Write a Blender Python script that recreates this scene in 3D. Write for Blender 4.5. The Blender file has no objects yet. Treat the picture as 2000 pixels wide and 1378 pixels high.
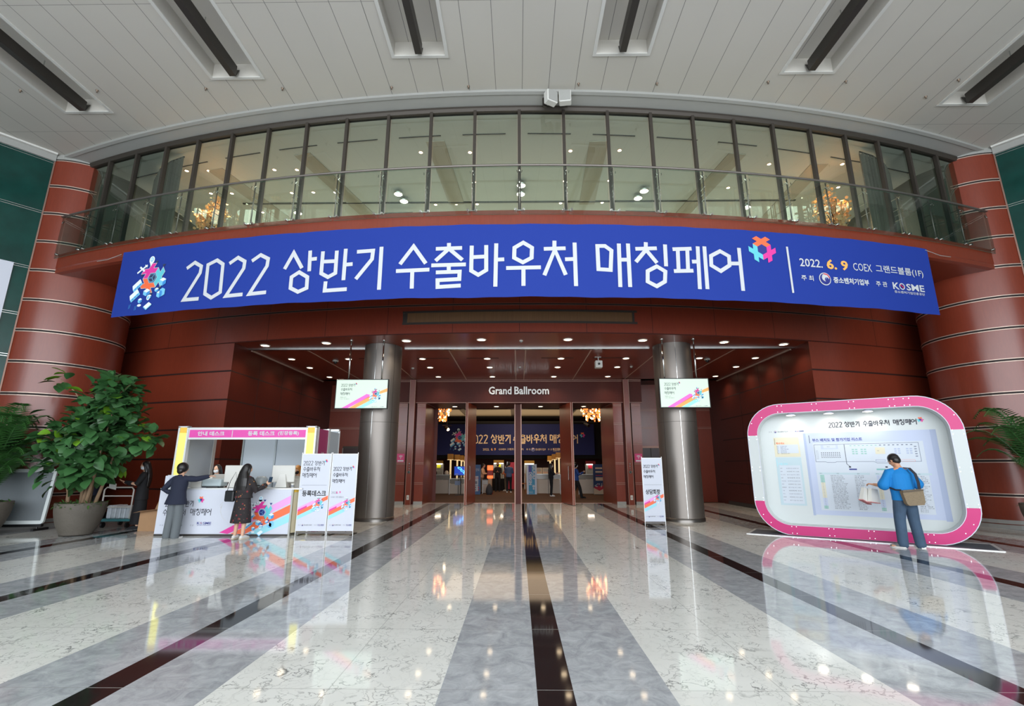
import bpy, math, random
from mathutils import Vector, Matrix
random.seed(7)
C = bpy.context.scene.collection
S = bpy.context.scene
PI = math.pi
# ------------------------------------------------------------------ camera
CF, CP, CYAW, CH = 950.0, math.radians(13.1), math.radians(.7), 1.5
cam_d = bpy.data.cameras.new('camera'); cam = bpy.data.objects.new('camera', cam_d); C.objects.link(cam)
cam_d.sensor_width = 36; cam_d.lens = 36 * CF / 2000; cam_d.clip_end = 300; cam_d.clip_start = .05
cam.location = (0, 0, CH); cam.rotation_euler = (PI / 2 + CP, 0, CYAW)
S.camera = cam
# ------------------------------------------------------------------ world, daylight, exposure
S.view_settings.view_transform = 'Standard'; S.view_settings.look = 'None'
S.view_settings.gamma = 1.0; S.view_settings.exposure = 1.9; S.view_settings.use_curve_mapping = False
S.cycles.use_denoising = True; S.cycles.max_bounces = 8; S.cycles.diffuse_bounces = 4; S.cycles.glossy_bounces = 5
S.cycles.transparent_max_bounces = 24; S.cycles.sample_clamp_indirect = 6
S.cycles.caustics_reflective = False; S.cycles.caustics_refractive = False
W = bpy.data.worlds.new('world'); S.world = W; W.use_nodes = True
W.node_tree.nodes['Background'].inputs[0].default_value = (.86, .93, 1, 1)
W.node_tree.nodes['Background'].inputs[1].default_value = .9
def area(name, loc, rot, sx, sy, power, col=(1, 1, 1), parent=None):
    l = bpy.data.lights.new(name, 'AREA'); l.shape = 'RECTANGLE'; l.size = sx; l.size_y = sy; l.energy = power; l.color = col
    o = bpy.data.objects.new(name, l); C.objects.link(o); o.location = loc; o.rotation_euler = rot
    if parent: o.parent = parent
    return o
# assumed daylight: unseen area light, no window built, behind the camera, facing the ballroom
area('assumed_daylight', (0, -9, 5.2), (PI / 2, 0, 0), 30, 9, 700, (.93, .97, 1))
# unseen area lamps added to light the upper lobby and ballroom
for x in (-8.5, -3, 3, 8.5): area('lobby_fill', (x, 15.5, 9.7), (0, 0, 0), 4.5, 3.5, 88, (1, .98, .92))
area('ballroom_fill', (0, 29, 4.9), (0, 0, 0), 8, 6, 44, (1, .74, .50))
area('ballroom_up_fill', (0, 34.8, 4.5), (PI, 0, 0), 12, 4, 26, (1, .80, .58))  # upward fill without a fixture, added to brighten the ceiling coffers
# ------------------------------------------------------------------ projection helpers (pixel of the 2000x1378 frame to a point at a real depth)
def ray(u, v):
    xc = (u - 1000) / CF; yc = -(v - 689) / CF
    X = xc; Y = math.cos(CP) - yc * math.sin(CP); Z = math.sin(CP) + yc * math.cos(CP)
    c, s = math.cos(CYAW), math.sin(CYAW)
    return X * c - Y * s, X * s + Y * c, Z
def aY(u, v, y):
    r = ray(u, v); t = y / r[1]; return Vector((r[0] * t, y, CH + r[2] * t))
def aZ(u, v, z=0.0):
    r = ray(u, v); t = (z - CH) / r[2]; return Vector((r[0] * t, r[1] * t, z))
# ------------------------------------------------------------------ materials
def lin(c):
    c = c / 255.0
    return c / 12.92 if c <= .04045 else ((c + .055) / 1.055) ** 2.4
def rgb(h): return (lin(h[0]), lin(h[1]), lin(h[2]), 1)
MATS = {}
def mat(name, col, rough=.6, metal=0.0, emit=0.0, coat=0.0, spec=.5, noise=None, bump=None, sheen=0):
    """noise=(scale, amount, (sx,sy,sz)) varies the colour; bump=(scale, strength)"""
    if name in MATS: return MATS[name]
    m = bpy.data.materials.new(name); m.use_nodes = True; nt = m.node_tree; b = nt.nodes['Principled BSDF']
    c = rgb(col); b.inputs['Base Color'].default_value = c; b.inputs['Roughness'].default_value = rough
    b.inputs['Metallic'].default_value = metal; b.inputs['Coat Weight'].default_value = coat; b.inputs['Coat Roughness'].default_value = .08
    b.inputs['Specular IOR Level'].default_value = spec
    if sheen: b.inputs['Sheen Weight'].default_value = sheen
    if emit: b.inputs['Emission Color'].default_value = c; b.inputs['Emission Strength'].default_value = emit
    if noise or bump:
        tc = nt.nodes.new('ShaderNodeTexCoord')
    if noise:
        mp = nt.nodes.new('ShaderNodeMapping'); mp.inputs['Scale'].default_value = noise[2] if len(noise) > 2 else (1, 1, 1)
        n = nt.nodes.new('ShaderNodeTexNoise'); n.inputs['Scale'].default_value = noise[0]; n.inputs['Detail'].default_value = 5
        mx = nt.nodes.new('ShaderNodeMix'); mx.data_type = 'RGBA'; a = noise[1]
        mx.inputs[6].default_value = tuple(k * (1 - a) for k in c[:3]) + (1,)
        mx.inputs[7].default_value = tuple(min(1, k * (1 + a)) for k in c[:3]) + (1,)
        nt.links.new(tc.outputs['Object'], mp.inputs[0]); nt.links.new(mp.outputs[0], n.inputs[0])
        nt.links.new(n.outputs[0], mx.inputs[0]); nt.links.new(mx.outputs[2], b.inputs['Base Color'])
    if bump:
        n2 = nt.nodes.new('ShaderNodeTexNoise'); n2.inputs['Scale'].default_value = bump[0]
        bp = nt.nodes.new('ShaderNodeBump'); bp.inputs['Strength'].default_value = bump[1]; bp.inputs['Distance'].default_value = .02
        nt.links.new(tc.outputs['Object'], n2.inputs[0]); nt.links.new(n2.outputs[0], bp.inputs['Height']); nt.links.new(bp.outputs[0], b.inputs['Normal'])
    MATS[name] = m; return m
def math_node(nt, op, a, b=None):
    n = nt.nodes.new('ShaderNodeMath'); n.operation = op
    for i, k in enumerate((a, b)):
        if k is None: continue
        if isinstance(k, (int, float)): n.inputs[i].default_value = k
        else: nt.links.new(k, n.inputs[i])
    return n.outputs[0]
def mixc(nt, fac, a, b):
    n = nt.nodes.new('ShaderNodeMix'); n.data_type = 'RGBA'
    for i, k in ((0, fac), (6, a), (7, b)):
        if isinstance(k, tuple) or isinstance(k, (int, float)): n.inputs[i].default_value = k
        else: nt.links.new(k, n.inputs[i])
    return n.outputs[2]
def noise_node(nt, vec, scale, detail=5, dist=0.0, rough=.5):
    n = nt.nodes.new('ShaderNodeTexNoise'); n.inputs['Scale'].default_value = scale; n.inputs['Detail'].default_value = detail
    n.inputs['Distortion'].default_value = dist; n.inputs['Roughness'].default_value = rough
    nt.links.new(vec, n.inputs[0]); return n.outputs[0]
def floor_material():
    m = bpy.data.materials.new('marble_floor'); m.use_nodes = True; nt = m.node_tree; b = nt.nodes['Principled BSDF']
    g = nt.nodes.new('ShaderNodeNewGeometry'); sp = nt.nodes.new('ShaderNodeSeparateXYZ'); nt.links.new(g.outputs['Position'], sp.inputs[0])
    P = g.outputs['Position']; X, Y = sp.outputs[0], sp.outputs[1]
    d = math_node(nt, 'PINGPONG', math_node(nt, 'ADD', X, 31.3 - .25), 1.565)      # distance from the nearest dark stripe
    isblack = math_node(nt, 'LESS_THAN', d, .125)
    isgrey = math_node(nt, 'LESS_THAN', d, .79)
    # white marble with dark broken veins
    vo = nt.nodes.new('ShaderNodeTexVoronoi'); vo.feature = 'DISTANCE_TO_EDGE'; vo.inputs['Scale'].default_value = 7.5
    warp = nt.nodes.new('ShaderNodeTexNoise'); warp.inputs['Scale'].default_value = 6; warp.inputs['Detail'].default_value = 6
    nt.links.new(P, warp.inputs[0])
    mp = nt.nodes.new('ShaderNodeMapping'); mp.inputs['Scale'].default_value = (1.15, .75, 1); nt.links.new(P, mp.inputs[0])
    va = nt.nodes.new('ShaderNodeVectorMath'); va.operation = 'MULTIPLY_ADD'; va.inputs[1].default_value = (.55, .55, 0)
    nt.links.new(warp.outputs[1], va.inputs[0]); nt.links.new(mp.outputs[0], va.inputs[2]); nt.links.new(va.outputs[0], vo.inputs[0])
    vein = nt.nodes.new('ShaderNodeMapRange'); vein.inputs[1].default_value = .0; vein.inputs[2].default_value = .05; vein.inputs[3].default_value = 1; vein.inputs[4].default_value = 0
    nt.links.new(vo.outputs[0], vein.inputs[0])
    patch = nt.nodes.new('ShaderNodeMapRange'); patch.inputs[1].default_value = .42; patch.inputs[2].default_value = .66
    nt.links.new(noise_node(nt, P, 3.2, 4, .4), patch.inputs[0])
    vf = math_node(nt, 'MULTIPLY', vein.outputs[0], math_node(nt, 'ADD', math_node(nt, 'MULTIPLY', patch.outputs[0], .8), .12))
    white = mixc(nt, noise_node(nt, P, 1.6, 5), rgb((224, 224, 217)), rgb((244, 244, 239)))
    white = mixc(nt, vf, white, rgb((96, 99, 97)))
    # grey marble
    gn = nt.nodes.new('ShaderNodeMapRange'); gn.inputs[1].default_value = .32; gn.inputs[2].default_value = .7
    nt.links.new(noise_node(nt, P, 5.5, 9, .8, .72), gn.inputs[0])
    grey = mixc(nt, gn.outputs[0], rgb((150, 154, 158)), rgb((200, 203, 206)))
    col = mixc(nt, isgrey, white, grey)
    # tile joints
    jy = math_node(nt, 'LESS_THAN', math_node(nt, 'PINGPONG', math_node(nt, 'ADD', Y, 64.0 - 3.79), .64), .004)
    jm = math_node(nt, 'GREATER_THAN', d, 1.561)
    notblack = math_node(nt, 'MAXIMUM', jy, jm)
    col = mixc(nt, math_node(nt, 'MULTIPLY', notblack, .45), col, rgb((150, 150, 145)))
    blk = mixc(nt, jy, rgb((38, 34, 35)), rgb((150, 148, 144)))
    col = mixc(nt, isblack, col, blk)
    nt.links.new(col, b.inputs['Base Color']); b.inputs['Roughness'].default_value = .055; b.inputs['IOR'].default_value = 1.46
    b.inputs['Coat Weight'].default_value = .0
    return m
def wood_material(name, a, bb, rough=.22, coat=.5, spec=.5):
    m = bpy.data.materials.new(name); m.use_nodes = True; nt = m.node_tree; b = nt.nodes['Principled BSDF']
    tc = nt.nodes.new('ShaderNodeTexCoord'); mp = nt.nodes.new('ShaderNodeMapping'); mp.inputs['Scale'].default_value = (9, 9, 1.1)
    nt.links.new(tc.outputs['Object'], mp.inputs[0])
    n = noise_node(nt, mp.outputs[0], 3.5, 8, .6, .6)
    n2 = noise_node(nt, tc.outputs['Object'], .8, 3)
    f = math_node(nt, 'ADD', math_node(nt, 'MULTIPLY', n, .7), math_node(nt, 'MULTIPLY', n2, .3))
    nt.links.new(mixc(nt, f, rgb(a), rgb(bb)), b.inputs['Base Color'])
    b.inputs['Roughness'].default_value = rough; b.inputs['Coat Weight'].default_value = coat; b.inputs['Coat Roughness'].default_value = .12
    b.inputs['Specular IOR Level'].default_value = spec; MATS[name] = m; return m
def glass_material(name, tint, refl=1.0, base=0.0):
    m = bpy.data.materials.new(name); m.use_nodes = True; nt = m.node_tree; nt.nodes.clear()
    o = nt.nodes.new('ShaderNodeOutputMaterial'); t = nt.nodes.new('ShaderNodeBsdfTransparent'); t.inputs[0].default_value = tint + (1,)
    g = nt.nodes.new('ShaderNodeBsdfGlossy'); g.inputs['Roughness'].default_value = .01; g.inputs[0].default_value = (.9, 1, .95, 1)
    fr = nt.nodes.new('ShaderNodeFresnel'); fr.inputs[0].default_value = 1.4
    mx = nt.nodes.new('ShaderNodeMixShader'); f = math_node(nt, 'ADD', math_node(nt, 'MULTIPLY', fr.outputs[0], refl), base)
    nt.links.new(f, mx.inputs[0]); nt.links.new(t.outputs[0], mx.inputs[1]); nt.links.new(g.outputs[0], mx.inputs[2]); nt.links.new(mx.outputs[0], o.inputs[0])
    MATS[name] = m; return m
def ceiling_material():
    m = bpy.data.materials.new('ceiling_panels'); m.use_nodes = True; nt = m.node_tree; b = nt.nodes['Principled BSDF']
    g = nt.nodes.new('ShaderNodeNewGeometry'); sp = nt.nodes.new('ShaderNodeSeparateXYZ'); nt.links.new(g.outputs['Position'], sp.inputs[0])
    lx = math_node(nt, 'LESS_THAN', math_node(nt, 'PINGPONG', math_node(nt, 'ADD', sp.outputs[0], 60 + .02), .31), .006)
    ly = math_node(nt, 'LESS_THAN', math_node(nt, 'PINGPONG', math_node(nt, 'ADD', sp.outputs[1], 60 + .9), 1.8), .004)
    l = math_node(nt, 'MAXIMUM', lx, ly)
    up = math_node(nt, 'GREATER_THAN', math_node(nt, 'ABSOLUTE', nt_normal_z(nt, g)), .5)
    l = math_node(nt, 'MULTIPLY', l, up)
    base = mixc(nt, noise_node(nt, g.outputs['Position'], .5, 3), rgb((188, 184, 176)), rgb((197, 193, 185)))
    nt.links.new(mixc(nt, l, base, rgb((110, 108, 104))), b.inputs['Base Color']); b.inputs['Roughness'].default_value = .45
    return m
def nt_normal_z(nt, g):
    s = nt.nodes.new('ShaderNodeSeparateXYZ'); nt.links.new(g.outputs['True Normal'], s.inputs[0]); return s.outputs[2]
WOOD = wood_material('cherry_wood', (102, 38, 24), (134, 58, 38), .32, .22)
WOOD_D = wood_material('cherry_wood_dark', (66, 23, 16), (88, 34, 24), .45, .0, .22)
DARKGAP = mat('dark_gap', (26, 12, 10), .7)
BRASS = mat('groove_metal', (150, 118, 106), .45, .6); LIPM = mat('pier_groove_lip', (196, 172, 158), .4, .3)
STEEL = mat('brushed_steel', (128, 122, 117), .46, .85, noise=(3, .06, (30, 30, .3)))
CHROME = mat('chrome', (205, 208, 206), .15, 1.0)
GREENM = mat('green_marble', (14, 58, 52), .2, coat=.0, spec=.35, noise=(2.2, .5, (1, 1, 1)))
WHITE = mat('white_paint', (204, 203, 198), .5)
OFFW = mat('cornice_paint', (152, 152, 148), .5)
BLACK = mat('black_plastic', (18, 18, 20), .4)
DKMET = mat('dark_metal', (58, 54, 50), .45, .3)
MULL = mat('mullion_metal', (66, 60, 54), .5, .4)
CREAM = mat('lobby_ceiling', (190, 190, 182), .8)
CREAM2 = mat('lobby_band', (166, 158, 142), .8)
GLASS = glass_material('curtain_glass', (.80, .88, .83), 1.0, .06)
GLASS2 = glass_material('rail_glass', (.84, .91, .87), 1.0, .02)
PINK = mat('magenta_panel', (196, 30, 112), .4)
SCREENW = mat('white_print', (200, 204, 216), .5)
LAMP = mat('lamp_lens', (255, 226, 186), .5, emit=3.2)
LAMPW = mat('lamp_lens_white', (255, 240, 220), .5, emit=4)
MATTE_BK = mat('ink_black', (30, 30, 36), .6)
# ------------------------------------------------------------------ mesh builder
class MB:
    def __init__(s): s.v = []; s.f = []; s.m = []; s.mats = []
    def mi(s, m):
        if m not in s.mats: s.mats.append(m)
        return s.mats.index(m)
    def poly(s, pts, m):
        b = len(s.v); s.v += [tuple(p) for p in pts]; s.f.append(tuple(range(b, b + len(pts)))); s.m.append(s.mi(m))
    def mesh(s, vs, fs, m):
        b = len(s.v); s.v += [tuple(p) for p in vs]; i = s.mi(m)
        for f in fs: s.f.append(tuple(b + k for k in f)); s.m.append(i)
    def box(s, x0, x1, y0, y1, z0, z1, m, M=None):
        vs = [Vector(p) for p in ((x0, y0, z0), (x1, y0, z0), (x1, y1, z0), (x0, y1, z0), (x0, y0, z1), (x1, y0, z1), (x1, y1, z1), (x0, y1, z1))]
        if M: vs = [M @ p for p in vs]
        s.mesh(vs, [(3, 2, 1, 0), (4, 5, 6, 7), (0, 1, 5, 4), (1, 2, 6, 5), (2, 3, 7, 6), (3, 0, 4, 7)], m)
    def bbox(s, x0, x1, y0, y1, z0, z1, m, r=.01, M=None):
        """box with chamfered vertical and horizontal edges"""
        o = [(x0 + r, y0), (x1 - r, y0), (x1, y0 + r), (x1, y1 - r), (x1 - r, y1), (x0 + r, y1), (x0, y1 - r), (x0, y0 + r)]
        i = [(x0 + r, y0 + r), (x1 - r, y0 + r), (x1 - r, y0 + r), (x1 - r, y1 - r), (x1 - r, y1 - r), (x0 + r, y1 - r), (x0 + r, y1 - r), (x0 + r, y0 + r)]
        rings = [[(p[0], p[1], z0) for p in i], [(p[0], p[1], z0 + r) for p in o], [(p[0], p[1], z1 - r) for p in o], [(p[0], p[1], z1) for p in i]]
        vs = [Vector(p) for rr in rings for p in rr]
        if M: vs = [M @ p for p in vs]
        fs = []
        for a in range(3):
            for k in range(8): fs.append((a * 8 + k, a * 8 + (k + 1) % 8, a * 8 + 8 + (k + 1) % 8, a * 8 + 8 + k))
        fs.append((7, 5, 3, 1)); fs.append((25, 27, 29, 31))
        s.mesh(vs, fs, m)
    def lathe(s, prof, m, n=32, c=(0, 0, 0), M=None, a0=0, a1=2 * PI):
        full = abs(a1 - a0 - 2 * PI) < 1e-6; k = n if full else n + 1; vs = []
        for (r, z) in prof:
            for i in range(k):
                a = a0 + (a1 - a0) * i / n; p = Vector((c[0] + r * math.cos(a), c[1] + r * math.sin(a), c[2] + z)); vs.append(M @ p if M else p)
        fs = []
        for j in range(len(prof) - 1):
            for i in range(n):
                i2 = (i + 1) % k; fs.append((j * k + i, j * k + i2, (j + 1) * k + i2, (j + 1) * k + i))
        s.mesh(vs, fs, m)
    def cyl(s, p0, p1, r, m, n=12, r2=None, caps=True):
        s.tube([p0, p1], [r, r if r2 is None else r2], m, n, caps)
    def tube(s, pts, rad, m, n=10, caps=True, closed=False):
        pts = [Vector(p) for p in pts]; rings = []; N = len(pts)
        if not isinstance(rad, (list, tuple)): rad = [rad] * N
        ref = None
        for i in range(N):
            if closed: t = pts[(i + 1) % N] - pts[i - 1]
            else: t = pts[min(i + 1, N - 1)] - pts[max(i - 1, 0)]
            t.normalize()
            if ref is None: ref = Vector((0, 0, 1)) if abs(t.z) < .9 else Vector((1, 0, 0))
            a = t.cross(ref).normalized(); b = a.cross(t).normalized(); ref = b
            rings.append([pts[i] + (a * math.cos(2 * PI * k / n) + b * math.sin(2 * PI * k / n)) * rad[i] for k in range(n)])
        vs = [p for r in rings for p in r]; fs = []
        for j in range(N if closed else N - 1):
            for k in range(n):
                j2 = (j + 1) % N; fs.append((j * n + k, j * n + (k + 1) % n, j2 * n + (k + 1) % n, j2 * n + k))
        if caps and not closed: fs.append(tuple(range(n))[::-1]); fs.append(tuple((N - 1) * n + k for k in range(n)))
        s.mesh(vs, fs, m)
    def sphere(s, c, r, m, n=16, h=10, sc=(1, 1, 1)):
        prof = [(max(1e-4, r * math.sin(PI * j / h)), -r * math.cos(PI * j / h)) for j in range(h + 1)]
        vs = []
        for (q, z) in prof:
            for i in range(n): vs.append((c[0] + q * math.cos(2 * PI * i / n) * sc[0], c[1] + q * math.sin(2 * PI * i / n) * sc[1], c[2] + z * sc[2]))
        s.mesh(vs, [(j * n + i, j * n + (i + 1) % n, (j + 1) * n + (i + 1) % n, (j + 1) * n + i) for j in range(h) for i in range(n)], m)
    def prism(s, pts2, z0, z1, m, M=None):
        n = len(pts2); vs = [Vector((p[0], p[1], z0)) for p in pts2] + [Vector((p[0], p[1], z1)) for p in pts2]
        if M: vs = [M @ p for p in vs]
        s.mesh(vs, [tuple(range(n))[::-1], tuple(range(n, 2 * n))] + [(i, (i + 1) % n, n + (i + 1) % n, n + i) for i in range(n)], m)
    def wall(s, plan, z0, z1, m, off=0.0):
        """vertical strip along a plan polyline, shifted sideways by off (to the right of travel)"""
        pl = offset(plan, off) if off else plan
        for a, b in zip(pl, pl[1:]): s.poly([(a[0], a[1], z0), (b[0], b[1], z0), (b[0], b[1], z1), (a[0], a[1], z1)], m)
    def band(s, plan, z0, z1, d, m):
        """solid strip of depth d standing proud of the plan line"""
        p2 = offset(plan, d); n = len(plan)
        vs = [(p[0], p[1], z0) for p in plan] + [(p[0], p[1], z1) for p in plan] + [(p[0], p[1], z0) for p in p2] + [(p[0], p[1], z1) for p in p2]
        fs = []
        for i in range(n - 1):
            fs += [(2 * n + i, 2 * n + i + 1, 3 * n + i + 1, 3 * n + i), (i, i + 1, 2 * n + i + 1, 2 * n + i), (n + i, 3 * n + i, 3 * n + i + 1, n + i + 1)]
        fs += [(0, 2 * n, 3 * n, n), (n - 1, 2 * n - 1, 4 * n - 1, 3 * n - 1)]
        s.mesh(vs, fs, m)
    def build(s, name, parent=None, smooth=False, recalc=False):
        me = bpy.data.meshes.new(name); me.from_pydata(s.v, [], s.f)
        for m in s.mats: me.materials.append(m)
        me.polygons.foreach_set('material_index', s.m)
        if smooth: me.polygons.foreach_set('use_smooth', [True] * len(s.f))
        me.update()
        o = bpy.data.objects.new(name, me); C.objects.link(o)
        if parent: o.parent = parent
        if smooth == 'auto':
            pass
        return o
def offset(plan, d):
    out = []
    for i in range(len(plan)):
        a = Vector(plan[max(i - 1, 0)][:2]); b = Vector(plan[min(i + 1, len(plan) - 1)][:2]); t = (b - a).normalized()
        out.append((plan[i][0] + t.y * d, plan[i][1] - t.x * d))
    return out
def arc(cx, cy, r, a0, a1, n): return [(cx + r * math.sin(a0 + (a1 - a0) * i / n), cy - r * math.cos(a0 + (a1 - a0) * i / n)) for i in range(n + 1)]
def struct(o): o['kind'] = 'structure'; return o
def tag(o, label, cat, group=None, kind='thing'):
    o['label'] = label; o['category'] = cat
    if group: o['group'] = group
    if kind: o['kind'] = kind
    return o
def thing(name, label, cat, loc=(0, 0, 0), rz=0.0, group=None):
    o = bpy.data.objects.new(name, None); C.objects.link(o); o.empty_display_size = .2
    o.location = loc; o.rotation_euler = (0, 0, rz); return tag(o, label, cat, group)
def kids(o): return [c for c in bpy.data.objects if c.parent == o]
def dup(o, parent=None, loc=None, label=None, rz=None):
    c = o.copy(); C.objects.link(c)
    if parent: c.parent = parent
    if loc is not None: c.location = loc
    if rz is not None: c.rotation_euler = (0, 0, rz)
    if label: c['label'] = label
    for k in kids(o): dup(k, c)
    return c
# ------------------------------------------------------------------ printed surfaces
TXT = {}
def text_mesh(s, bold=0.0):
    key = (s, bold)
    if key in TXT: return TXT[key]
    cu = bpy.data.curves.new('t', 'FONT'); cu.body = s; cu.resolution_u = 2; cu.size = 1; cu.offset = bold
    o = bpy.data.objects.new('t', cu); me = bpy.data.meshes.new_from_object(o)
    vs = [tuple(v.co)[:2] for v in me.vertices]; fs = [tuple(p.vertices) for p in me.polygons]
    bpy.data.objects.remove(o); bpy.data.curves.remove(cu); bpy.data.meshes.remove(me)
    x0 = min(v[0] for v in vs); x1 = max(v[0] for v in vs); y0 = min(v[1] for v in vs); y1 = max(v[1] for v in vs)
    TXT[key] = (vs, fs, x0, x1, y0, y1); return TXT[key]
class Canvas:
    """2-D print: x right, y up, mapped on a real surface; layers are 1.2 mm apart"""
    def __init__(s, f, step=.0012): s.f = f; s.mb = MB(); s.step = step
    def poly(s, pts, m, k=1): s.mb.poly([s.f(x, y, k * s.step) for x, y in pts], m)
    def rect(s, x0, y0, x1, y1, m, k=1): s.poly([(x0, y0), (x1, y0), (x1, y1), (x0, y1)], m, k)
    def frame(s, x0, y0, x1, y1, w, m, k=1):
        s.rect(x0, y0, x1, y0 + w, m, k); s.rect(x0, y1 - w, x1, y1, m, k); s.rect(x0, y0 + w, x0 + w, y1 - w, m, k); s.rect(x1 - w, y0 + w, x1, y1 - w, m, k)
    def circle(s, x, y, r, m, k=1, n=24, ry=None, a0=0, a1=2 * PI):
        s.poly([(x + r * math.cos(a0 + (a1 - a0) * i / n), y + (ry or r) * math.sin(a0 + (a1 - a0) * i / n)) for i in range(n if a1 - a0 > 6.28 else n + 1)], m, k)
    def ring(s, x, y, r, w, m, k=1, ry=None):
        ry = ry or r; s.stroke([(x + r * math.cos(2 * PI * i / 20), y + ry * math.sin(2 * PI * i / 20)) for i in range(20)], w, m, k, True)
    def stroke(s, pl, w, m, k=1, closed=False):
        P = [Vector(p) for p in pl]; n = len(P); L = []; R = []
        for i in range(n):
            if closed: a, b = P[i - 1], P[(i + 1) % n]
            else: a, b = P[max(i - 1, 0)], P[min(i + 1, n - 1)]
            t1 = (P[i] - a).normalized() if (P[i] - a).length > 1e-9 else (b - P[i]).normalized()
            t2 = (b - P[i]).normalized() if (b - P[i]).length > 1e-9 else t1
            nn = Vector((-(t1 + t2).y, (t1 + t2).x)); nn = nn.normalized() if nn.length > 1e-6 else Vector((-t1.y, t1.x))
            c = max(.42, nn.dot(Vector((-t1.y, t1.x)))); L.append(P[i] + nn * w / 2 / c); R.append(P[i] - nn * w / 2 / c)
        for i in range(n if closed else n - 1):
            j = (i + 1) % n; s.poly([tuple(R[i]), tuple(R[j]), tuple(L[j]), tuple(L[i])], m, k)
    def text(s, t, x, y, h, m, k=1, bold=0.0, w=None, align='l', vert=False):
        """h = height of the drawn text; w forces its width; (x, y) = lower left"""
        vs, fs, x0, x1, y0, y1 = text_mesh(t, bold)
        if not vs: return 0
        sy = h / (y1 - y0); sx = w / (x1 - x0) if w else sy; ww = (x1 - x0) * sx
        ox = x - (ww if align == 'r' else ww / 2 if align == 'c' else 0)
        if vert: g = lambda p: s.f(x + (p[1] - y0) * sy, y - (p[0] - x0) * sx, k * s.step)
        else: g = lambda p: s.f(ox + (p[0] - x0) * sx, y + (p[1] - y0) * sy, k * s.step)
        s.mb.mesh([g(p) for p in vs], fs, m); return ww
    def build(s, name, parent=None): return s.mb.build(name, parent)
GLY = {"2a":[[[-7.984,6.085],[-7.775,6.218],[-7.572,6.101],[-7.578,5.935],[-7.936,5.294],[-7.51,5.291]]],"0":[[[-7.157,6.219],[-6.979,6.103],[-6.945,5.407],[-7.169,5.289],[-7.359,5.401],[-7.391,6.124],0]],"2b":[[[-6.805,6.103],[-6.595,6.236],[-6.401,6.124],[-6.405,5.952],[-6.782,5.302],[-6.346,5.314]]],"2c":[[[-6.215,6.117],[-6.006,6.253],[-5.799,6.142],[-5.808,5.965],[-6.176,5.31],[-5.751,5.327]]],"sang":[[[-5.356,5.858],[-5.17,6.241],[-4.929,5.854]],[[-4.769,6.271],[-4.745,5.768]],[[-4.763,6.056],[-4.589,6.064]],[[-4.986,5.761],[-4.775,5.63],[-4.767,5.37],[-4.966,5.29],[-5.159,5.391],[-5.162,5.653],0]],"ban":[[[-4.457,6.232],[-4.451,5.7],[-4.282,5.603],[-4.116,5.69],[-4.126,6.231]],[[-4.452,5.981],[-4.126,5.978]],[[-3.917,6.264],[-3.914,5.513]],[[-3.915,5.878],[-3.729,5.887]],[[-4.327,5.504],[-4.332,5.286],[-3.818,5.299]]],"gi":[[[-3.65,6.176],[-3.276,6.187],[-3.287,5.984],[-3.63,5.525]],[[-3.086,6.271],[-3.082,5.256]]],"su":[[[-2.643,5.835],[-2.355,6.25],[-2.064,5.834]],[[-2.724,5.677],[-1.978,5.689]],[[-2.358,5.683],[-2.351,5.259]]],"chul":[[[-1.565,6.308],[-1.561,6.18]],[[-1.853,6.175],[-1.27,6.183]],[[-1.851,5.891],[-1.561,6.171],[-1.255,5.895]],[[-1.94,5.786],[-1.178,5.791]],[[-1.554,5.785],[-1.549,5.621]],[[-1.833,5.619],[-1.311,5.625],[-1.315,5.453],[-1.789,5.437],[-1.783,5.28],[-1.279,5.304]]],"ba":[[[-1.057,6.232],[-1.058,5.642],[-0.903,5.543],[-0.731,5.651],[-0.738,6.24]],[[-1.056,5.958],[-0.735,5.971]],[[-0.517,6.278],[-0.53,5.268]],[[-0.522,5.892],[-0.34,5.899]]],"u":[[[0.077,6.291],[0.268,6.168],[0.257,5.931],[0.066,5.825],[-0.124,5.933],[-0.116,6.17],0],[[-0.298,5.694],[0.457,5.709]],[[0.078,5.701],[0.076,5.281]]],"cheo":[[[0.763,6.336],[0.759,6.155]],[[0.526,6.141],[1.005,6.157]],[[0.529,5.524],[0.767,6.119],[0.994,5.535]],[[1.206,6.294],[1.209,5.279]],[[0.986,5.897],[1.207,5.907]]],"mae":[[[1.707,6.219],[1.875,6.222],[2.014,6.116],[1.976,5.66],[1.71,5.674],0],[[2.187,6.287],[2.169,5.269]],[[2.391,6.292],[2.385,5.273]],[[2.189,5.904],[2.391,5.909]]],"ching":[[[2.795,6.335],[2.786,6.189]],[[2.55,6.169],[3.035,6.197]],[[2.544,5.859],[2.788,6.153],[3.015,5.849]],[[3.227,6.295],[3.215,5.775]],[[3.005,5.768],[3.189,5.654],[3.163,5.419],[2.973,5.304],[2.778,5.409],[2.794,5.651],0]],"pe":[[[3.392,6.187],[3.831,6.218]],[[3.51,6.191],[3.49,5.672]],[[3.73,6.214],[3.707,5.689]],[[3.383,5.669],[3.829,5.694]],[[3.977,6.279],[3.938,5.268]],[[4.133,6.286],[4.112,5.274]],[[3.813,5.908],[3.966,5.915]]],"eo":[[[4.493,6.189],[4.693,6.076],[4.683,5.857],[4.462,5.711],[4.254,5.837],[4.267,6.064],0],[[4.687,5.902],[4.946,5.915]],[[4.952,6.292],[4.94,5.268]]]}
GBOX = {}
for _n, _g in GLY.items():
    xs = [p[0] for st in _g for p in st if p]; GBOX[_n] = (min(xs), max(xs))
L1 = ['2a', '0', '2b', '2c', 'sang', 'ban', 'gi']; L2 = ['su', 'chul', 'ba', 'u', 'cheo']; L3 = ['mae', 'ching', 'pe', 'eo']
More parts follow.
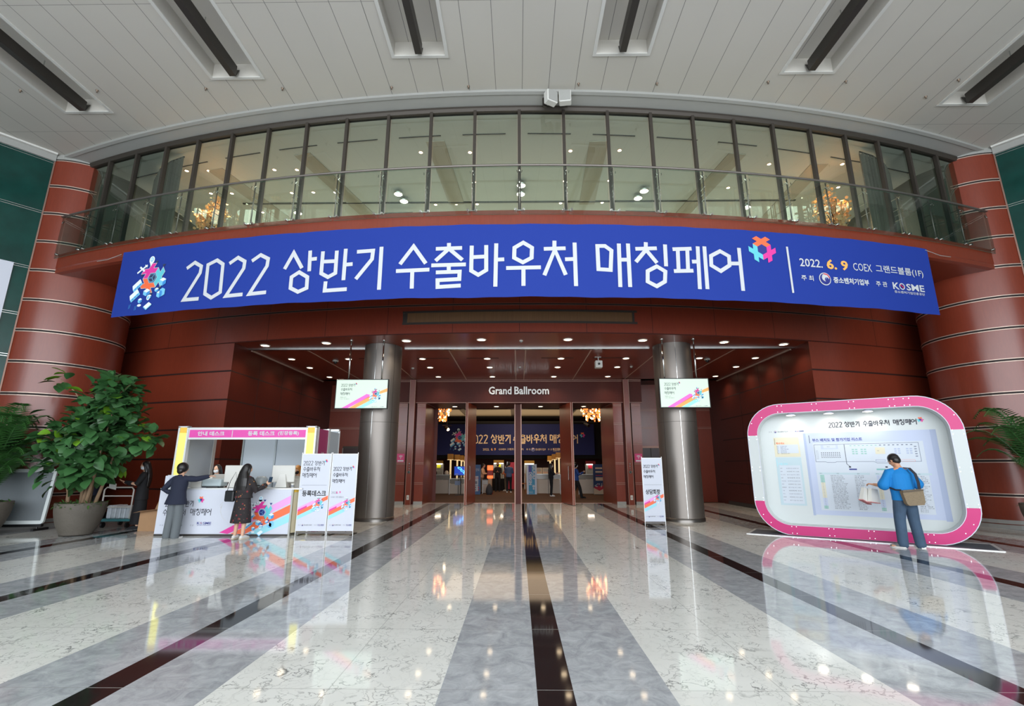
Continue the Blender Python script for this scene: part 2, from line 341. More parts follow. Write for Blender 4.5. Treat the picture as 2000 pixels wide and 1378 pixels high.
def glyphs(cv, names, x, y, h, w, m, k=1):
    """draw the fair title lettering; source letters are 1.03 high from 5.27"""
    sc = h / 1.06; x0 = GBOX[names[0]][0]
    for n in names:
        for st in GLY[n]:
            cl = st[-1] == 0; pl = [(x + (p[0] - x0) * sc, y + (p[1] - 5.26) * sc) for p in st if p]
            cv.stroke(pl, w, m, k, cl)
    return (GBOX[names[-1]][1] - x0) * sc
BW = mat('banner_white', (196, 199, 203), .6)
ORG = mat('ink_orange', (238, 108, 66), .5); TEAL = mat('ink_teal', (96, 196, 208), .5); MAG = mat('ink_magenta', (220, 56, 152), .5)
NAVY = mat('ink_navy', (40, 48, 130), .5); LBL = mat('ink_light_blue', (120, 196, 232), .5); MBL = mat('ink_blue', (64, 140, 210), .5)
PALE = mat('ink_pale', (232, 244, 250), .5); LILAC = mat('ink_lilac', (226, 160, 218), .5); LTEAL = mat('ink_pale_teal', (150, 214, 226), .5)
GREYI = mat('ink_grey', (120, 124, 136), .6); DKI = mat('ink_dark', (44, 46, 58), .6); GOLD = mat('ink_gold', (244, 176, 92), .5); REDI = mat('ink_red', (206, 40, 66), .5)
def plus_logo(cv, cx, cy, u, cols, k=1, rot=0.0, hole=None, line=None):
    """three plus-shaped faces of an open cube round a hexagonal hole"""
    cells = [(1, 0), (2, 0), (2, 1), (3, 1), (3, 2), (2, 2), (2, 3), (1, 3), (1, 2), (0, 2), (0, 1), (1, 1)]
    if hole: cv.poly([(cx + u * 1.02 * math.cos(rot + PI / 6 + i * PI / 3), cy + u * 1.02 * math.sin(rot + PI / 6 + i * PI / 3)) for i in range(6)], hole, k)
    for f in range(3):
        a = rot + PI / 6 + f * 2 * PI / 3; b = a + 2 * PI / 3; A = (math.cos(a), math.sin(a)); B = (math.cos(b), math.sin(b))
        pt = lambda i, j: (cx + u * (i * A[0] + j * B[0]), cy + u * (i * A[1] + j * B[1]))
        # plus without its corner cells
        for (i, j) in ((1, 0), (0, 1), (1, 1), (2, 1), (1, 2)): cv.poly([pt(i, j), pt(i + 1, j), pt(i + 1, j + 1), pt(i, j + 1)], cols[f], k)
        if line: cv.stroke([pt(*c) for c in [(1, 0), (2, 0), (2, 1), (3, 1), (3, 2), (2, 2), (2, 3), (1, 3), (1, 2), (0, 2), (0, 1), (1, 1)]], u * .07, line, k + .5, True)
def iso_box(cv, x, y, w, h, k, a=None, b=None, c=None):
    a = a or PALE; b = b or LBL; c = c or MBL
    cv.poly([(x - w, y + w * .5), (x, y), (x + w, y + w * .5), (x, y + w)], a, k)
    cv.poly([(x - w, y + w * .5), (x - w, y + w * .5 - h), (x, y - h), (x, y)], b, k); cv.poly([(x, y), (x, y - h), (x + w, y + w * .5 - h), (x + w, y + w * .5)], c, k)
def trade_art(cv, x, y, s, k=1, line=None, dark=None):
    """cluster of crosses, cube, pin, plane, trucks, ships and parcels; s = cell size of the crosses; full height about 13 s"""
    dark = dark or NAVY; ln = line
    R = PI / 3
    for (dx, dy) in ((-3.3, 1.0), (.6, 4.0), (2.9, 2.9), (2.6, -2.7), (.4, -4.0), (-3.3, -1.2)):
        cv.poly([(x + s * (dx - .5), y + s * (dy + .3)), (x + s * (dx + .5), y + s * (dy + .3)), (x + s * dx, y + s * (dy - .5))], dark, k)
    plus_logo(cv, x, y, s * 1.42, [TEAL, MAG, ORG], k + 1, rot=-PI / 2, line=ln)
    cv.poly([(x + s * 1.2 * math.cos(i * PI / 3), y + s * 1.2 * math.sin(i * PI / 3)) for i in range(6)], dark, k + 2)
    for a in (PI / 3, PI, -PI / 3): cv.stroke([(x, y), (x + s * 1.15 * math.cos(a), y + s * 1.15 * math.sin(a))], s * .1, LBL, k + 3)
    cv.stroke([(x + s * 1.15 * math.cos(i * PI / 3), y + s * 1.15 * math.sin(i * PI / 3)) for i in range(6)], s * .1, LBL, k + 3, True)
    # map pin
    cv.circle(x - s * .9, y + s * 4.6, s * .8, PALE, k + 3, ry=s * .95); cv.poly([(x - s * 1.6, y + s * 4.3), (x - s * 1.0, y + s * 2.9), (x - s * .2, y + s * 4.3)], PALE, k + 3)
    cv.circle(x - s * .9, y + s * 4.7, s * .42, LBL, k + 4, ry=s * .55); cv.circle(x - s * .9, y + s * 4.7, s * .22, PALE, k + 5, ry=s * .33)
    # plane
    cv.stroke([(x - s * 4.8, y + s * 1.6), (x - s * 2.0, y + s * 3.4)], s * .42, PALE, k + 3); cv.stroke([(x - s * 4.2, y + s * 3.1), (x - s * 2.6, y + s * 1.9)], s * .45, PALE, k + 3); cv.stroke([(x - s * 2.7, y + s * 3.5), (x - s * 2.0, y + s * 2.9)], s * .25, PALE, k + 3)
    # train, ships, trucks
    for (dx, dy, L, w) in ((-4.1, -1.7, 3.0, 1.0), (-4.4, -4.2, 3.0, 1.1)):
        a = math.radians(38); c, sn = math.cos(a), math.sin(a); q = lambda p, o: (x + s * (dx + p * c - o * sn), y + s * (dy + p * sn + o * c))
        cv.poly([q(-L / 2, 0), q(L / 2, 0), q(L / 2, w), q(-L / 2 + .4, w)], PALE, k + 2); cv.poly([q(-L / 2, -.7), q(L / 2, -.7), q(L / 2, 0), q(-L / 2, 0)], LBL, k + 2)
        for j in range(3): cv.poly([q(-L / 2 + .5 + j * .8, -.5), q(-L / 2 + 1.0 + j * .8, -.5), q(-L / 2 + 1.0 + j * .8, -.15), q(-L / 2 + .5 + j * .8, -.15)], MBL, k + 3)
    for (dx, dy, w, h) in ((3.4, -1.2, .95, 1.1), (3.0, -4.2, .8, 1.0), (2.0, -3.2, .6, .5), (-.9, -3.6, 1.0, .9), (.2, -4.7, .55, .5), (-2.5, -5.4, .6, .7)): iso_box(cv, x + s * dx, y + s * dy, s * w, s * h, k + 2)
    iso_box(cv, x + s * 3.7, y + s * -3.6, s * .8, s * 1.3, k + 2, LBL, MBL, LBL)
    cv.circle(x - s * .1, y - s * 4.9, s * .5, PALE, k + 3, ry=s * .65); cv.circle(x - s * .1, y - s * 4.9, s * .28, LBL, k + 4, ry=s * .4)
    cv.poly([(x - s * 1.1, y - s * 7.0), (x + s * .3, y - s * 6.0), (x + s * 1.2, y - s * 6.6), (x - s * .2, y - s * 7.7)], PALE, k + 2); cv.stroke([(x - s * 1.1, y - s * 7.1), (x - s * .2, y - s * 7.8), (x + s * 1.2, y - s * 6.7)], s * .22, LBL, k + 3)
    cv.circle(x - s * 2.5, y - s * 6.6, s * .6, PALE, k + 2, ry=s * .3)
    for dx, dy in ((-5.6, -6.2), (-3.7, -6.7)):
        cv.stroke([(x + s * dx, y + s * dy), (x + s * (dx - .1), y + s * (dy - 1))], s * .12, MBL, k + 1); cv.stroke([(x + s * (dx + .35), y + s * (dy + .1)), (x + s * (dx + .25), y + s * (dy - .9))], s * .12, MBL, k + 1)
def gov_mark(cv, x, y, r, k=1):
    cv.circle(x, y, r, BW, k); cv.circle(x, y, r * .86, NAVY, k + 1); cv.circle(x + r * .05, y + r * .2, r * .6, BW, k + 2); cv.circle(x - r * .12, y + r * .22, r * .34, BW, k + 3)
    cv.circle(x + r * .22, y - r * .1, r * .34, NAVY, k + 3); cv.stroke([(x - r * .2, y + r * .8), (x + r * .4, y + r * .68), (x + r * .78, y + r * .2)], r * .16, REDI, k + 3)
def kosme(cv, x, y, h, w, ink, k=1, sub=True):
    cv.text('K', x, y, h, ink, k, .02, w * .2); cv.ring(x + w * .29, y + h * .5, h * .42, h * .14, ink, k); cv.stroke([(x + w * .24, y + h * .75), (x + w * .33, y + h * .3)], h * .16, REDI, k + 1)
    cv.text('SME', x + w * .42, y, h, ink, k, .02, w * .58)
    if sub: cv.text('중소벤처기업진흥공단', x + w * .02, y - h * .55, h * .38, ink, k, .01, w * .96)
def credit_line(cv, x, y, h, w, ink=None, k=1):
    ink = ink or DKI
    cv.text('주 최', x, y, h * .7, GREYI, k, 0, w * .1); gov_mark(cv, x + w * .17, y + h * .3, h * .62, k); cv.text('중소벤처기업부', x + w * .23, y, h * .75, ink, k, .01, w * .3)
    cv.text('주 관', x + w * .62, y, h * .7, GREYI, k, 0, w * .1); kosme(cv, x + w * .76, y + h * .1, h * .75, w * .24, NAVY, k)
def three_lines(cv, x, y, h, gap, wd, ink, k=1, logo=True):
    w = glyphs(cv, L1, x, y, h, wd, ink, k)
    if logo: plus_logo(cv, x + w + h * .42, y + h * .95, h * .14, [ORG, TEAL, MAG], k, hole=NAVY)
    glyphs(cv, L2, x, y - gap, h, wd, ink, k); glyphs(cv, L3, x, y - 2 * gap, h, wd, ink, k)
# ================================================================== SETTING
XC = .05
ZC, ZS, ZB, ZF = 10.15, 5.10, 6.60, 7.15        # hall ceiling, recess soffit, balcony underside, balcony floor
WCY, WR = 49.0, 36.0                            # convex cherry wall: centre y and radius
BCY = 47.0                                      # centre of balcony, glazing and cornice arcs
def wall_y(x): return WCY - math.sqrt(WR * WR - (x - XC) ** 2)
def barc_y(x, r): return BCY - math.sqrt(r * r - (x - XC) ** 2)
# floor
b = MB(); b.poly([(-24, -10, 0), (24, -10, 0), (24, 21.25, 0), (-24, 21.25, 0)], floor_material()); struct(b.build('floor'))
CARPET = mat('brown_carpet', (92, 64, 44), .95, noise=(14, .45, (1, 3, 1)))
b = MB(); b.box(-14, 14, 21.25, 43, -.05, .004, CARPET); b.box(-14, 14, 21.2, 21.26, -.02, .012, BRASS); struct(b.build('floor_ballroom'))
# main ceiling with light troughs
TR = [(-2.1, 8.75), (2.25, 8.75), (-6.4, 9.3), (6.55, 9.3), (-10.75, 10.35), (10.95, 10.35)]
TW = .55; TD = .34; Y0 = -7.0
CEIL = ceiling_material(); b = MB()
xs = sorted([-18, 18] + [x + s * TW for x, _ in TR for s in (-1, 1)])
for i in range(len(xs) - 1):
    xa, xb = xs[i], xs[i + 1]; t = [q for q in TR if abs(q[0] - (xa + xb) / 2) < .01]
    if not t: b.poly([(xa, Y0, ZC), (xa, 13.2, ZC), (xb, 13.2, ZC), (xb, Y0, ZC)], CEIL)
    else:
        ye = t[0][1]; ys = ye - 6.2; z1 = ZC + TD
        b.poly([(xa, ye, ZC), (xa, 13.2, ZC), (xb, 13.2, ZC), (xb, ye, ZC)], CEIL); b.poly([(xa, Y0, ZC), (xa, ys, ZC), (xb, ys, ZC), (xb, Y0, ZC)], CEIL)
        b.poly([(xa, ys, z1), (xa, ye, z1), (xb, ye, z1), (xb, ys, z1)], CEIL)
        for p, q in (((xa, ys), (xa, ye)), ((xa, ye), (xb, ye)), ((xb, ye), (xb, ys)), ((xb, ys), (xa, ys))): b.poly([(p[0], p[1], ZC), (q[0], q[1], ZC), (q[0], q[1], z1), (p[0], p[1], z1)], CEIL)
        w = .07; r_ = [(xa - w, ys - w, xa, ye + w), (xb, ys - w, xb + w, ye + w), (xa, ye, xb, ye + w), (xa, ys - w, xb, ys)]
        for q in r_: b.box(q[0], q[2], q[1], q[3], ZC - .02, ZC + .0, WHITE)
struct(b.build('ceiling'))
# cornice along the glazing head
def sweep(mb, prof, cy, a0, a1, n, m):
    """profile of (radius, z) swept round the arc"""
    rings = [[(XC + r * math.sin(a), cy - r * math.cos(a), z) for r, z in prof] for a in [a0 + (a1 - a0) * i / n for i in range(n + 1)]]
    k = len(prof); mb.mesh([p for r in rings for p in r], [(i * k + j, (i + 1) * k + j, (i + 1) * k + j + 1, i * k + j + 1) for i in range(n) for j in range(k - 1)], m)
AE = .366
b = MB(); sweep(b, [(36.82, 10.04), (36.86, 10.04), (37.14, 10.085), (37.16, 10.07), (37.24, 10.09), (37.24, 10.16)], BCY, -AE, AE, 64, OFFW); struct(b.build('trim_1'))
b = MB(); sweep(b, [(36.6, 9.93), (36.8, 9.93), (36.84, 9.99), (36.84, 10.05), (36.6, 10.05)], BCY, -.352, .352, 64, MULL); struct(b.build('trim_2'))
# cherry panel strip with grooves (two bright lips and a dark gap)
def groove(mb, plan, z, h=.07, lip=.012, dep=.012, bright=True):
    mb.band(plan, z - h / 2 + lip, z + h / 2 - lip, .003, DARKGAP)
    for zz in (z - h / 2, z + h / 2 - lip): mb.band(plan, zz, zz + lip, dep, BRASS if bright else WOOD_D)
def vjoint(mb, p, t, z0, z1, m=None):
    a = Vector((p[0], p[1])) ; d = Vector(t).normalized() * .006; n = Vector((d.y, -d.x)).normalized() * .002
    mb.poly([(a.x - d.x + n.x, a.y - d.y + n.y, z0), (a.x + d.x + n.x, a.y + d.y + n.y, z0), (a.x + d.x + n.x, a.y + d.y + n.y, z1), (a.x - d.x + n.x, a.y - d.y + n.y, z1)], m or DARKGAP)
WG = [.85 * k for k in range(1, 7)]
a_in = math.asin(8.53 / WR); a_out = math.asin(14.7 / WR)
for nm, sgn in (('wall_left', -1), ('wall_right', 1)):
    plan = arc(XC, WCY, WR, -a_out, -a_in, 14) if sgn < 0 else arc(XC, WCY, WR, a_in, a_out, 14)
    b = MB(); b.wall(plan, 0, ZS, WOOD); b.band(plan, 0, .16, .012, STEEL if 0 else MULL)
    for z in WG[:5]: groove(b, plan, z, .05, .008, .008, bright=False)
    struct(b.build(nm))
# lintel above the recess
plan = arc(XC, WCY, WR, -a_out, a_out, 48); b = MB(); b.wall(plan, ZS, ZB, WOOD)
groove(b, plan, 5.94, .06, .01, .012); groove(b, plan, ZS + .01, .03, .01, .006, bright=False)
# folded edge that carries the soffit
for k in range(-6, 7):
    a = k * .052; vjoint(b, (XC + WR * math.sin(a), WCY - WR * math.cos(a)), (math.cos(a), math.sin(a)), ZS, ZB)
struct(b.build('wall_lintel'))
# balcony slab
b = MB(); RB = 37.0; AB = .358
sweep(b, [(RB, ZF), (RB, ZB + .14), (RB - .015, ZB + .12), (RB, ZB + .1), (RB, ZB), (RB - .1, ZB - .02), (33.2, ZB - .02)], BCY, -AB, AB, 64, WOOD)
sweep(b, [(36.55, ZF + .02), (RB, ZF)], BCY, -AB, AB, 64, MULL); struct(b.build('balcony'))
b = MB(); sweep(b, [(24.5, ZF + .01), (36.6, ZF + .01)], BCY, -.40, .40, 40, mat('lobby_floor', (158, 150, 138), .5)); struct(b.build('floor_lobby'))
# round cherry piers at both ends, flush with the glazing above
PR = 1.4; PG = [.8 + .837 * k for k in range(0, 12)]
for nm, sgn in (('pier_left', -1), ('pier_right', 1)):
    cx, cy = XC + sgn * 13.2, 13.5
    def pa(a0, a1, n=24):   # angle measured from -Y towards the hall centre
        return [(cx - sgn * PR * math.sin(math.radians(a0 + (a1 - a0) * i / n)), cy - PR * math.cos(math.radians(a0 + (a1 - a0) * i / n))) for i in range(n + 1)]
    plan = pa(-24, 300, 40) if sgn > 0 else pa(300, -24, 40)
    plan = plan[::-1]
    b = MB(); n_ = len(plan); b.mesh([(p[0], p[1], 0) for p in plan] + [(p[0], p[1], ZC) for p in plan], [(i, i + 1, n_ + i + 1, n_ + i) for i in range(n_ - 1)], WOOD); shaft = struct(b.build('wall_' + nm, smooth=True))
    b = MB(); b.band(plan, 0, .10, .03, OFFW); b.band(plan, .12, .21, .02, OFFW)
    for z in PG:
        if z < ZC - .1: 
            b.band(plan, z - .028, z + .022, .003, DARKGAP)
            for zz in (z - .048, z + .022): b.band(plan, zz, zz + .02, .014, LIPM)
    b.build('groove_trim', shaft)
    # green marble wall splaying out towards the camera
    g0 = Vector(pa(0, 0, 1)[0]); dr = Vector((sgn * .62, -.785)); g1 = g0 + dr * 6
    pl = [tuple(g0), tuple(g1)] if sgn > 0 else [tuple(g1), tuple(g0)]
    b = MB(); b.wall(pl, 0, ZC, GREENM); b.wall([(XC + sgn * 14.55, 13.5), (XC + sgn * 14.55, 17)], 0, ZC, WOOD_D); b.wall([tuple(g1), tuple(g1 + Vector((0, -12)))], 0, ZC, GREENM)
    zz = [1.2, 2.75, 4.3, 5.42, 6.72, 8.35, 9.9]
    for z in zz: 
        for e in (-.035, .022): b.band(pl, z + e, z + e + .013, .012, CHROME)
    b.band([tuple(g0), tuple(g0 + dr * .03)] if sgn > 0 else [tuple(g0 + dr * .03), tuple(g0)], 0, ZC, .02, BRASS)
    struct(b.build('wall_green_' + ('right' if sgn > 0 else 'left')))
    b = MB(); b.band(pl, ZC - .22, ZC, .06, OFFW); b.band(pl, ZC - .05, ZC, .16, WHITE)
    p2 = pa(-30, 40) if sgn > 0 else pa(40, -30)
    b.band(p2[::-1], ZC - .14, ZC, .02, OFFW); struct(b.build('trim_%d' % (5 if sgn > 0 else 4)))
    if sgn < 0:
        q0 = g0 + dr * .32; q1 = g0 + dr * 3.2; nrm = Vector((dr.y, -dr.x)) ; nrm = nrm if nrm.x > 0 else -nrm
        q0 = q0 + nrm * .03; q1 = q1 + nrm * .03
        pb = MB(); pb.band([tuple(q1), tuple(q0)], 3.75, 6.75, .02, SCREENW); o = pb.build('wall_poster'); tag(o, 'plain white sheet hung on the green marble wall at far left', 'poster')
# ------------------------------------------------------------------ recess
RX, RY = 8.53, 20.75
for nm, sgn in (('wall_recess_left', -1), ('wall_recess_right', 1)):
    x = XC + sgn * RX; y0 = wall_y(x); pl = [(x, y0), (x, RY)] if sgn > 0 else [(x, RY), (x, y0)]
    pl = pl[::-1]
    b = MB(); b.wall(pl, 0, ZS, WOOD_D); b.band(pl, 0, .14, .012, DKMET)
    for z in WG[:5]: b.band(pl, z - .014, z + .014, .004, DARKGAP)
    for y in (15.6, 17.2, 18.8): b.box(min(x, x - sgn * .004), max(x, x - sgn * .004), y - .006, y + .006, 0, ZS, DARKGAP)
    b.box(min(x - sgn * .05, x), max(x - sgn * .05, x), 14.95, RY, ZS - .045, ZS - .005, LIPM)
    struct(b.build(nm))
# soffit and recess ceiling
b = MB(); pl = arc(XC, WCY, WR, -a_in, a_in, 24)
for p, q in zip(pl, pl[1:]): b.poly([(p[0], p[1], ZS), (p[0], 14.8, ZS), (q[0], 14.8, ZS), (q[0], q[1], ZS)][::-1], WOOD)
b.poly([(XC - RX, 14.8, ZS), (XC - RX, RY, ZS), (XC + RX, RY, ZS), (XC + RX, 14.8, ZS)], WOOD)
for xa, xb in ((XC - RX, -4.76), (-3.56, 4.12), (5.32, XC + RX)): b.box(xa, xb, 14.80, 14.84, ZS - .03, ZS, CHROME); b.box(xa, xb, 14.87, 14.91, ZS - .03, ZS, CHROME)
for x in (-6.7, -4.4, -2.19, -.08, .25, 2.33, 4.52, 6.85): b.box(x - .018, x + .018, 15.25 if abs(abs(x) - 4.46) < .1 else 14.95, 20.4, ZS - .012, ZS, LIPM)
for x in (-4.9, -2.9, -1.2, 1.35, 3.1, 5.2): b.box(x - .55, x + .55, 16.2, 16.26, ZS - .006, ZS, DARKGAP)
struct(b.build('ceiling_recess'))
# back wall with door portal
PX0, PX1, PZ, PY0, PY1 = -3.92, 3.92, 4.08, 20.4, 22.4
b = MB(); f = lambda x0, x1, z0, z1, y, m: b.poly([(x0, y, z0), (x1, y, z0), (x1, y, z1), (x0, y, z1)], m)
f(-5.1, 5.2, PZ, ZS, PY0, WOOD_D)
for z in (PZ + .02, ZS - .1, ZS - .04): b.box(-5.1, 5.2, PY0 - .012, PY0, z, z + .018, BRASS)
for s in (-1, 1):
    xa, xb = sorted((XC + s * 3.92, XC + s * 4.28)); f(xa, xb, .12, PZ, PY0, WOOD); b.box(xa, xb, PY0 - .02, PY0, 0, .12, OFFW)
    xa2, xb2 = sorted((XC + s * 4.68, XC + s * 5.06)); f(xa2, xb2, .12, PZ, PY0, WOOD); b.box(xa2, xb2, PY0 - .02, PY0, 0, .12, OFFW)
    for (p, q) in ((xa, xb), (xa2, xb2)):
        for z in (.82, 1.62, 2.42, 3.22, 4.0):
            for e in (-.04, .02): b.box(p, q, PY0 - .014, PY0, z + e, z + e + .018, BRASS)
    # recessed reveal and projecting post between the two panel strips
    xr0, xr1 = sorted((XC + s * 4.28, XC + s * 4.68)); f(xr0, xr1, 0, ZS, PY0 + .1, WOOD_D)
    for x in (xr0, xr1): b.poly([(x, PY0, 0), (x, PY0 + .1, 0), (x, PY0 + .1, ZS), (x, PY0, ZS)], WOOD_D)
    b.box(XC + s * 4.48 - .11, XC + s * 4.48 + .11, PY0 - .14, PY0 + .1, 0, ZS - .03, WOOD)
    for x in (-.12, .1): b.box(XC + s * 4.48 + x, XC + s * 4.48 + x + .02, PY0 - .15, PY0 - .13, 0, ZS - .03, BRASS)
    # portal jamb
    xj = XC + s * 3.92; xk = XC + s * (3.72 if s > 0 else 3.86); b.poly([(xj, PY0, 0), (xk, PY1, 0), (xk, PY1, PZ), (xj, PY0, PZ)], WOOD)
    # far niche with a side door
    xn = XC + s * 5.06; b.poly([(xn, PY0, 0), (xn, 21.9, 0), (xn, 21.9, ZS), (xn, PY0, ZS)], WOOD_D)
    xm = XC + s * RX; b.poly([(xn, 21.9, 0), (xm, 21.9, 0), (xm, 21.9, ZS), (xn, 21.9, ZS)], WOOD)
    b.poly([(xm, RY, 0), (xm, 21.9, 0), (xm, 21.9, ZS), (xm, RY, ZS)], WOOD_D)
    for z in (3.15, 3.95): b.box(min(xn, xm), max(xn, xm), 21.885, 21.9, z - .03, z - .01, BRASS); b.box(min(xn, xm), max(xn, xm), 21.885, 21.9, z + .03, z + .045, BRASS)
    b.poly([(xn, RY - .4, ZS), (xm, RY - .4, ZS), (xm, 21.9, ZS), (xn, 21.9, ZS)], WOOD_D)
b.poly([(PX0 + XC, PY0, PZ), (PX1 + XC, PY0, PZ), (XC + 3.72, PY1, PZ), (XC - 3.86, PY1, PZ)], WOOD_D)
for s in (-1, 1): b.tube([(XC + s * 3.9, PY0 + .02, PZ - .01), (XC + s * 3.73, PY1, PZ - .01)], .015, BRASS, 6)
struct(b.build('wall_back'))
# side doors
def side_door(n, x0, x1, y, leafs, lab):
    b = MB(); b.box(x0, x1, y - .05, y, 0, 2.28, mat('door_brown', (48, 26, 26), .35)); b.box(x0, x1, y - .07, y, 2.28, 2.36, BRASS if leafs > 1 else MULL)
    for x in ([x0, x1] if leafs == 1 else [(x0 + x1) / 2]): b.box(x - .02, x + .02, y - .07, y, 0, 2.28, MULL if leafs > 1 else STEEL)
    o = struct(b.build('door_%d' % n))
    h = MB(); xm = (x0 + x1) / 2
    for s in (-1, 1):
        xx = xm + s * .17; h.tube([(xx, y - .06, .85), (xx, y - .14, .88), (xx, y - .14, 1.52), (xx, y - .06, 1.55)], .014, DKMET, 8)
        if leafs == 1: break
    h.build('door_handle', o)
side_door(1, -6.25, -5.1, 21.88, 2, ''); side_door(2, 5.25, 6.4, 21.88, 2, '')
side_door(3, -7.75, -6.95, 21.88, 1, ''); side_door(4, 7.0, 7.8, 21.88, 1, '')
# centre post and open leaves of the portal
b = MB(); b.box(-.13, .13, PY0 + .35, PY0 + .6, 0, PZ, WOOD_D)
for x in (-.15, .11): b.box(x, x + .04, PY0 + .32, PY0 + .36, 0, PZ, BRASS)
struct(b.build('trim_3'))
for n, (hx, hy, tx, ty) in ((5, (-1.86, 21.3, -2.08, 19.85)), (6, (1.86, 21.35, 2.18, 19.85))):
    d = Vector((tx - hx, ty - hy)).normalized(); nn = Vector((d.y, -d.x)) * .045; L = [Vector((hx, hy)), Vector((tx, ty))]
    b = MB(); pts = [L[0] + nn, L[1] + nn, L[1] - nn, L[0] - nn]; b.prism([tuple(p) for p in pts], .02, PZ - .03, WOOD)
    for e in (-.8, .8):
        q = L[1] + d * .006 + nn * e; b.prism([(q.x - .012, q.y - .01), (q.x + .012, q.y - .01), (q.x + .012, q.y + .01), (q.x - .012, q.y + .01)], .02, PZ - .03, BRASS)
    o = struct(b.build('door_%d' % n)); h = MB()
    q = L[0] * .2 + L[1] * .8 + nn * (-2.2 if n == 5 else 2.2)
    for s in (1, -1):
        q = L[0] * .2 + L[1] * .8 + nn * 2.2 * s; e = L[0] * .2 + L[1] * .8
        h.tube([(e.x, e.y, .95), (q.x, q.y, .97), (q.x, q.y, 1.5), (e.x, e.y, 1.52)], .014, STEEL, 8)
    h.build('door_handle', o)
# ------------------------------------------------------------------ upper lobby behind the glass
b = MB(); ZL = 9.9
pts = arc(XC, BCY, 36.7, -.40, .40, 40)
for p, q in zip(pts, pts[1:]): b.poly([(p[0], p[1], ZL), (p[0] * .62, 22, ZL), (q[0] * .62, 22, ZL), (q[0], q[1], ZL)], CREAM)
struct(b.build('ceiling_lobby'))
def strip(mb, p, q, w, z, h, m):
    d = (Vector(q) - Vector(p)).normalized(); n = Vector((-d.y, d.x)) * w / 2; p, q = Vector(p), Vector(q)
    mb.prism([tuple(p + n), tuple(p - n), tuple(q - n), tuple(q + n)], z - h, z, m)
b = MB()
for (u0, v0, u1, v1) in ((420, 330, 560, 430), (590, 300, 728, 428), (850, 275, 892, 398), (1170, 275, 1146, 398), (1440, 300, 1330, 420), (1600, 320, 1500, 425)):
    p, q = aZ(u0, v0, ZL), aZ(u1, v1, ZL); strip(b, p[:2], q[:2], .5, ZL, .02, CREAM2)
struct(b.build('trim_6'))
b = MB(); WALLL = mat('lobby_wall', (172, 162, 142), .8)
b.poly([(-16, 21.5, ZF), (16, 21.5, ZF), (16, 21.5, ZL), (-16, 21.5, ZL)], WALLL)
DKP = mat('lobby_partition', (84, 80, 68), .8)
for s in (-1, 1):
    pts = [(XC + s * 12.47, 12.33), (XC + s * 12.05, 12.6), (XC + s * 11.75, 13.1), (XC + s * 11.65, 14), (XC + s * 11.6, 16)]; b.wall(pts, ZF, ZL, DKP)
    b.poly([(XC + s * 11.6, 16, ZF), (XC + s * 11.6, 21.5, ZF), (XC + s * 11.6, 21.5, ZL), (XC + s * 11.6, 16, ZL)], WALLL)
struct(b.build('wall_lobby'))
# curtain wall
DA = .0292; o = None
b = MB()
for k in range(-12, 12):
    a0, a1 = k * DA + .0015, (k + 1) * DA - .0015; pl = arc(XC, BCY, 36.74, a0, a1, 1); pl2 = arc(XC, BCY, 36.725, a0, a1, 1)
    b.mesh([(pl[0][0], pl[0][1], ZF), (pl[1][0], pl[1][1], ZF), (pl[1][0], pl[1][1], 9.97), (pl[0][0], pl[0][1], 9.97)], [(0, 1, 2, 3)], GLASS)
win = struct(b.build('window_1'))
m0 = MB(); m0.box(-.02, .02, -36.80, -36.70, ZF, 9.98, MULL); m0.box(-.036, .036, -36.815, -36.79, ZF, 9.98, MULL)
mo = m0.build('mullion', win); mo.location = (XC, BCY, 0); mo.rotation_euler = (0, 0, -12 * DA)
for k in range(-11, 13): c = mo.copy(); C.objects.link(c); c.parent = win; c.rotation_euler = (0, 0, k * DA)
# glass balustrade in front of it
bal = thing('glass_balustrade', 'curved frameless glass balustrade with steel handrail on the balcony edge above the blue banner', 'railing', (XC, BCY, 0))
RR = 37.06; ZH = 8.26
b = MB(); b.tube([(RR * math.sin(a), -RR * math.cos(a), ZH) for a in [-.352 + .704 * i / 60 for i in range(61)]], .027, STEEL, 10); b.build('handrail', bal, smooth=True)
g = MB(); a1 = DA / 2 - .0004
vs = []
for r_ in (RR, RR - .016):
    for a in (-a1, a1):
        for z in (ZF - .13, ZH - .04): vs.append((r_ * math.sin(a), -r_ * math.cos(a), z))
g.mesh(vs, [(0, 2, 3, 1)], GLASS2); g.mesh([(vs[i]) for i in (0, 2, 6, 4)], [(0, 1, 2, 3)], mat('glass_edge', (96, 150, 132), .2)); g.mesh([(vs[i]) for i in (1, 3, 7, 5)], [(0, 1, 2, 3)], MATS['glass_edge'])
gp = g.build('glass_panel', bal); gp.rotation_euler = (0, 0, -11.5 * DA)
for k in range(-11, 12): c = gp.copy(); C.objects.link(c); c.parent = bal; c.rotation_euler = (0, 0, (k + .5) * DA)
p = MB(); r0 = RR - .07
p.cyl((0, -r0, ZF), (0, -r0, ZH), .014, STEEL, 8); p.build('post', bal, smooth=True); po = bal.children[-1] if False else [o for o in kids(bal) if o.name.startswith('post')][0]
cl = MB()
for s in (-1, 1): cl.cyl((s * .09, -RR - .03, ZF - .02), (s * .09, -RR + .06, ZF - .02), .026, CHROME, 12)
cl.box(-.11, .11, -RR + .02, -RR + .05, ZF - .03, ZF - .01, CHROME); co = cl.build('clamp', bal)
br = MB()
for z in (ZH - .12, ZH - .42, ZH - .56, ZH - .7): br.cyl((0, -RR, z), (0, -36.8, z), .008, CHROME, 6)
for s in (-1, 1): br.cyl((s * .045, -RR - .01, ZH - .2), (s * .06, -RR + .03, ZH - .12), .008, CHROME, 6)
bo = br.build('bracket', bal)
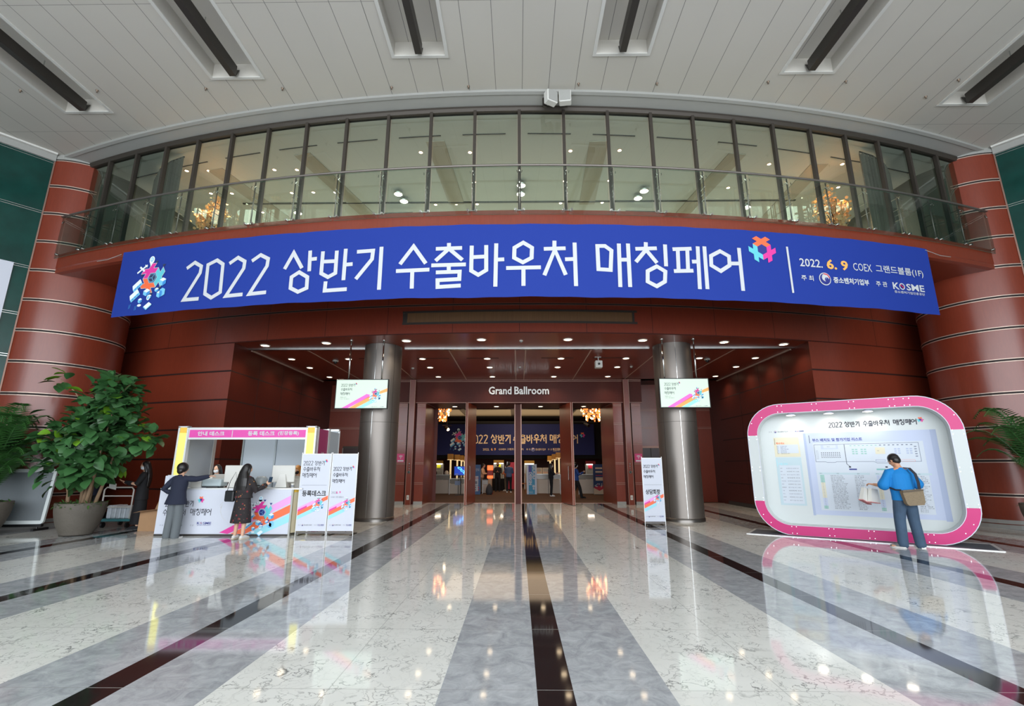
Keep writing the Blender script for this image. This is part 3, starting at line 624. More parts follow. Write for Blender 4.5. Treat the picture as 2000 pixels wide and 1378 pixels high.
for o_ in (po, co, bo):
    o_.rotation_euler = (0, 0, -12 * DA)
    for k in range(-11, 13): c = o_.copy(); C.objects.link(c); c.parent = bal; c.rotation_euler = (0, 0, k * DA)
# ------------------------------------------------------------------ ballroom shell
BW_ = mat('ballroom_wall', (92, 34, 24), .5); BC1 = mat('ballroom_ceiling', (110, 96, 80), .8); BC2 = mat('ballroom_coffer', (190, 172, 142), .7); BBLK = mat('stage_black', (20, 17, 17), .9)
b = MB(); b.poly([(-14, PY1, 0), (XC - 3.72, PY1, 0), (XC - 3.72, PY1, 5.6), (-14, PY1, 5.6)], BW_); b.poly([(XC + 3.72, PY1, 0), (14, PY1, 0), (14, PY1, 5.6), (XC + 3.72, PY1, 5.6)], BW_)
b.poly([(XC - 3.72, PY1, PZ), (XC + 3.72, PY1, PZ), (XC + 3.72, PY1, 5.6), (XC - 3.72, PY1, 5.6)], BW_)
for x in (-14, 14): b.poly([(x, PY1, 0), (x, 43, 0), (x, 43, 5.6), (x, PY1, 5.6)], BW_)
b.poly([(-14, 43, 0), (14, 43, 0), (14, 43, 5.6), (-14, 43, 5.6)], BW_)
for z in (3.0, 3.9): b.box(-14, 14, 42.94, 43, z, z + .04, BRASS)
struct(b.build('wall_ballroom'))
b = MB(); zc = 5.25
b.poly([(-14, PY1, zc), (14, PY1, zc), (14, 43, zc), (-14, 43, zc)], BC1)
for (x0, x1) in ((-6.6, -4.0), (-3.2, -.5), (.2, 3.2), (4.0, 7.0)): b.box(x0, x1, 32.3, 37.3, zc - .02, zc - .005, BC2)
for (x0, x1) in ((-6.9, -3.7), (-3.5, -.2), (-.1, 3.5), (3.7, 7.3)):
    for y in (31.8, 37.8): b.box(x0, x1, y, y + .12, zc - .12, zc, BBLK)
    b.box(x0, x0 + .1, 31.8, 37.9, zc - .12, zc, BBLK)
b.box(-8, 8, 31.2, 31.3, zc - .16, zc - .1, BBLK); b.box(-8, 8, 38.4, 38.5, zc - .4, zc - .34, BRASS)
struct(b.build('ceiling_ballroom'))
# columns
cab = MB()
def column(x, y, lab):
    t = thing('steel_column', lab, 'column', (x, y, 0), 0, None)
    b = MB(); b.lathe([(.56, .10), (.56, ZS - .003)], STEEL, 64); b.build('shaft', t, smooth=True)
    b = MB(); b.lathe([(.575, 0), (.575, .09), (.56, .10)], mat('steel_plinth', (120, 116, 112), .35, .9), 64); b.build('base_ring', t, smooth=True)
    b = MB()
    for a in (-PI / 2 - .12,): b.box(-.004, .004, -.565, -.555, .1, ZS - .004, CHROME, Matrix.Rotation(a + PI / 2, 4, 'Z'))
    for a in (.9, -1.0): b.box(-.005, .005, -.564, -.555, .1, ZS - .004, DKMET, Matrix.Rotation(a, 4, 'Z'))
    for z in (2.75,): b.lathe([(.5605, z), (.562, z + .004), (.5605, z + .008)], DKMET, 64)
    b.build('seam', t)
column(-4.16, 14.65, 'round brushed steel column left of the entrance, behind the white banners'); column(4.72, 14.6, 'round brushed steel column right of the entrance')
# ================================================================== THINGS OF THE BUILDING
# ------------------------------------------------------------------ hanging linear light bars in the ceiling troughs
names = ['leftmost of the six', 'second from left', 'just left of the ceiling centre', 'just right of the ceiling centre', 'second from right', 'rightmost of the six']
for (x, y), i in zip(TR, (2, 3, 1, 4, 0, 5)):
    t = thing('linear_ceiling_light', 'dark linear light bar in a ceiling trough, ' + names[i], 'ceiling light', (x, y, ZC), 0, 'linear light bars in the ceiling troughs')
    b = MB(); y0, y1 = -6.0, -.12; b.prism([(-.07, y0), (.07, y0), (.07, y1), (-.07, y1 + 0)], -.10, .16, DKMET)
    b.mesh([(-.07, y1, -.10), (.07, y1, -.10), (.07, y1 + .1, .16), (-.07, y1 + .1, .16)], [(0, 1, 2, 3)], DKMET); b.build('housing', t)
    for yy in (-5.2, -3.4, -1.2): b = MB(); b.cyl((0, yy, .16), (0, yy, TD), .012, CHROME, 8); b.build('hanger_rod', t)
    b = MB(); b.box(-.045, .045, y0 + .05, y1 - .05, .155, .175, WHITE); b.build('diffuser', t)
# ------------------------------------------------------------------ recessed downlights
def spotlight(parent, e, col, z=-.03, size=2.3, blend=.8):
    l = bpy.data.lights.new('lamp_light', 'SPOT'); l.energy = e; l.color = col; l.spot_size = size; l.spot_blend = blend; l.shadow_soft_size = .07
    o = bpy.data.objects.new('lamp_light', l); C.objects.link(o); o.parent = parent; o.location = (0, 0, z); return o
def make_downlight(name, lab, r, grp, e, lens, trim=WHITE, col=(1, .84, .64)):
    t = thing(name, lab, 'ceiling light', (0, 0, 0), 0, grp)
    b = MB(); b.lathe([(r * 1.28, 0), (r * 1.28, -.012), (r, -.016), (r, 0)], trim, 24); b.build('trim_ring', t, smooth=True)
    b = MB(); b.lathe([(r, -.010), (.001, -.012)], lens, 24); b.build('lens', t)
    if e: spotlight(t, e, col)
    return t
rowA = [-7.73, -5.74, -3.28, -1.06, 1.46, 3.66, 6.14, 8.05]
ord8 = ['first', 'second', 'third', 'fourth', 'fifth', 'sixth', 'seventh', 'last']
d0 = None
for i, x in enumerate(rowA):
    y = 13.72 - .0 + (x - XC) ** 2 * .0105
    lab = 'bright round downlight in the front cherry soffit, %s from the left' % ord8[i]
    if d0 is None: d0 = make_downlight('downlight', lab, .115, 'downlights in the front soffit of the entrance recess', 20, LAMP)
    t = d0 if i == 0 else dup(d0, label=lab)
    t.location = (x, y, ZS)
d1 = None
rows = [('front', 16.3), ('middle', 17.8), ('back', 19.75)]
cols = [(-7.8, 'beside the left recess wall'), (-5.83, 'left of the left column'), (-3.28, 'just right of the left column'), (-1.05, 'left of the centre line'), (1.48, 'right of the centre line'), (3.7, 'just left of the right column'), (6.2, 'right of the right column'), (8.1, 'beside the right recess wall')]
for rn, y in rows:
    for x, cn in cols:
        if rn != 'front' and abs(x) in (5.83, 6.2): continue
        lab = 'round recess ceiling downlight, %s row, %s' % (rn, cn)
        if d1 is None: d1 = t = make_downlight('downlight', lab, .10, 'downlights in the recess ceiling', 13, LAMP)
        else: t = dup(d1, label=lab)
        t.location = (x, y, ZS)
for x, nm in ((-2.8, 'over the leftmost opening'), (-.95, 'left of the centre post'), (1.0, 'right of the centre post'), (2.9, 'over the rightmost opening')):
    t = dup(d1, label='downlight in the door portal soffit %s' % nm); t.location = (x, 21.5, PZ); t['group'] = 'downlights of the door portal'
# upper lobby downlights
UL = [(822, 297), (870, 297), (918, 297), (1114, 294), (1162, 293), (1210, 293), (365, 333), (408, 333), (536, 331), (580, 331), (625, 331), (1410, 321), (1502, 320), (1645, 320), (1689, 320), (882, 356), (926, 355), (1103, 353), (1147, 352), (1190, 352), (412, 377), (453, 377), (570, 376), (612, 375), (655, 375), (1422, 366), (1595, 365), (1637, 365), (851, 399), (891, 398), (932, 398), (1095, 396), (1136, 395), (1176, 395), (513, 414)]
u0 = None
for i, (u, v) in enumerate(UL):
    p = aZ(u, v, ZL)
    lab = 'small warm downlight in the beige lobby ceiling seen through the upper glazing'
    if u0 is None: u0 = t = make_downlight('lobby_downlight', lab, .05, 'downlights of the upper lobby ceiling', 0, LAMPW, mat('warm_trim', (226, 176, 130), .5))
    else: t = dup(u0)
    t.location = (p.x, p.y, ZL)
    cls = lambda q: next((n for n, w in enumerate((315, 345, 362, 388, 406)) if q[1] < w), 5)
    rn = ['nearest', 'second', 'third', 'fourth', 'fifth', 'rearmost'][cls((u, v))]; sd_ = 'left' if u < 1011 else 'right'
    row = sorted(q for q in UL if cls(q) == cls((u, v)) and (q[0] < 1011) == (u < 1011))
    t['label'] = 'small warm lobby downlight, %s row of the %s half, %s from the left' % (rn, sd_, ['first', 'second', 'third', 'fourth', 'fifth', 'sixth', 'seventh', 'eighth', 'ninth', 'tenth', 'eleventh', 'twelfth'][row.index((u, v))])
u1 = None
for (u, v, where) in ((778, 378, 'upper one beside the left blue-grey drape'), (789, 392, 'lower one beside the left blue-grey drape'), (582, 415, 'alone near the balcony floor on the left'), (1018, 361, 'upper one of the centre pair'), (1017, 378, 'lower one of the centre pair'), (1258, 372, 'upper one beside the right blue-grey drape'), (1246, 386, 'lower one beside the right blue-grey drape'), (1458, 404, 'alone near the balcony floor on the right')):
    p = aZ(u, v, ZL - .12); lab = 'bright round lobby lamp, ' + where
    if u1 is None:
        u1 = t = thing('lobby_lamp', lab, 'ceiling light', (0, 0, 0), 0, 'large round lamps of the upper lobby')
        b = MB(); b.lathe([(.001, .12), (.03, .12), (.03, .05), (.14, .04), (.145, -.02), (.125, -.03)], CHROME, 24); b.build('housing', t, smooth=True)
        b = MB(); b.lathe([(.125, -.02), (.08, -.045), (.001, -.05)], LAMPW, 24); b.build('bulb', t, smooth=True)
    else: t = dup(u1, label=lab)
    t.location = p
# slot diffusers in the lobby ceiling
sd = None
sp = [(x, BCY - math.sqrt(36.0 ** 2 - x * x)) for x in [-11.0 + 1.69 * k for k in range(14)]]
for i, (x, y) in enumerate(sp):
    lab = 'thin dark slot diffuser in the lobby ceiling, %s from the left end' % ['first', 'second', 'third', 'fourth', 'fifth', 'sixth', 'seventh', 'eighth', 'ninth', 'tenth', 'eleventh', 'twelfth', 'thirteenth', 'last'][i]
    if sd is None: b = MB(); b.box(-.56, .56, -.012, .012, -.015, 0, BLACK); sd = o = b.build('slot_diffuser'); tag(o, lab, 'air vent', 'slot diffusers in the upper lobby ceiling')
    else: o = dup(sd, label=lab)
    o.location = (x, y, ZL); o.rotation_euler = (0, 0, math.atan2(x, 36))
# curtains
def curtain(name, pts, z0, z1, m, lab, amp=.05, pitch=.14, grp=None, rail=True):
    t = thing(name, lab, 'curtain', (0, 0, 0), 0, grp); L = [Vector(p) for p in pts]; fine = []
    for a, c in zip(L, L[1:]):
        n = max(2, int((c - a).length / (pitch / 6)))
        for k in range(n): fine.append(a.lerp(c, k / n))
    fine.append(L[-1]); out = []; acc = 0
    for i, p in enumerate(fine):
        q = fine[max(i - 1, 0)]; acc += (p - q).length; d = (fine[min(i + 1, len(fine) - 1)] - q).normalized(); out.append(p + Vector((-d.y, d.x)) * amp * math.sin(acc / pitch * 2 * PI))
    b = MB(); n = len(out); b.mesh([(p.x, p.y, z0) for p in out] + [(p.x, p.y, z1 - .03 * abs(math.sin(i * .5))) for i, p in enumerate(out)], [(i, i + 1, n + i + 1, n + i) for i in range(n - 1)], m); b.build('drape', t, smooth=True)
    b = MB(); b.tube([(p[0], p[1], z1 + .02) for p in pts], .02, DKMET, 8); b.build('curtain_rail', t)
CURT = mat('curtain_grey', (98, 94, 86), .9); CURB = mat('curtain_blue_grey', (96, 112, 120), .9)
for s, nm in ((-1, 'left'), (1, 'right')):
    pts = [(XC + s * (8.9 + 1.7 * math.sin(k * .2)), 11.75 + 1.7 * (1 - math.cos(k * .2))) for k in range(0, 8)]
    pts = [(XC + s * x, y) for x, y in ((9.25, 11.75), (9.75, 11.95), (10.3, 12.3), (10.8, 12.8), (11.0, 13.4))]
    curtain('curtain', pts, ZF, ZL - .1, CURT, 'dark grey pleated curtain curving behind the glazing near its %s end' % nm, grp='curtains of the upper lobby')
for s, nm in ((-1, 'left'), (1, 'right')):
    x0 = XC + s * 3.55; curtain('curtain', [(x0, 14.75), (x0 + s * 1.0, 14.8)], ZF, ZL - .15, CURB, 'blue-grey pleated drape far back in the lobby, %s of the centre' % nm, .06, .16, 'curtains of the upper lobby')
b = MB(); b.box(-9, 9, 14.3, 14.36, ZL - .03, ZL, DKMET); tag(b.build('curtain_track'), 'long dark straight ceiling track across the upper lobby', 'track')
# blossom trees in dark vases
PETAL = mat('blossom', (232, 190, 140), .8); BARK = mat('bark', (70, 52, 40), .9)
for s, nm in ((-1, 'left'), (1, 'right')):
    t = thing('blossom_tree', 'warm lit pale blossom tree in a dark vase behind the %s part of the glazing' % nm, 'tree', (XC + s * 8.7, 12.35, ZF)); rnd = random.Random(5 + s)
    b = MB(); b.lathe([(.12, 0), (.2, .15), (.24, .4), (.15, .62), (.13, .7), (.11, .68)], BLACK, 24); b.build('vase', t, smooth=True)
    b = MB(); tips = []
    for k in range(16):
        a = rnd.uniform(0, 2 * PI); e = Vector((math.cos(a) * rnd.uniform(.2, .5), math.sin(a) * rnd.uniform(.1, .35), rnd.uniform(.9, 1.75))); mid = Vector((e.x * .35, e.y * .35, e.z * .6 + .1)); b.tube([(0, 0, .5), mid, e], [.018, .012, .005], BARK, 5); tips += [mid.lerp(e, q) for q in (.2, .45, .7, .85, 1)]
    b.build('branches', t)
    b = MB()
    for p in tips:
        for k in range(9):
            c = p + Vector((rnd.gauss(0, .07), rnd.gauss(0, .07), rnd.gauss(0, .07))); r_ = rnd.uniform(.028, .05); nrm = Vector((rnd.gauss(0, 1), rnd.gauss(0, 1), rnd.gauss(0, 1))).normalized(); u_ = nrm.orthogonal().normalized() * r_; w_ = nrm.cross(u_)
            b.poly([c + u_ * math.cos(q * PI / 2.5) + w_ * math.sin(q * PI / 2.5) for q in range(5)], PETAL)
    b.build('blossom', t)
    l = bpy.data.lights.new('tree_fill', 'SPOT'); l.energy = 260; l.color = (1, .66, .36); l.spot_size = .9; l.shadow_soft_size = .1; o = bpy.data.objects.new('tree_fill', l); C.objects.link(o); o.location = (XC + s * 8.7, 12.5, 9.8); o.rotation_euler = (0, 0, 0)  # unseen spot added to brighten the blossom, no fixture built
# loudspeakers on the cornice
for dx, lab, rz in ((-.19, 'white box loudspeaker on the cornice, left one of the pair', .5), (.14, 'white box loudspeaker on the cornice, right one of the pair', -.12)):
    t = thing('loudspeaker', lab, 'speaker', (.98 + dx, 9.72, 9.86), rz, 'pair of loudspeakers on the cornice')
    b = MB(); b.bbox(-.14, .14, -.09, .1, -.14, .16, WHITE, .02); b.build('cabinet', t)
    b = MB(); b.bbox(-.12, .12, -.10, -.085, -.12, .14, OFFW, .004); b.build('grille', t)
    b = MB(); b.box(-.02, .02, .1, .28, .02, .06, DKMET); b.box(-.05, .05, .26, .3, -.02, .2, DKMET); b.build('bracket', t)
# ceiling sensors, camera domes, projector
def dome(x, y, lab):
    t = thing('camera_dome', lab, 'security camera', (x, y, ZS)); b = MB(); b.lathe([(.1, 0), (.1, -.04), (.07, -.05)], OFFW, 20); b.build('mount', t, smooth=True)
    b = MB(); b.lathe([(.065, -.05), (.06, -.09), (.03, -.12), (.001, -.13)], BLACK, 20); b.build('dome', t, smooth=True)
dome(-6.37, 16.55, 'dome camera on the recess ceiling left of the left column'); dome(6.52, 16.45, 'dome camera on the recess ceiling right of the right column')
def sensor(x, y, z, lab):
    t = thing('smoke_detector', lab, 'smoke detector', (x, y, z), 0, 'ceiling detectors'); b = MB(); b.lathe([(.055, 0), (.055, -.02), (.045, -.03)], WHITE, 16); b.build('base', t, smooth=True)
    b = MB(); b.lathe([(.04, -.03), (.035, -.055), (.001, -.06)], OFFW, 16); b.build('head', t, smooth=True)
sensor(.1, 13.85, ZS, 'small white detector in the middle of the front soffit'); sensor(.08, 17.75, ZS, 'small white detector between the twin centre ceiling lines')
sensor(-3.95, 17.9, ZS, 'small white detector beside the left column ceiling line'); sensor(4.2, 17.7, ZS, 'small white detector beside the right column ceiling line')
for i, (u, v) in enumerate(((402, 172), (552, 172), (765, 170), (915, 168), (1130, 163), (1283, 162), (1500, 159), (1652, 158), (40, 176), (190, 176), (1808, 188), (1872, 155))):
    p = aZ(u, v, ZC); b = MB(); b.lathe([(.03, 0), (.028, -.02), (.012, -.03), (.012, -.06), (.02, -.062), (.001, -.064)], mat('sprinkler_brass', (120, 104, 90), .4, .6), 10); o = b.build('ceiling_sprinkler', smooth=True); o.location = (p.x, p.y, ZC)
    tag(o, 'tiny sprinkler head in the white ceiling, %s along the row from the left' % ['third', 'fourth', 'fifth', 'sixth', 'seventh', 'eighth', 'ninth', 'tenth', 'first', 'second', 'twelfth', 'eleventh'][i], 'sprinkler', 'sprinkler heads in the main ceiling')
t = thing('hanging_projector', 'small white box hanging from the recess ceiling left of the right column', 'projector', (2.72, 16.1, ZS)); b = MB(); b.cyl((0, 0, 0), (0, 0, -.14), .02, WHITE, 8); b.box(-.12, .1, -.015, .015, -.015, 0, WHITE); b.build('pole', t)
b = MB(); b.bbox(-.12, .12, -.12, .12, -.38, -.14, WHITE, .015); b.build('body', t); b = MB(); b.cyl((0, -.12, -.26), (0, -.14, -.26), .04, BLACK, 16); b.build('lens', t)
# air grille in the lintel
t = thing('air_grille', 'long bronze air grille with dark frame in the cherry lintel over the entrance', 'air vent', (XC, WCY, 0)); b = MB(); ga = 3.2 / WR
pl = arc(0, 0, WR + .012, -ga, ga, 24); pf = arc(0, 0, WR, -ga - .003, ga + .003, 24)
b.wall(pl, 5.42, 5.73, mat('bronze_mesh', (112, 82, 54), .5, .3, noise=(60, .3, (1, 1, .02)))); b.build('mesh_panel', t)
b = MB(); z0, z1, w = 5.38, 5.77, .055; b.band(pf, z0, z0 + w, .03, DKMET); b.band(pf, z1 - w, z1, .03, DKMET); b.band(pf[:1] + [((pf[0][0] * .98 + pf[1][0] * .02), (pf[0][1] * .98 + pf[1][1] * .02))][:0] + pf[:2], z0, z1, .0, DKMET)
for q in (-ga, ga): M_ = Matrix.Rotation(q, 4, 'Z'); b.box(-.03, .03, -WR - .03, -WR, z0, z1, DKMET, M_)
b.build('frame', t)
# Grand Ballroom lettering
LETTER = mat('sign_letter_steel', (196, 194, 190), .3, .6)
t = thing('wall_lettering', 'grey metal letters reading Grand Ballroom on the cherry lintel over the doors', 'sign', (0, PY0 - .02, 0))
def letters(word, x, z, h, w):
    vs, fs, x0, x1, y0, y1 = text_mesh(word, .018); sx = w / (x1 - x0); sz = h / (y1 - y0); b = MB()
    V = [(x + (p[0] - x0) * sx, p[1] * sz + z) for p in vs]; n = len(V)
    edges = {}
    for f in fs:
        for i in range(len(f)):
            e = (f[i], f[(i + 1) % len(f)]); edges[e] = 1
    b.mesh([(p[0], -.04, p[1]) for p in V] + [(p[0], 0, p[1]) for p in V], list(fs) + [(a, c, n + c, n + a) for (a, c) in edges if (c, a) not in edges], LETTER); return b
letters('Grand', -1.23, 4.46, .33, .96).build('lettering', t); letters('Ballroom', -.15, 4.46, .33, 1.46).build('lettering', t)
# ------------------------------------------------------------------ big blue banner
BLUE = mat('banner_blue', (8, 46, 140), .8)
BR = 37.1
def bmap(s, z, d): a = s / BR; r = BR + .012 + d; return (XC + r * math.sin(a), BCY - r * math.cos(a), z + .0)
t = thing('banner', 'very wide blue banner with white lettering hung across the balcony front', 'banner', (0, 0, 0))
b = MB(); n = 120
def btop(s): return 6.745 + .006 * math.sin(s * 4.1) + .004 * math.sin(s * 9)
def bbot(s): return 5.035 + .008 * math.sin(s * 2.3 + 1) + .005 * math.sin(s * 7)
ss = [-10.1 + 20.32 * i / n for i in range(n + 1)]; zs = [0, .25, .5, .75, 1]
b.mesh([bmap(s, bbot(s) * (1 - q) + btop(s) * q, 0 + .006 * math.sin(s * 1.7) * (1 - q)) for s in ss for q in zs], [(i * 5 + j, (i + 1) * 5 + j, (i + 1) * 5 + j + 1, i * 5 + j + 1) for i in range(n) for j in range(4)], BLUE)
b.build('cloth', t, smooth=True)
cv = Canvas(bmap, .004)
for g_ in GLY:
    for st in GLY[g_]: cv.stroke([p for p in st if p], .088, BW, 3, st[-1] == 0)
cv.build('lettering', t)
cv = Canvas(bmap, .004); cv.rect(6.125, 5.28, 6.175, 6.4, BW, 3)
cv.text('2022.', 6.42, 5.94, .20, BW, 3, .012, .59); cv.text('6. 9', 7.12, 5.92, .25, GOLD, 3, .03, .58); cv.text('COEX', 7.84, 5.945, .19, BW, 3, .0, .52); cv.text('그랜드볼룸(1F)', 8.48, 5.93, .22, BW, 3, .01, 1.43)
cv.text('주 최', 6.41, 5.60, .13, BW, 3, .012, .31); gov_mark(cv, 7.02, 5.67, .155, 3); cv.text('중소벤처기업부', 7.24, 5.59, .15, BW, 3, .03, .97)
cv.text('주 관', 8.41, 5.60, .13, BW, 3, .012, .32); kosme(cv, 8.89, 5.57, .17, .96, BW, 3)
cv.build('lettering', t)
cv = Canvas(bmap, .004); plus_logo(cv, 5.52, 6.29, .128, [ORG, TEAL, MAG], 3, hole=NAVY); cv.build('emblem', t)
cv = Canvas(bmap, .003); trade_art(cv, -8.985, 5.944, .103, 3, line=BW, dark=mat('ink_slate', (52, 60, 92), .5)); cv.build('trade_picture', t)
for s in (-1, 1):
    b = MB(); e = 10.15 * s; b.tube([bmap(e, 6.7, .01), bmap(e + s * .5, 6.62, .0), bmap(e + s * .95, 6.66, -.05)], .008, OFFW, 6); b.build('tie_cord', t)
# ------------------------------------------------------------------ hanging screens
SCR = mat('screen_glow', (150, 165, 152), .3, emit=.36); SC_P = mat('screen_pink', (190, 60, 150), .3, emit=.3); SC_O = mat('screen_orange', (226, 120, 40), .3, emit=.3); SC_T = mat('screen_teal', (110, 190, 168), .3, emit=.3); SC_D = mat('screen_ink', (60, 70, 74), .4)
def ribbon(cv, x0, y0, x1, y1, w, m, k, cut=None):
    cv.stroke([(x0, y0), (x1, y1)], w, m, k)
def screen(u0, v0, u1, v1, y, lab, rods):
    a = aY(u0, v0, y); c = aY(u1, v1, y); w, h = c.x - a.x, a.z - c.z; t = thing('hanging_screen', lab, 'screen', ((a.x + c.x) / 2, y, c.z))
    b = MB(); b.bbox(-w / 2, w / 2, 0, .07, 0, h, BLACK, .008); b.box(-w / 4, w / 4, .07, .1, h * .3, h * .7, BLACK); b.build('housing', t)
    e = .025; W_, H_ = w - 2 * e, h - 2 * e
    cv = Canvas(lambda x, y_, d: (-W_ / 2 + x, -.002 - d, e + y_)); cv.rect(0, 0, W_, H_, SCR, 0)
    sw = .085
    for i, m in enumerate((SC_P, SC_O, SC_T)):
        x0 = W_ * (.13 + .145 * i); y0 = 0; L = W_ * (.52 - .11 * i); ang = math.radians(28); dx, dy = math.cos(ang), math.sin(ang)
        cv.poly([(x0, 0), (x0 + sw / dy, 0), (x0 + sw / dy + L * dx - sw / dy * .0, L * dy), (x0 + L * dx + .02, L * dy + .045)], m, 1)
    cv.poly([(W_ * .86, H_ * .5), (W_, H_ * .58), (W_, H_ * .70), (W_ * .87, H_ * .60), (W_ * .84, H_ * .56)], SC_O, 1)
    trade_art(cv, W_ * .78, H_ * .50, .032, 2)
    three_lines(cv, W_ * .09, H_ * .76, .085, .125, .009, SC_D, 1)
    cv.text('2022. 6. 9', W_ * .09, H_ * .36, .03, SC_D, 1); cv.text('COEX 그랜드볼룸(1F)', W_ * .09, H_ * .30, .03, SC_D, 1)
    credit_line(cv, W_ * .68, H_ * .035, .02, W_ * .27); cv.build('display', t)
    for (u, v) in rods:
        p = aY(u, v, y + .04); b = MB(); b.cyl((p.x - t.location.x, .04, h - .05), (p.x - t.location.x, .04, ZS - c.z), .022, CHROME, 12); b.lathe([(.05, ZS - c.z), (.05, ZS - c.z - .015), (.022, ZS - c.z - .02)], CHROME, 16, (p.x - t.location.x, .04, 0)); b.build('hanging_rod', t, smooth=True)
screen(657, 740, 756, 798, 13.75, 'hanging screen showing the fair title, in front of the left steel column', ((684, 700), (748, 700)))
screen(1286, 738, 1389, 796, 13.7, 'hanging screen showing the fair title, in front of the right steel column', ((1295, 700), (1357, 700)))
# ------------------------------------------------------------------ small wall fittings
for s, nm in ((-1, 'left'), (1, 'right')):
    x = XC + s * 4.48
    t = thing('wall_switches', 'column of three round buttons and a key switch on the %s portal post' % nm, 'switch', (x, PY0 - .14, 0))
    for z in (1.6, 1.5, 1.4): b = MB(); b.cyl((0, 0, z), (0, -.012, z), .025, CHROME, 12); b.build('button', t)
    b = MB(); b.cyl((0, 0, 1.27), (0, -.02, 1.27), .06, CHROME, 16); b.cyl((0, -.02, 1.27), (0, -.03, 1.27), .03, BLACK, 12); b.build('key_switch', t)
    t = thing('socket_plate', 'small pale socket plate low on the %s portal post' % nm, 'socket', (x, PY0 - .14, .28)); b = MB(); b.bbox(-.05, .05, -.012, 0, -.09, .09, WHITE, .004); b.build('plate', t); b = MB(); b.box(-.02, .02, -.016, -.012, -.04, .04, OFFW); b.build('socket', t)
    xs_ = XC + s * 4.87
    t = thing('wifi_sign', 'small magenta wifi sign on the cherry panel strip %s of the doors' % nm, 'sign', (xs_, PY0 - .02, 1.66)); b = MB(); b.bbox(-.15, .15, -.012, 0, 0, .34, mat('sign_magenta', (200, 46, 110), .4), .003); b.build('plate', t)
    cv = Canvas(lambda x_, y_, d: (x_, -.014 - d, y_))
    for r_ in (.04, .075, .11): cv.stroke([(r_ * math.cos(q), .16 + r_ * math.sin(q)) for q in [PI / 4 + PI / 2 * i / 8 for i in range(9)]], .018, BW, 1)
    cv.circle(0, .15, .016, BW, 1); cv.rect(-.12, .03, .12, .085, BW, 1); cv.build('symbol', t)
# ================================================================== REGISTRATION BOOTH
ALU = mat('booth_aluminium', (206, 208, 208), .35, .3); BPAN = mat('booth_panel', (172, 182, 192), .5); CREAMP = mat('counter_side', (206, 196, 170), .5)
YEL = mat('lit_yellow_panel', (250, 238, 96), .5, emit=.22); YEL2 = mat('yellow_cap', (236, 190, 70), .5); BOOTHP = mat('booth_magenta', (214, 66, 160), .45); MAG2 = mat('booth_dark_magenta', (160, 44, 100), .45)
B0, B1, BY = -8.09, -4.78, 11.62
t = thing('registration_booth', 'white framed registration booth with magenta fascia and yellow lit posts', 'booth', (0, 0, 0))
b = MB(); b.box(B0 + .25, B1 - .25, BY, BY + .06, 2.12, 2.40, ALU); b.build('fascia_frame', t)
cv = Canvas(lambda x, z, d: (x, BY - .004 - d, z)); cv.rect(B0 + .27, 2.165, B1 - .25, 2.345, BOOTHP, 0)
cv.text('안내 데스크', -7.62, 2.205, .105, BW, 1, .03, .64); cv.rect(-6.80, 2.18, -6.785, 2.33, BW, 1); cv.text('등록 데스크', -6.42, 2.205, .11, BW, 1, .03, .64); cv.text('(현장등록)', -5.70, 2.205, .11, BW, 1, .03, .5)
cv.build('fascia_sign', t)
for x, nm in ((B0, 'l'), (B1 - .25, 'r')):
    b = MB(); 
    for dx in (0, .21): b.box(x + dx, x + dx + .04, BY - .02, BY + .08, 0 if nm == 'l' else 0, 2.42, ALU)
    b.box(x, x + .25, BY - .02, BY + .08, 2.40, 2.43, ALU); b.build('post', t)
    b = MB(); b.box(x + .04, x + .21, BY - .005, BY + .02, .1, 2.27, YEL); b.build('lit_panel', t)
    b = MB(); b.box(x + .04, x + .21, BY - .008, BY + .02, 2.27, 2.40, YEL2); b.build('cap_panel', t)
# side walls, back wall
def panel(x0, x1, y0, y1, z0, z1, m=BPAN, nm='wall_panel'):
    b = MB(); b.box(x0, x1, y0, y1, z0, z1, m); return b.build(nm, t)
panel(B0, B0 + .03, BY + .08, 13.0, 0, 2.40); panel(B1 - .03, B1, BY + .08, 12.35, 0, 2.38, MAG2, 'side_sign')
cv = Canvas(lambda x, z, d: (B1 + .001 + d, BY + .4 + x, z)); cv.text('12', -.02, 1.62, .22, BW, 1, .02, .16); cv.build('side_number', t)
panel(B1 - .02, B1, 12.45, 13.1, 0, 2.36)
for y in (BY + .1, 12.36, 12.42, 13.1): b = MB(); b.box(B1 - .04, B1 + .012, y, y + .04, 0, 2.42, ALU); b.build('post', t)
for (x0, x1) in ((-7.28, -6.45), (-6.41, -5.6), (-5.56, B1 - .04)): panel(x0, x1, 13.08, 13.10, 0, 2.42)
for x in (-7.32, -6.45, -5.6): b = MB(); b.box(x, x + .04, 13.05, 13.12, 0, 2.42, mat('booth_post_grey', (140, 148, 152), .4, .4)); b.build('post', t)
b = MB(); b.box(B0, B1, 13.05, 13.12, 2.40, 2.46, ALU); b.box(B0, B0 + .04, 12.98, 13.1, 0, 2.44, ALU); b.build('top_rail', t)
for i, x in enumerate((-7.45, -6.55, -5.65)):
    t2 = thing('booth_spotlight', 'small spotlight inside the booth fascia, %s of three' % ['left', 'middle', 'right'][i], 'lamp', (x, BY + .22, 2.22), 0, 'spotlights inside the booth'); b = MB(); b.cyl((0, -.14, .06), (0, 0, .04), .012, ALU, 8); b.build('arm', t2)
    b = MB(); b.lathe([(.02, .06), (.05, .04), (.06, -.03)], ALU, 16); b.build('shade', t2, smooth=True); b = MB(); b.lathe([(.055, -.02), (.001, -.025)], LAMPW, 16); b.build('bulb', t2)
    spotlight(t2, 2.5, (1, .97, .92), -.05)
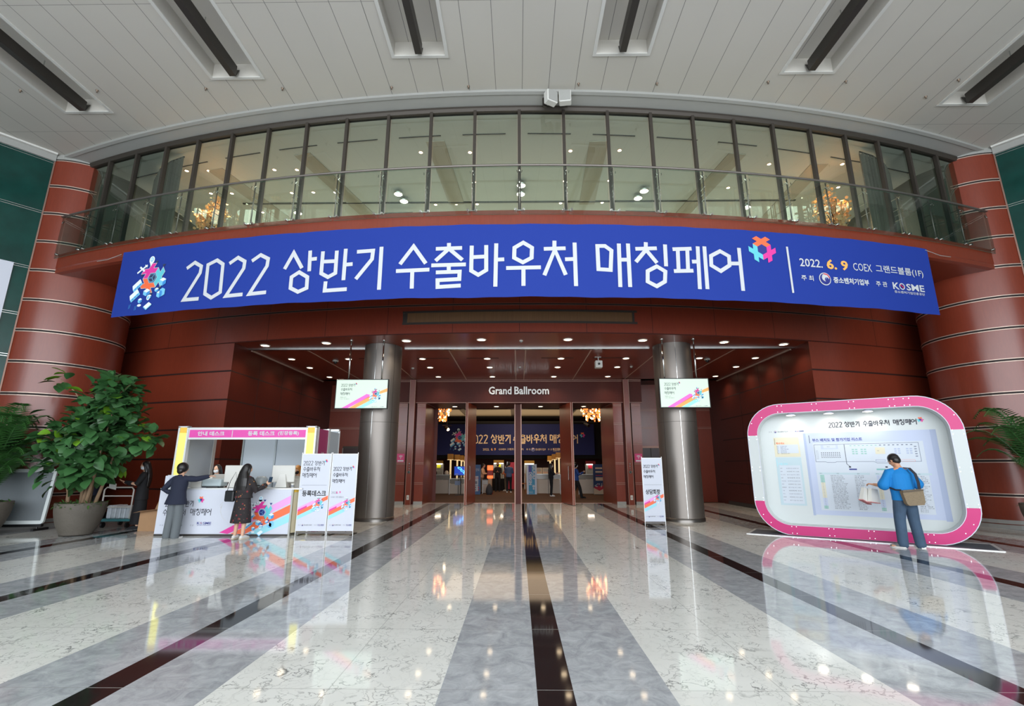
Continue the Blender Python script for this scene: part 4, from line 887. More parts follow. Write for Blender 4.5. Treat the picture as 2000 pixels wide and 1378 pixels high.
# counter
t = thing('registration_counter', 'white registration counter printed with the fair title and coloured ribbons', 'counter', (0, 0, 0))
C0, C1, CY = -8.07, -5.06, 11.3; CW = C1 - C0
b = MB(); b.box(C0, C1, CY, CY + .03, .04, .99, SCREENW); b.build('front_panel', t)
b = MB(); b.box(C0, C1 + .2, CY - .01, CY + .5, .99, 1.02, ALU); b.build('worktop', t)
b = MB(); b.box(C0, C0 + .03, CY + .03, CY + .48, .04, .99, BPAN); b.build('side_panel', t)
b = MB(); b.mesh([(C1 + .0, CY + .03, .06), (C1 + .22, CY + .5, .06), (C1 + .22, CY + .5, .93), (C1, CY + .03, .93)], [(0, 1, 2, 3)], CREAMP); b.mesh([(C1 + .003, CY + .03, .93), (C1 + .223, CY + .5, .93), (C1 + .223, CY + .5, .99), (C1 + .003, CY + .03, .99)], [(0, 1, 2, 3)], YEL2); b.build('side_panel', t)
b = MB(); b.box(C1 - .03, C1 + .01, CY - .008, CY + .035, .0, 1.0, mat('counter_edge', (150, 150, 146), .4, .5)); b.box(C0, C1, CY - .006, CY + .03, 0, .04, DKMET); b.build('edge_trim', t)
cv = Canvas(lambda x, z, d: (C0 + x, CY - .001 - d, z), .0015)
ang = math.radians(28); dx, dy = math.cos(ang), math.sin(ang); nx, ny = -dy, dx
def rib(cv, px, py, L0, L1, w0, w1, m, k, tip=False):
    p = lambda l, o: (px + l * dx + o * nx, py + l * dy + o * ny)
    pts = [p(L0, w0), p(L1, w0)] + ([p(L1 + .06, (w0 + w1) / 2)] if tip else []) + [p(L1, w1), p(L0, w1)]
    cv.poly(pts, m, k)
def clipband(cv, x0, x1, ya, yb, w, h, m, k):
    """parallelogram band rising from (x0, ya) to (x1, yb), vertical thickness w, clipped to 0..h at the bottom"""
    sl = (yb - ya) / (x1 - x0); pts = []
    top = lambda x: ya + w + sl * (x - x0); bot = lambda x: ya + sl * (x - x0)
    xa = x0 if top(x0) > 0 else x0 - (ya + w) / sl; xb = x0 if bot(x0) > 0 else x0 - ya / sl
    pts = [(xa, max(0.045, top(xa)))]
    if xb > xa: pts += [(xb, .045)]
    else: pts = [(x0, bot(x0))]
    pts += [(x1, bot(x1)), (x1, top(x1))]
    if xb <= xa: pts += [(x0, top(x0))]
    cv.poly(pts, m, k)
sl = .52
clipband(cv, 1.45, CW - .03, -.10 - .0, -.10 + sl * (CW - 1.48) + .0, .17, 1, LILAC, 1)
clipband(cv, 1.45, CW - .9, -.10 + .0, -.10 + sl * (CW - .9 - 1.45), .17, 1, MAG, 2)
clipband(cv, 1.45, CW - .03, -.30, -.30 + sl * (CW - 1.48), .17, 1, ORG, 3)
clipband(cv, 1.45, CW - .03, -.50, -.50 + sl * (CW - 1.48), .17, 1, LTEAL, 1)
trade_art(cv, 2.36, .50, .063, 4, line=BW)
glyphs(cv, L1, .16, .62, .135, .014, DKI); plus_logo(cv, .95, .77, .028, [ORG, TEAL, MAG], 1, hole=NAVY)
w_ = glyphs(cv, L2, .13, .43, .135, .014, DKI); glyphs(cv, L3, .75, .43, .15, .014, DKI)
cv.text('주 최', .10, .205, .035, GREYI, 1); gov_mark(cv, .30, .22, .035, 1); cv.text('중소벤처기업부', .36, .205, .035, DKI, 1); cv.text('주 관', .78, .205, .035, GREYI, 1); kosme(cv, .93, .245, .05, .32, NAVY, 1)
cv.build('front_print', t)
# things on and behind the counter
ct = 1.02
b = MB(); b.bbox(0, .34, 0, .3, 0, .27, SCREENW, .008); t = thing('ballot_box', 'white box with grey line marks on the left end of the counter', 'box', (C0 + .03, CY + .04, ct)); b.build('carton', t)
b = MB(); b.box(.04, .36, .02, .28, .27, .285, ALU); b.build('lid', t); cv = Canvas(lambda x, z, d: (x, -.001 - d, z)); cv.stroke([(.12, .22), (.10, .12), (.13, .07), (.16, .1), (.17, .2)], .01, GREYI, 1); cv.stroke([(.14, .21), (.125, .12)], .01, GREYI, 1); cv.build('mark', t)
def monitor(x, lab):
    t = thing('desktop_monitor', lab, 'computer monitor', (x, CY + .2, ct), .06, 'monitors on the registration counter')
    b = MB(); b.bbox(-.26, .26, 0, .03, .12, .50, WHITE, .012); b.build('housing', t); b = MB(); b.box(-.245, .245, .03, .034, .15, .485, BLACK); b.build('display', t)
    b = MB(); b.mesh([(-.06, -.03, .3), (.06, -.03, .3), (.13, -.08, .01), (-.13, -.08, .01), (-.06, .0, .3), (.06, .0, .3), (.13, .1, .0), (-.13, .1, 0)], [(0, 1, 2, 3), (4, 7, 6, 5), (0, 3, 7, 4), (1, 5, 6, 2), (0, 4, 5, 1)], WHITE); b.build('stand', t)
    b = MB(); b.box(-.14, .14, -.003, 0, .395, .40, ALU); b.box(-.08, .08, -.006, 0, .26, .28, ALU); b.build('vent', t); return t
monitor(-6.52, 'white desktop monitor seen from behind, left of the woman in the floral dress'); monitor(-5.42, 'white desktop monitor seen from behind, near the right end of the counter')
PRN = mat('printer_grey', (176, 190, 194), .4)
t = thing('printer', 'pale grey desktop printer in front of the masked staff woman', 'printer', (-7.02, CY + .12, ct)); b = MB(); b.bbox(-.22, .22, 0, .3, .03, .2, PRN, .02); b.build('body', t); b = MB(); b.box(-.18, .18, -.03, .2, 0, .035, BLACK); b.build('paper_tray', t); b = MB(); b.mesh([(-.15, .25, .2), (.15, .25, .2), (.15, .33, .3), (-.15, .33, .3)], [(0, 1, 2, 3)], OFFW); b.build('paper_guide', t)
t = thing('desk_printer', 'white low box with paper between the man in navy and the printer', 'box', (-7.36, CY + .1, ct)); b = MB(); b.bbox(-.12, .12, 0, .28, 0, .14, WHITE, .01); b.build('body', t); b = MB(); b.box(-.1, .1, .02, .24, .14, .15, SCREENW); b.build('paper_stack', t)
t = thing('label_printer', 'grey rounded label printer between the dress and the right monitor', 'printer', (-5.87, CY + .12, ct)); b = MB(); b.lathe([(.001, 0), (.13, 0), (.14, .05), (.13, .2), (.09, .25), (.001, .26)], mat('printer_mid_grey', (140, 146, 148), .4), 20); b.build('body', t, smooth=True); b = MB(); b.box(-.05, .05, -.145, -.13, .05, .07, BLACK); b.build('slot', t)
t = thing('coffee_cup', 'small paper cup at the right end of the counter', 'cup', (-5.13, CY + .1, ct)); b = MB(); b.lathe([(.001, 0), (.028, 0), (.038, .10), (.034, .10), (.026, .01)], WHITE, 16); b.build('cup', t, smooth=True); b = MB(); b.lathe([(.035, .03), (.037, .06)], GREYI, 16); b.build('sleeve', t)
for x in (-6.33, -7.2): b = MB(); b.box(-.1, .1, 0, .14, 0, .006, SCREENW); o = b.build('paper_sheet'); o.location = (x, CY + .08, ct); tag(o, 'loose white paper sheet on the counter %s' % ('beside the left monitor' if x > -7 else 'left of the printer'), 'paper', 'papers on the counter')
# ================================================================== X-BANNERS
def roll_banner(u0, u1, v, h, wd, lab, kind, yaw=0.0, y=None):
    p, q = aZ(u0, v), aZ(u1, v); c = (p + q) / 2; t = thing('standing_banner', lab, 'banner', (c.x, c.y, 0), yaw, 'white standing banners of the fair')
    w = wd; b = MB(); b.box(-w / 2, w / 2, 0, .006, .10, h, SCREENW); b.build('print_sheet', t)
    b = MB(); b.box(-w / 2 - .012, -w / 2, -.004, .012, 0, h + .03, ALU); b.box(w / 2, w / 2 + .012, -.004, .012, 0, h + .03, ALU); b.box(-w / 2, w / 2, -.006, .012, h - .015, h + .0, ALU); b.box(-w / 2, w / 2, -.004, .02, .05, .085, mat('banner_bar', (88, 84, 82), .4, .5)); b.build('frame', t)
    b = MB()
    for s in (-1, 1): b.box(s * w * .42 - .015, s * w * .42 + .015, -.02, .42, 0, .02, DKMET)
    b.cyl((0, .4, .01), (0, .02, h * .8), .01, DKMET, 8); b.box(-w * .42, w * .42, .38, .42, 0, .02, DKMET); b.build('stand', t)
    cv = Canvas(lambda x, z, d: (-w / 2 + x, -.001 - d, z))
    top = h - (.16 if kind != 'date' else .28)
    three_lines(cv, w * .06, top - .10, .155 * w, .135, .010, DKI)
    if kind != 'date':
        cv.rect(w * .06, top - .54, w * .92, top - .534, GREYI, 1); cv.text(kind, w * .10, top - .78, .13, MATTE_BK, 1, .03, w * .82 if len(kind) > 4 else w * .74)
    else:
        cv.text('2022.', w * .05, top - .60, .045, GREYI, 1); cv.text('6. 9', w * .24, top - .60, .055, MAG, 1, .03); cv.text('COEX 그랜드볼룸(1F)', w * .05, top - .70, .045, GREYI, 1, 0, w * .5)
    yb = .34
    for (o_, m, k, x1) in ((.17, LILAC, 1, .60), (.085, ORG, 1, .6), (0, LTEAL, 1, .62)):
        clipband(cv, 0, w * x1, yb + o_, yb + o_ + .48 * w * x1, .085, 9, m, 1)
    clipband(cv, 0, w * .3, yb + .17, yb + .17 + .48 * w * .3, .04, 9, MAG, 2); clipband(cv, w * .78, w, yb + .12 + .48 * w * .78, yb + .12 + .48 * w, .085, 9, ORG, 1)
    trade_art(cv, w * .70, yb + .36, w * .037, 3, line=BW)
    credit_line(cv, w * .06, .215, .034, w * .88); cv.build('graphic_print', t)
roll_banner(577, 634, 1046, 1.78, .66, 'white standing banner with an underlined desk title, beside the booth', '등록데스크'); roll_banner(639, 687, 1046, 1.78, .57, 'white standing banner with the date, next to the left steel column', 'date')
roll_banner(1260, 1301, 1026, 1.72, .52, 'white standing banner alone in front of the right steel column', '상담회장')
# ================================================================== BIG INFORMATION BOARD
A = Vector((6.21, 11.48)); dB = Vector((.8328, -.5536)); ang = math.atan2(dB.y, dB.x); LX, LH = 3.92, 2.93
org = A - dB * .82
t = thing('information_board', 'large information board in a rounded magenta and white frame, booth plan printed inside', 'board', (org.x, org.y, 0), ang)
def rr(x0, z0, x1, z1, r, n=10):
    P = []
    for (cx, cz, a) in ((x1 - r, z0 + r, -90), (x1 - r, z1 - r, 0), (x0 + r, z1 - r, 90), (x0 + r, z0 + r, 180)):
        for k in range(n + 1): q = math.radians(a + 90 * k / n); P.append((cx + r * math.cos(q), cz + r * math.sin(q)))
    return P
DEP = .42; RO, RI, WD = .74, .50, .225
out = rr(0, .0, LX, LH, RO); inn = rr(WD, WD, LX - WD, LH - WD, RI); N = len(out)
zA, zB = .70, 2.18
def ringseg(mb, idx, y0, y1, m, grow=0):
    for i in idx:
        j = (i + 1) % N; o0, o1, i0, i1 = out[i], out[j], inn[i], inn[j]
        for (pts) in (([(o0[0], y0, o0[1]), (o1[0], y0, o1[1]), (i1[0], y0, i1[1]), (i0[0], y0, i0[1])]), ([(o1[0], y0, o1[1]), (o0[0], y0, o0[1]), (o0[0], y1, o0[1]), (o1[0], y1, o1[1])]), ([(i0[0], y0, i0[1]), (i1[0], y0, i1[1]), (i1[0], y1, i1[1]), (i0[0], y1, i0[1])])): mb.poly(pts, m)
n = 10
# ring indices: 0..10 lower right corner, 11..21 upper right, 22..32 upper left, 33..43 lower left
cut = lambda z, P: [(x, z) for x in P]
for idx in ([i for i in range(N) if 11 <= i < 32], [i for i in range(N) if i < 10 or i > 32]): b = MB(); ringseg(b, idx, 0, .03, PINK); b.build('magenta_ring', t)
PW = mat('board_white', (196, 202, 202), .45)
for x0, x1 in ((0, WD), (LX - WD, LX)): b = MB(); b.box(x0 + .006 * (x0 == 0), x1 - .006 * (x1 == LX), -.001, .032, RO - .02, LH - RO + .02, PW); b.build('side_panel', t)
b = MB()
for i in range(N):
    j = (i + 1) % N
    for P, sgn in ((inn, 1), (out, -1)): b.poly([(P[i][0], .03, P[i][1]), (P[j][0], .03, P[j][1]), (P[j][0], DEP, P[j][1]), (P[i][0], DEP, P[i][1])][::sgn], PW)
b.build('casing', t)
b = MB(); b.poly([(x, DEP - .02, z) for x, z in out], PW); b.poly([(x, DEP, z) for x, z in out][::-1], PW); b.build('back_panel', t)
b = MB()
def edge(P, w, y, m):
    for i in range(N):
        j = (i + 1) % N; a_, c_ = Vector(P[i]), Vector(P[j])
        if (c_ - a_).length < 1e-6: continue
        nn = Vector((-(c_ - a_).y, (c_ - a_).x)).normalized() * w; b.poly([(a_.x, y, a_.y), (c_.x, y, c_.y), (c_.x + nn.x, y, c_.y + nn.y), (a_.x + nn.x, y, a_.y + nn.y)], m)
edge(out, .014, -.002, SCREENW); edge(inn, -.012, -.002, SCREENW); b.build('edge_strip', t)
b = MB()
for (x, z) in [(x, z) for x in (.75, 1.45, 2.15, 2.85, 3.1) for z in (.05, .19, LH - .05, LH - .19)] + [(x, z) for x in (.03, WD - .03, LX - .03, LX - WD + .03) for z in (.73, .79, 1.40, 1.48, 2.12, 2.2)] + [(.16, .42), (.3, .25), (LX - .16, .42), (LX - .3, .25), (.12, 2.5), (.35, LH - .3), (LX - .12, 2.5), (LX - .35, LH - .3)]:
    for dx_ in ((-.045, .045) if .5 < x < 3.3 else (0,)): b.cyl((x + dx_, -.006, z), (x + dx_, .002, z), .009, CHROME, 8)
b.build('bolt', t)
IB = mat('print_blue_tint', (178, 188, 212), .5); IB2 = mat('print_blue_tint_dark', (160, 172, 200), .5); IY = mat('print_cream', (206, 200, 176), .5); IG = mat('print_green_tint', (140, 184, 174), .5); IT = mat('print_teal_tint', (176, 196, 204), .5); IW = mat('print_white', (192, 200, 210), .5); IL = mat('print_ink_light', (84, 90, 116), .6)
cv = Canvas(lambda x, z, d: (x, DEP - .021 - d, z))
cv.rect(1.18, .44, 3.42, 2.25, IB, 1); cv.rect(1.30, .54, 3.28, 2.02, IW, 2); cv.rect(1.13, .42, 1.18, 2.25, IB2, 1); cv.rect(3.42, .42, 3.52, 2.25, IB2, 1)
cv.rect(.50, 1.72, 1.03, 2.17, IY, 1); cv.rect(.56, 1.80, 1.0, 2.0, IW, 2); cv.rect(.50, .62, 1.03, 1.70, IT, 1); cv.rect(.56, .66, .99, 1.52, IW, 2)
w1 = glyphs(cv, L1, 1.66, 2.36, .125, .016, DKI, 2); w2 = glyphs(cv, L2, 1.66 + w1 + .07, 2.36, .125, .016, DKI, 2); w3 = glyphs(cv, L3, 1.66 + w1 + w2 + .15, 2.36, .125, .016, DKI, 2); plus_logo(cv, 1.66 + w1 + w2 + w3 + .22, 2.46, .022, [ORG, TEAL, MAG], 2, hole=NAVY)
cv.text('주 최', .42, 2.29, .03, GREYI, 2); gov_mark(cv, .56, 2.305, .028, 2); cv.text('중소벤처기업부', .61, 2.29, .032, DKI, 2); cv.text('주 관', .88, 2.29, .03, GREYI, 2); kosme(cv, .98, 2.29, .03, .18, NAVY, 2, False)
cv.rect(1.24, 2.02, 1.25, 2.2, DKI, 3); cv.text('부스 배치도 및 참가기업 리스트', 1.30, 2.05, .075, NAVY, 3, .025, .95)
cv.rect(.52, 2.0, .527, 2.15, DKI, 3); cv.text('행사개요', .55, 2.01, .045, ORG, 3, .02); cv.rect(.52, 1.5, .527, 1.66, LTEAL, 3); cv.text('기업 안내', .55, 1.53, .045, LTEAL, 3, .02)
rnd = random.Random(3)
words_ = ['주최', '주관', '장소', '기업', '부스', '상담']
for i, w in enumerate(words_): cv.text(w, .55, 1.95 - i * .033, .02, DKI, 3); cv.text(['중소벤처기업부', '2022. 6. 9', 'COEX 그랜드볼룸', '중소벤처기업', '참가기업 상담', '상담회 및 부스 배치'][i], .63, 1.95 - i * .033, .02, IL, 3)
for i in range(11):
    z = 1.44 - i * .072; cv.text(['안내', '등록', '부스 안내', '상담', '기업 상담', '회장', '현장등록', '기업', '안내', '상담회', '주관'][i], .57, z, .022, DKI if i % 3 == 0 else IL, 3); cv.text(['중소벤처기업 상담회장 안내', '상담회장 부스 안내', '참가기업 부스 배치', '현장등록 안내'][i % 4], .70, z, .022, DKI if i % 2 else IL, 3, 0, .25); 
# hall plan
cv.stroke([(1.32, 1.98), (1.93, 1.985), (3.2, 1.99), (3.2, 1.60), (2.75, 1.60), (2.66, 1.57), (2.45, 1.57), (2.4, 1.6), (1.72, 1.6), (1.69, 1.585), (1.54, 1.585), (1.5, 1.6), (1.32, 1.6)], .007, IL, 3, True); cv.stroke([(1.90, 1.98), (1.90, 1.55), (1.95, 1.5)], .009, DKI, 3)
cv.rect(1.45, 1.88, 1.78, 1.97, IB, 3); cv.rect(1.5, 1.90, 1.74, 1.965, IW, 4); cv.text('회 장', 1.57, 1.92, .022, IL, 5); cv.frame(1.35, 1.66, 1.38, 1.85, .003, IL, 3)
for i in range(10):
    for j in range(4): cv.rect(1.44 + i * .038, 1.69 + j * .035, 1.46 + i * .038, 1.703 + j * .035, DKI, 3)
cv.rect(2.45, 1.76, 2.62, 1.90, IY, 3); cv.text('상담', 2.48, 1.82, .02, IL, 4)
for gx, gm in ((2.03, IG), (2.19, IG), (2.78, IB2), (2.98, IB2)):
    for i in range(2):
        for j in range(3): cv.rect(gx + i * .06, 1.76 + j * .045, gx + i * .06 + .042, 1.785 + j * .045, gm, 3)
for i in range(15): cv.rect(2.0 + i * .076, 1.94, 2.035 + i * .076, 1.955, IL if i > 6 else IG, 3)
for j in range(5): cv.rect(3.12, 1.70 + j * .05, 3.16, 1.715 + j * .05, IL, 3)
cv.frame(2.43, 1.60, 2.6, 1.64, .004, NAVY, 3); cv.rect(1.93, 1.47, 1.97, 1.50, DKI, 3); cv.rect(1.93, 1.42, 2.07, 1.45, NAVY, 3); cv.rect(2.58, 1.47, 2.62, 1.5, DKI, 3); cv.rect(2.42, 1.42, 2.58, 1.45, mat('print_green', (120, 178, 172), .5), 3)
cv.frame(2.66, 1.6, 3.1, 1.64, .003, ORG, 3)
# lists
for cx_, tint in ((1.34, IG), (2.38, IB)):
    cv.rect(cx_, 1.32, cx_ + .95, 1.36, IT, 3)
    for lab_, q in (('부스', .02), ('기업', .34), ('상담', .72)): cv.text(lab_, cx_ + q, 1.33, .022, DKI, 4)
    for j in range(22):
        z = 1.285 - j * .0335; cv.rect(cx_ + .02, z - .005, cx_ + .10, z + .024, [tint, IY, REDI, IB, IG][j // 5] if j // 5 != 2 else IY, 3); cv.text('%d' % (j + 1), cx_ + .05, z, .016, IL, 4)
        cv.text(['중소기업상담', '벤처스크', '그랜드기업', '현장등록', '업부상담회', '안내데스크', '도소리'][(j * 3 + int(cx_)) % 7], cx_ + .22, z, .019, DKI, 4, 0, .2 + .1 * rnd.random()); cv.text(['상담, 안내', '기업, 등록, 상담', '참가, 배치', '회장', '장소 안내'][(j * 2 + int(cx_)) % 5], cx_ + .66, z, .019, DKI, 4, 0, .12 + .1 * rnd.random())
cv.build('graphic_print', t)
for i, x in enumerate((.95, 1.7, 2.42)):
    t2 = thing('board_spotlight', 'small bright spotlight under the top of the magenta frame, %s of three' % ['left', 'middle', 'right'][i], 'lamp', tuple(org + dB * x + Vector((-dB.y, dB.x)) * .14) + (LH - WD,), ang, 'spotlights in the information board')
    b = MB(); b.lathe([(.05, 0), (.09, -.03), (.1, -.05)], SCREENW, 20); b.build('housing', t2, smooth=True); b = MB(); b.lathe([(.095, -.045), (.001, -.06)], LAMPW, 20); b.build('bulb', t2); s_ = spotlight(t2, 2.6, (1, 1, .98), -.08, 2.4, .9); s_.rotation_euler = (.25, 0, 0)
# dark mat with white border
p = [aZ(1458, 1042), aZ(1470, 1032), aZ(1930, 1062), aZ(1965, 1078)]; c0 = p[0]; e1 = (p[3] - p[0]); L = e1.length; e1.normalize(); e2 = Vector((-e1.y, e1.x, 0))
t = thing('floor_mat', 'dark grey floor mat with a white border under the information board', 'mat', (c0.x, c0.y, 0), math.atan2(e1.y, e1.x)); b = MB(); b.box(.06, L - .06, .06, 1.0, 0, .012, mat('mat_grey', (78, 82, 90), .7)); b.build('carpet', t)
b = MB(); b.box(0, L, 0, .06, 0, .014, ALU); b.box(0, .06, .06, 1.0, 0, .014, ALU); b.box(L - .06, L, .06, 1.0, 0, .014, ALU); b.box(0, L, 1.0, 1.06, 0, .014, ALU); b.build('border_strip', t)
# ================================================================== PLANTS
LEAF = mat('fig_leaf', (56, 98, 54), .38, noise=(3, .45)); LEAFL = mat('young_leaf', (110, 160, 40), .4); PALM = mat('palm_leaf', (44, 86, 36), .45, noise=(4, .4)); TRUNK = mat('plant_trunk', (132, 108, 84), .9, noise=(12, .4, (1, 1, .2))); POT = mat('stone_pot', (92, 86, 78), .7, noise=(3, .3), bump=(30, .4)); MOSS = mat('moss', (58, 96, 34), .9, noise=(20, .5)); SOIL = mat('soil', (52, 40, 30), 1)
def pot(t, r, h, rb):
    b = MB(); prof = [(.001, .02), (rb, .02), (rb, .0), (rb + .01, .04)] + [(rb + (r * 1.0 - rb) * math.sin(k / 10 * PI / 2) ** .8 + .0 * k, .04 + (h - .04) * k / 10) for k in range(1, 11)] + [(r - .04, h), (r - .05, h - .08), (.001, h - .08)]
    b.lathe(prof, POT, 40); return b.build('pot', t, smooth=True)
def leaf(b, base, d, up, L, Wd, m, droop=.3):
    d = d.normalized(); s = d.cross(up).normalized(); n = s.cross(d); rows = []
    for k in range(6):
        q = k / 5; w = Wd * [.12, .62, .92, 1.0, .72, .12][k]; c = base + d * L * q - n * (droop * L * q * q) * (1 if n.z > 0 else -1)
        rows.append((c - s * w + n * w * .25, c, c + s * w + n * w * .25))
    vs = [p for r in rows for p in r]; fs = []
    for k in range(5): fs += [(k * 3, k * 3 + 1, k * 3 + 4, k * 3 + 3), (k * 3 + 1, k * 3 + 2, k * 3 + 5, k * 3 + 4)]
    b.mesh(vs, fs, m)
def moss(t, r, h, rnd, n=260):
    b = MB()
    for k in range(n):
        a = rnd.uniform(0, 2 * PI); q = r * math.sqrt(rnd.uniform(.3, 1.1)); base = Vector((q * math.cos(a), q * math.sin(a), h)); d = Vector((math.cos(a) * .6 + rnd.gauss(0, .4), math.sin(a) * .6 + rnd.gauss(0, .4), rnd.uniform(-.3, .9)))
        leaf(b, base, d, Vector((0, 0, 1)), rnd.uniform(.06, .16), .02, MOSS, .5)
    b.build('ground_cover', t)
rnd = random.Random(11)
c = Vector((-9.92, 11.42, 0)); t = thing('fiddle_leaf_fig', 'tall fiddle leaf fig in a round grey stone pot left of the booth', 'plant', tuple(c)); pot(t, .47, .70, .29); moss(t, .41, .66, rnd)
b = MB(); b.lathe([(.001, .64), (.42, .64)], SOIL, 24); b.build('soil', t)
tr = []
for (x, y, x2, z2) in ((0, 0, .1, 1.5), (-.1, .1, -.4, 1.9), (.25, .05, .55, 1.7), (-.28, -.05, -.55, 1.5), (.18, -.12, .42, 2.2), (.05, .12, 0, 2.7)):
    pts = [Vector((x, y, .6)), Vector((x * .8 + x2 * .2 + .03, y, .6 + (z2 - .6) * .35)), Vector((x2 * .8, y * 1.2, .6 + (z2 - .6) * .75)), Vector((x2, y, z2 + .5))]; tr.append(pts)
    m = MB(); m.tube(pts, [.045, .035, .025, .012], TRUNK, 8); m.build('trunk', t, smooth=True)
clusters = [(0, 0, 3.0, .55), (.35, 0, 2.8, .5), (-.35, .1, 2.6, .5), (.6, 0, 2.3, .55), (-.6, 0, 2.1, .55), (.1, -.3, 2.3, .6), (0, 0, 1.9, .7), (.32, -.1, 1.75, .42), (-.65, -.1, 1.65, .5), (.2, -.3, 1.45, .5), (-.35, -.3, 1.35, .45), (1.0, .1, 2.12, .3), (.05, 0, 3.35, .32), (.4, .1, 3.2, .3), (-.1, .2, 2.6, .5), (-.95, .0, 2.1, .38)]
b = MB(); up = Vector((0, 0, 1))
for (x, y, z, r) in clusters:
    x += .13
    for k in range(int(125 * r)):
        a = rnd.uniform(0, 2 * PI); e = rnd.uniform(-.9, 1.2); dd = Vector((math.cos(a) * math.cos(e), math.sin(a) * math.cos(e), math.sin(e))); base = Vector((x, y, z)) + dd * r * rnd.uniform(.35, .95)
        d = dd + Vector((rnd.gauss(0, .35), rnd.gauss(0, .35), rnd.gauss(-.15, .35))); leaf(b, base, d, up + Vector((rnd.gauss(0, .3), rnd.gauss(0, .3), 0)), rnd.uniform(.2, .3), rnd.uniform(.09, .135), LEAFL if rnd.random() < .035 else LEAF, rnd.uniform(.1, .5))
for (u, v) in ((118, 738), (128, 728), (112, 752), (108, 745), (122, 735), (130, 740), (116, 748), (134, 730), (126, 746), (246, 748), (262, 745), (268, 785), (90, 800)):
    p = aY(u, v, 11.45) - c; leaf(b, p, Vector((rnd.uniform(-1, .4) if u < 200 else 1, -.2, rnd.uniform(-.3, .5))), up, .3, .1, LEAFL if u in (118, 128, 122, 134) else LEAF, .2)
b.build('foliage', t, smooth=True)
m = MB()
for (u, v) in ((118, 740), (255, 750)): p = aY(u, v, 11.45) - c; m.tube([Vector((.0, 0, 2.4)), Vector((p.x * .6, 0, p.z * .7 + .75)), p], [.02, .014, .006], TRUNK, 6)
m.build('branch', t)
def palm(loc, lab, n, hh, spread, seed, potr=.5):
    t = thing('potted_palm', lab, 'plant', loc, 0); pot(t, potr, .72, .3); rnd = random.Random(seed); moss(t, potr * .85, .68, rnd, 120)
    m = MB()
    for k in range(5): a = k * 1.3; m.tube([(.1 * math.cos(a), .1 * math.sin(a), .6), (.14 * math.cos(a), .14 * math.sin(a), 1.2), (.2 * math.cos(a), .2 * math.sin(a), 1.7)], [.04, .035, .02], TRUNK, 8)
    m.build('trunk', t, smooth=True); b = MB()
    for k in range(n):
        a = rnd.uniform(0, 2 * PI); R_ = rnd.uniform(.5, 1) * spread; H_ = rnd.uniform(.35, 1) * hh; z0 = rnd.uniform(.9, 1.6); pts = []
        for j in range(9): q = j / 8; pts.append(Vector((math.cos(a) * R_ * q, math.sin(a) * R_ * q, z0 + H_ * math.sin(q * PI * .62) - .25 * q * q)))
        b.tube(pts, [.012] * 5 + [.007] * 4, PALM, 4, False)
        for j in range(1, 32):
            q = j / 32 * 8; i0 = int(q); pp = pts[i0].lerp(pts[min(i0 + 1, 8)], q - i0); d = (pts[min(i0 + 1, 8)] - pts[max(i0 - 1, 0)]).normalized(); s = d.cross(Vector((0, 0, 1))).normalized(); LL = .36 * math.sin(min(1, (j + 3) / 30) * PI * .85 + .25)
            for sg in (-1, 1): e = pp + s * sg * LL * .8 + d * LL * .55 + Vector((0, 0, -.28 * LL)); w = d * .011; b.mesh([pp - w, pp + w, pp.lerp(e, .6) + w * 1.1, e, pp.lerp(e, .6) - w * 1.1], [(0, 1, 2, 3, 4)], PALM)
    b.build('fronds', t)
palm((-12.05, 11.3, 0), 'bushy palm in a grey stone pot at the far left edge', 70, 1.6, 1.1, 3)
palm((-12.9, 10.5, 0), 'second palm, mostly outside the left edge, in front of the green wall', 22, 1.7, 1.3, 8)
palm((11.3, 10.9, 0), 'palm reaching in from the right edge in front of the right cherry pier', 34, 1.75, 1.5, 21)
# ================================================================== LEFT SIDE THINGS
t = thing('display_board', 'tilted grey display board with rounded white frame between the two plant pots', 'board', (-11.95, 12.0, 0), .12); M_ = Matrix.Translation((0, 0, .16)) @ Matrix.Rotation(-.09, 4, 'X')
P = rr(-1.0, 0, .62, 1.28, .08, 6); b = MB(); b.mesh([M_ @ Vector((x, 0, z)) for x, z in P] + [M_ @ Vector((x, .05, z)) for x, z in P], [tuple(range(len(P))), tuple(range(len(P), 2 * len(P)))[::-1]] + [(i, (i + 1) % len(P), len(P) + (i + 1) % len(P), len(P) + i) for i in range(len(P))], mat('board_frame', (206, 212, 212), .4)); b.build('frame', t)
b = MB(); b.box(-.93, .55, -.006, .0, .08, 1.2, mat('board_grey', (112, 118, 122), .4, noise=(90, .12)), M_); b.build('panel', t)
b = MB()
for x in (-.8, .45): b.box(x - .03, x + .03, -.05, .4, 0, .05, BLACK); b.tube([(x, .08, .05), (x, .14, 1.2)], .02, BLACK, 8)
b.box(-.98, .6, -.01, .06, .1, .16, BLACK); b.build('stand', t)
t = thing('paper_holder', 'small curved white leaflet holder on top of the grey display board', 'leaflet holder', (-11.65, 12.15, 1.42)); b = MB(); b.mesh([(-.2, -.03, 0), (.12, -.03, 0), (.2, 0, .22), (-.05, .02, .3), (-.2, .02, .2)], [(0, 1, 2, 3, 4)], WHITE); b.mesh([(-.2, .06, 0), (.12, .06, 0), (.2, .04, .22), (-.05, .05, .3), (-.2, .05, .2)], [(4, 3, 2, 1, 0)], WHITE); b.build('sheet', t)
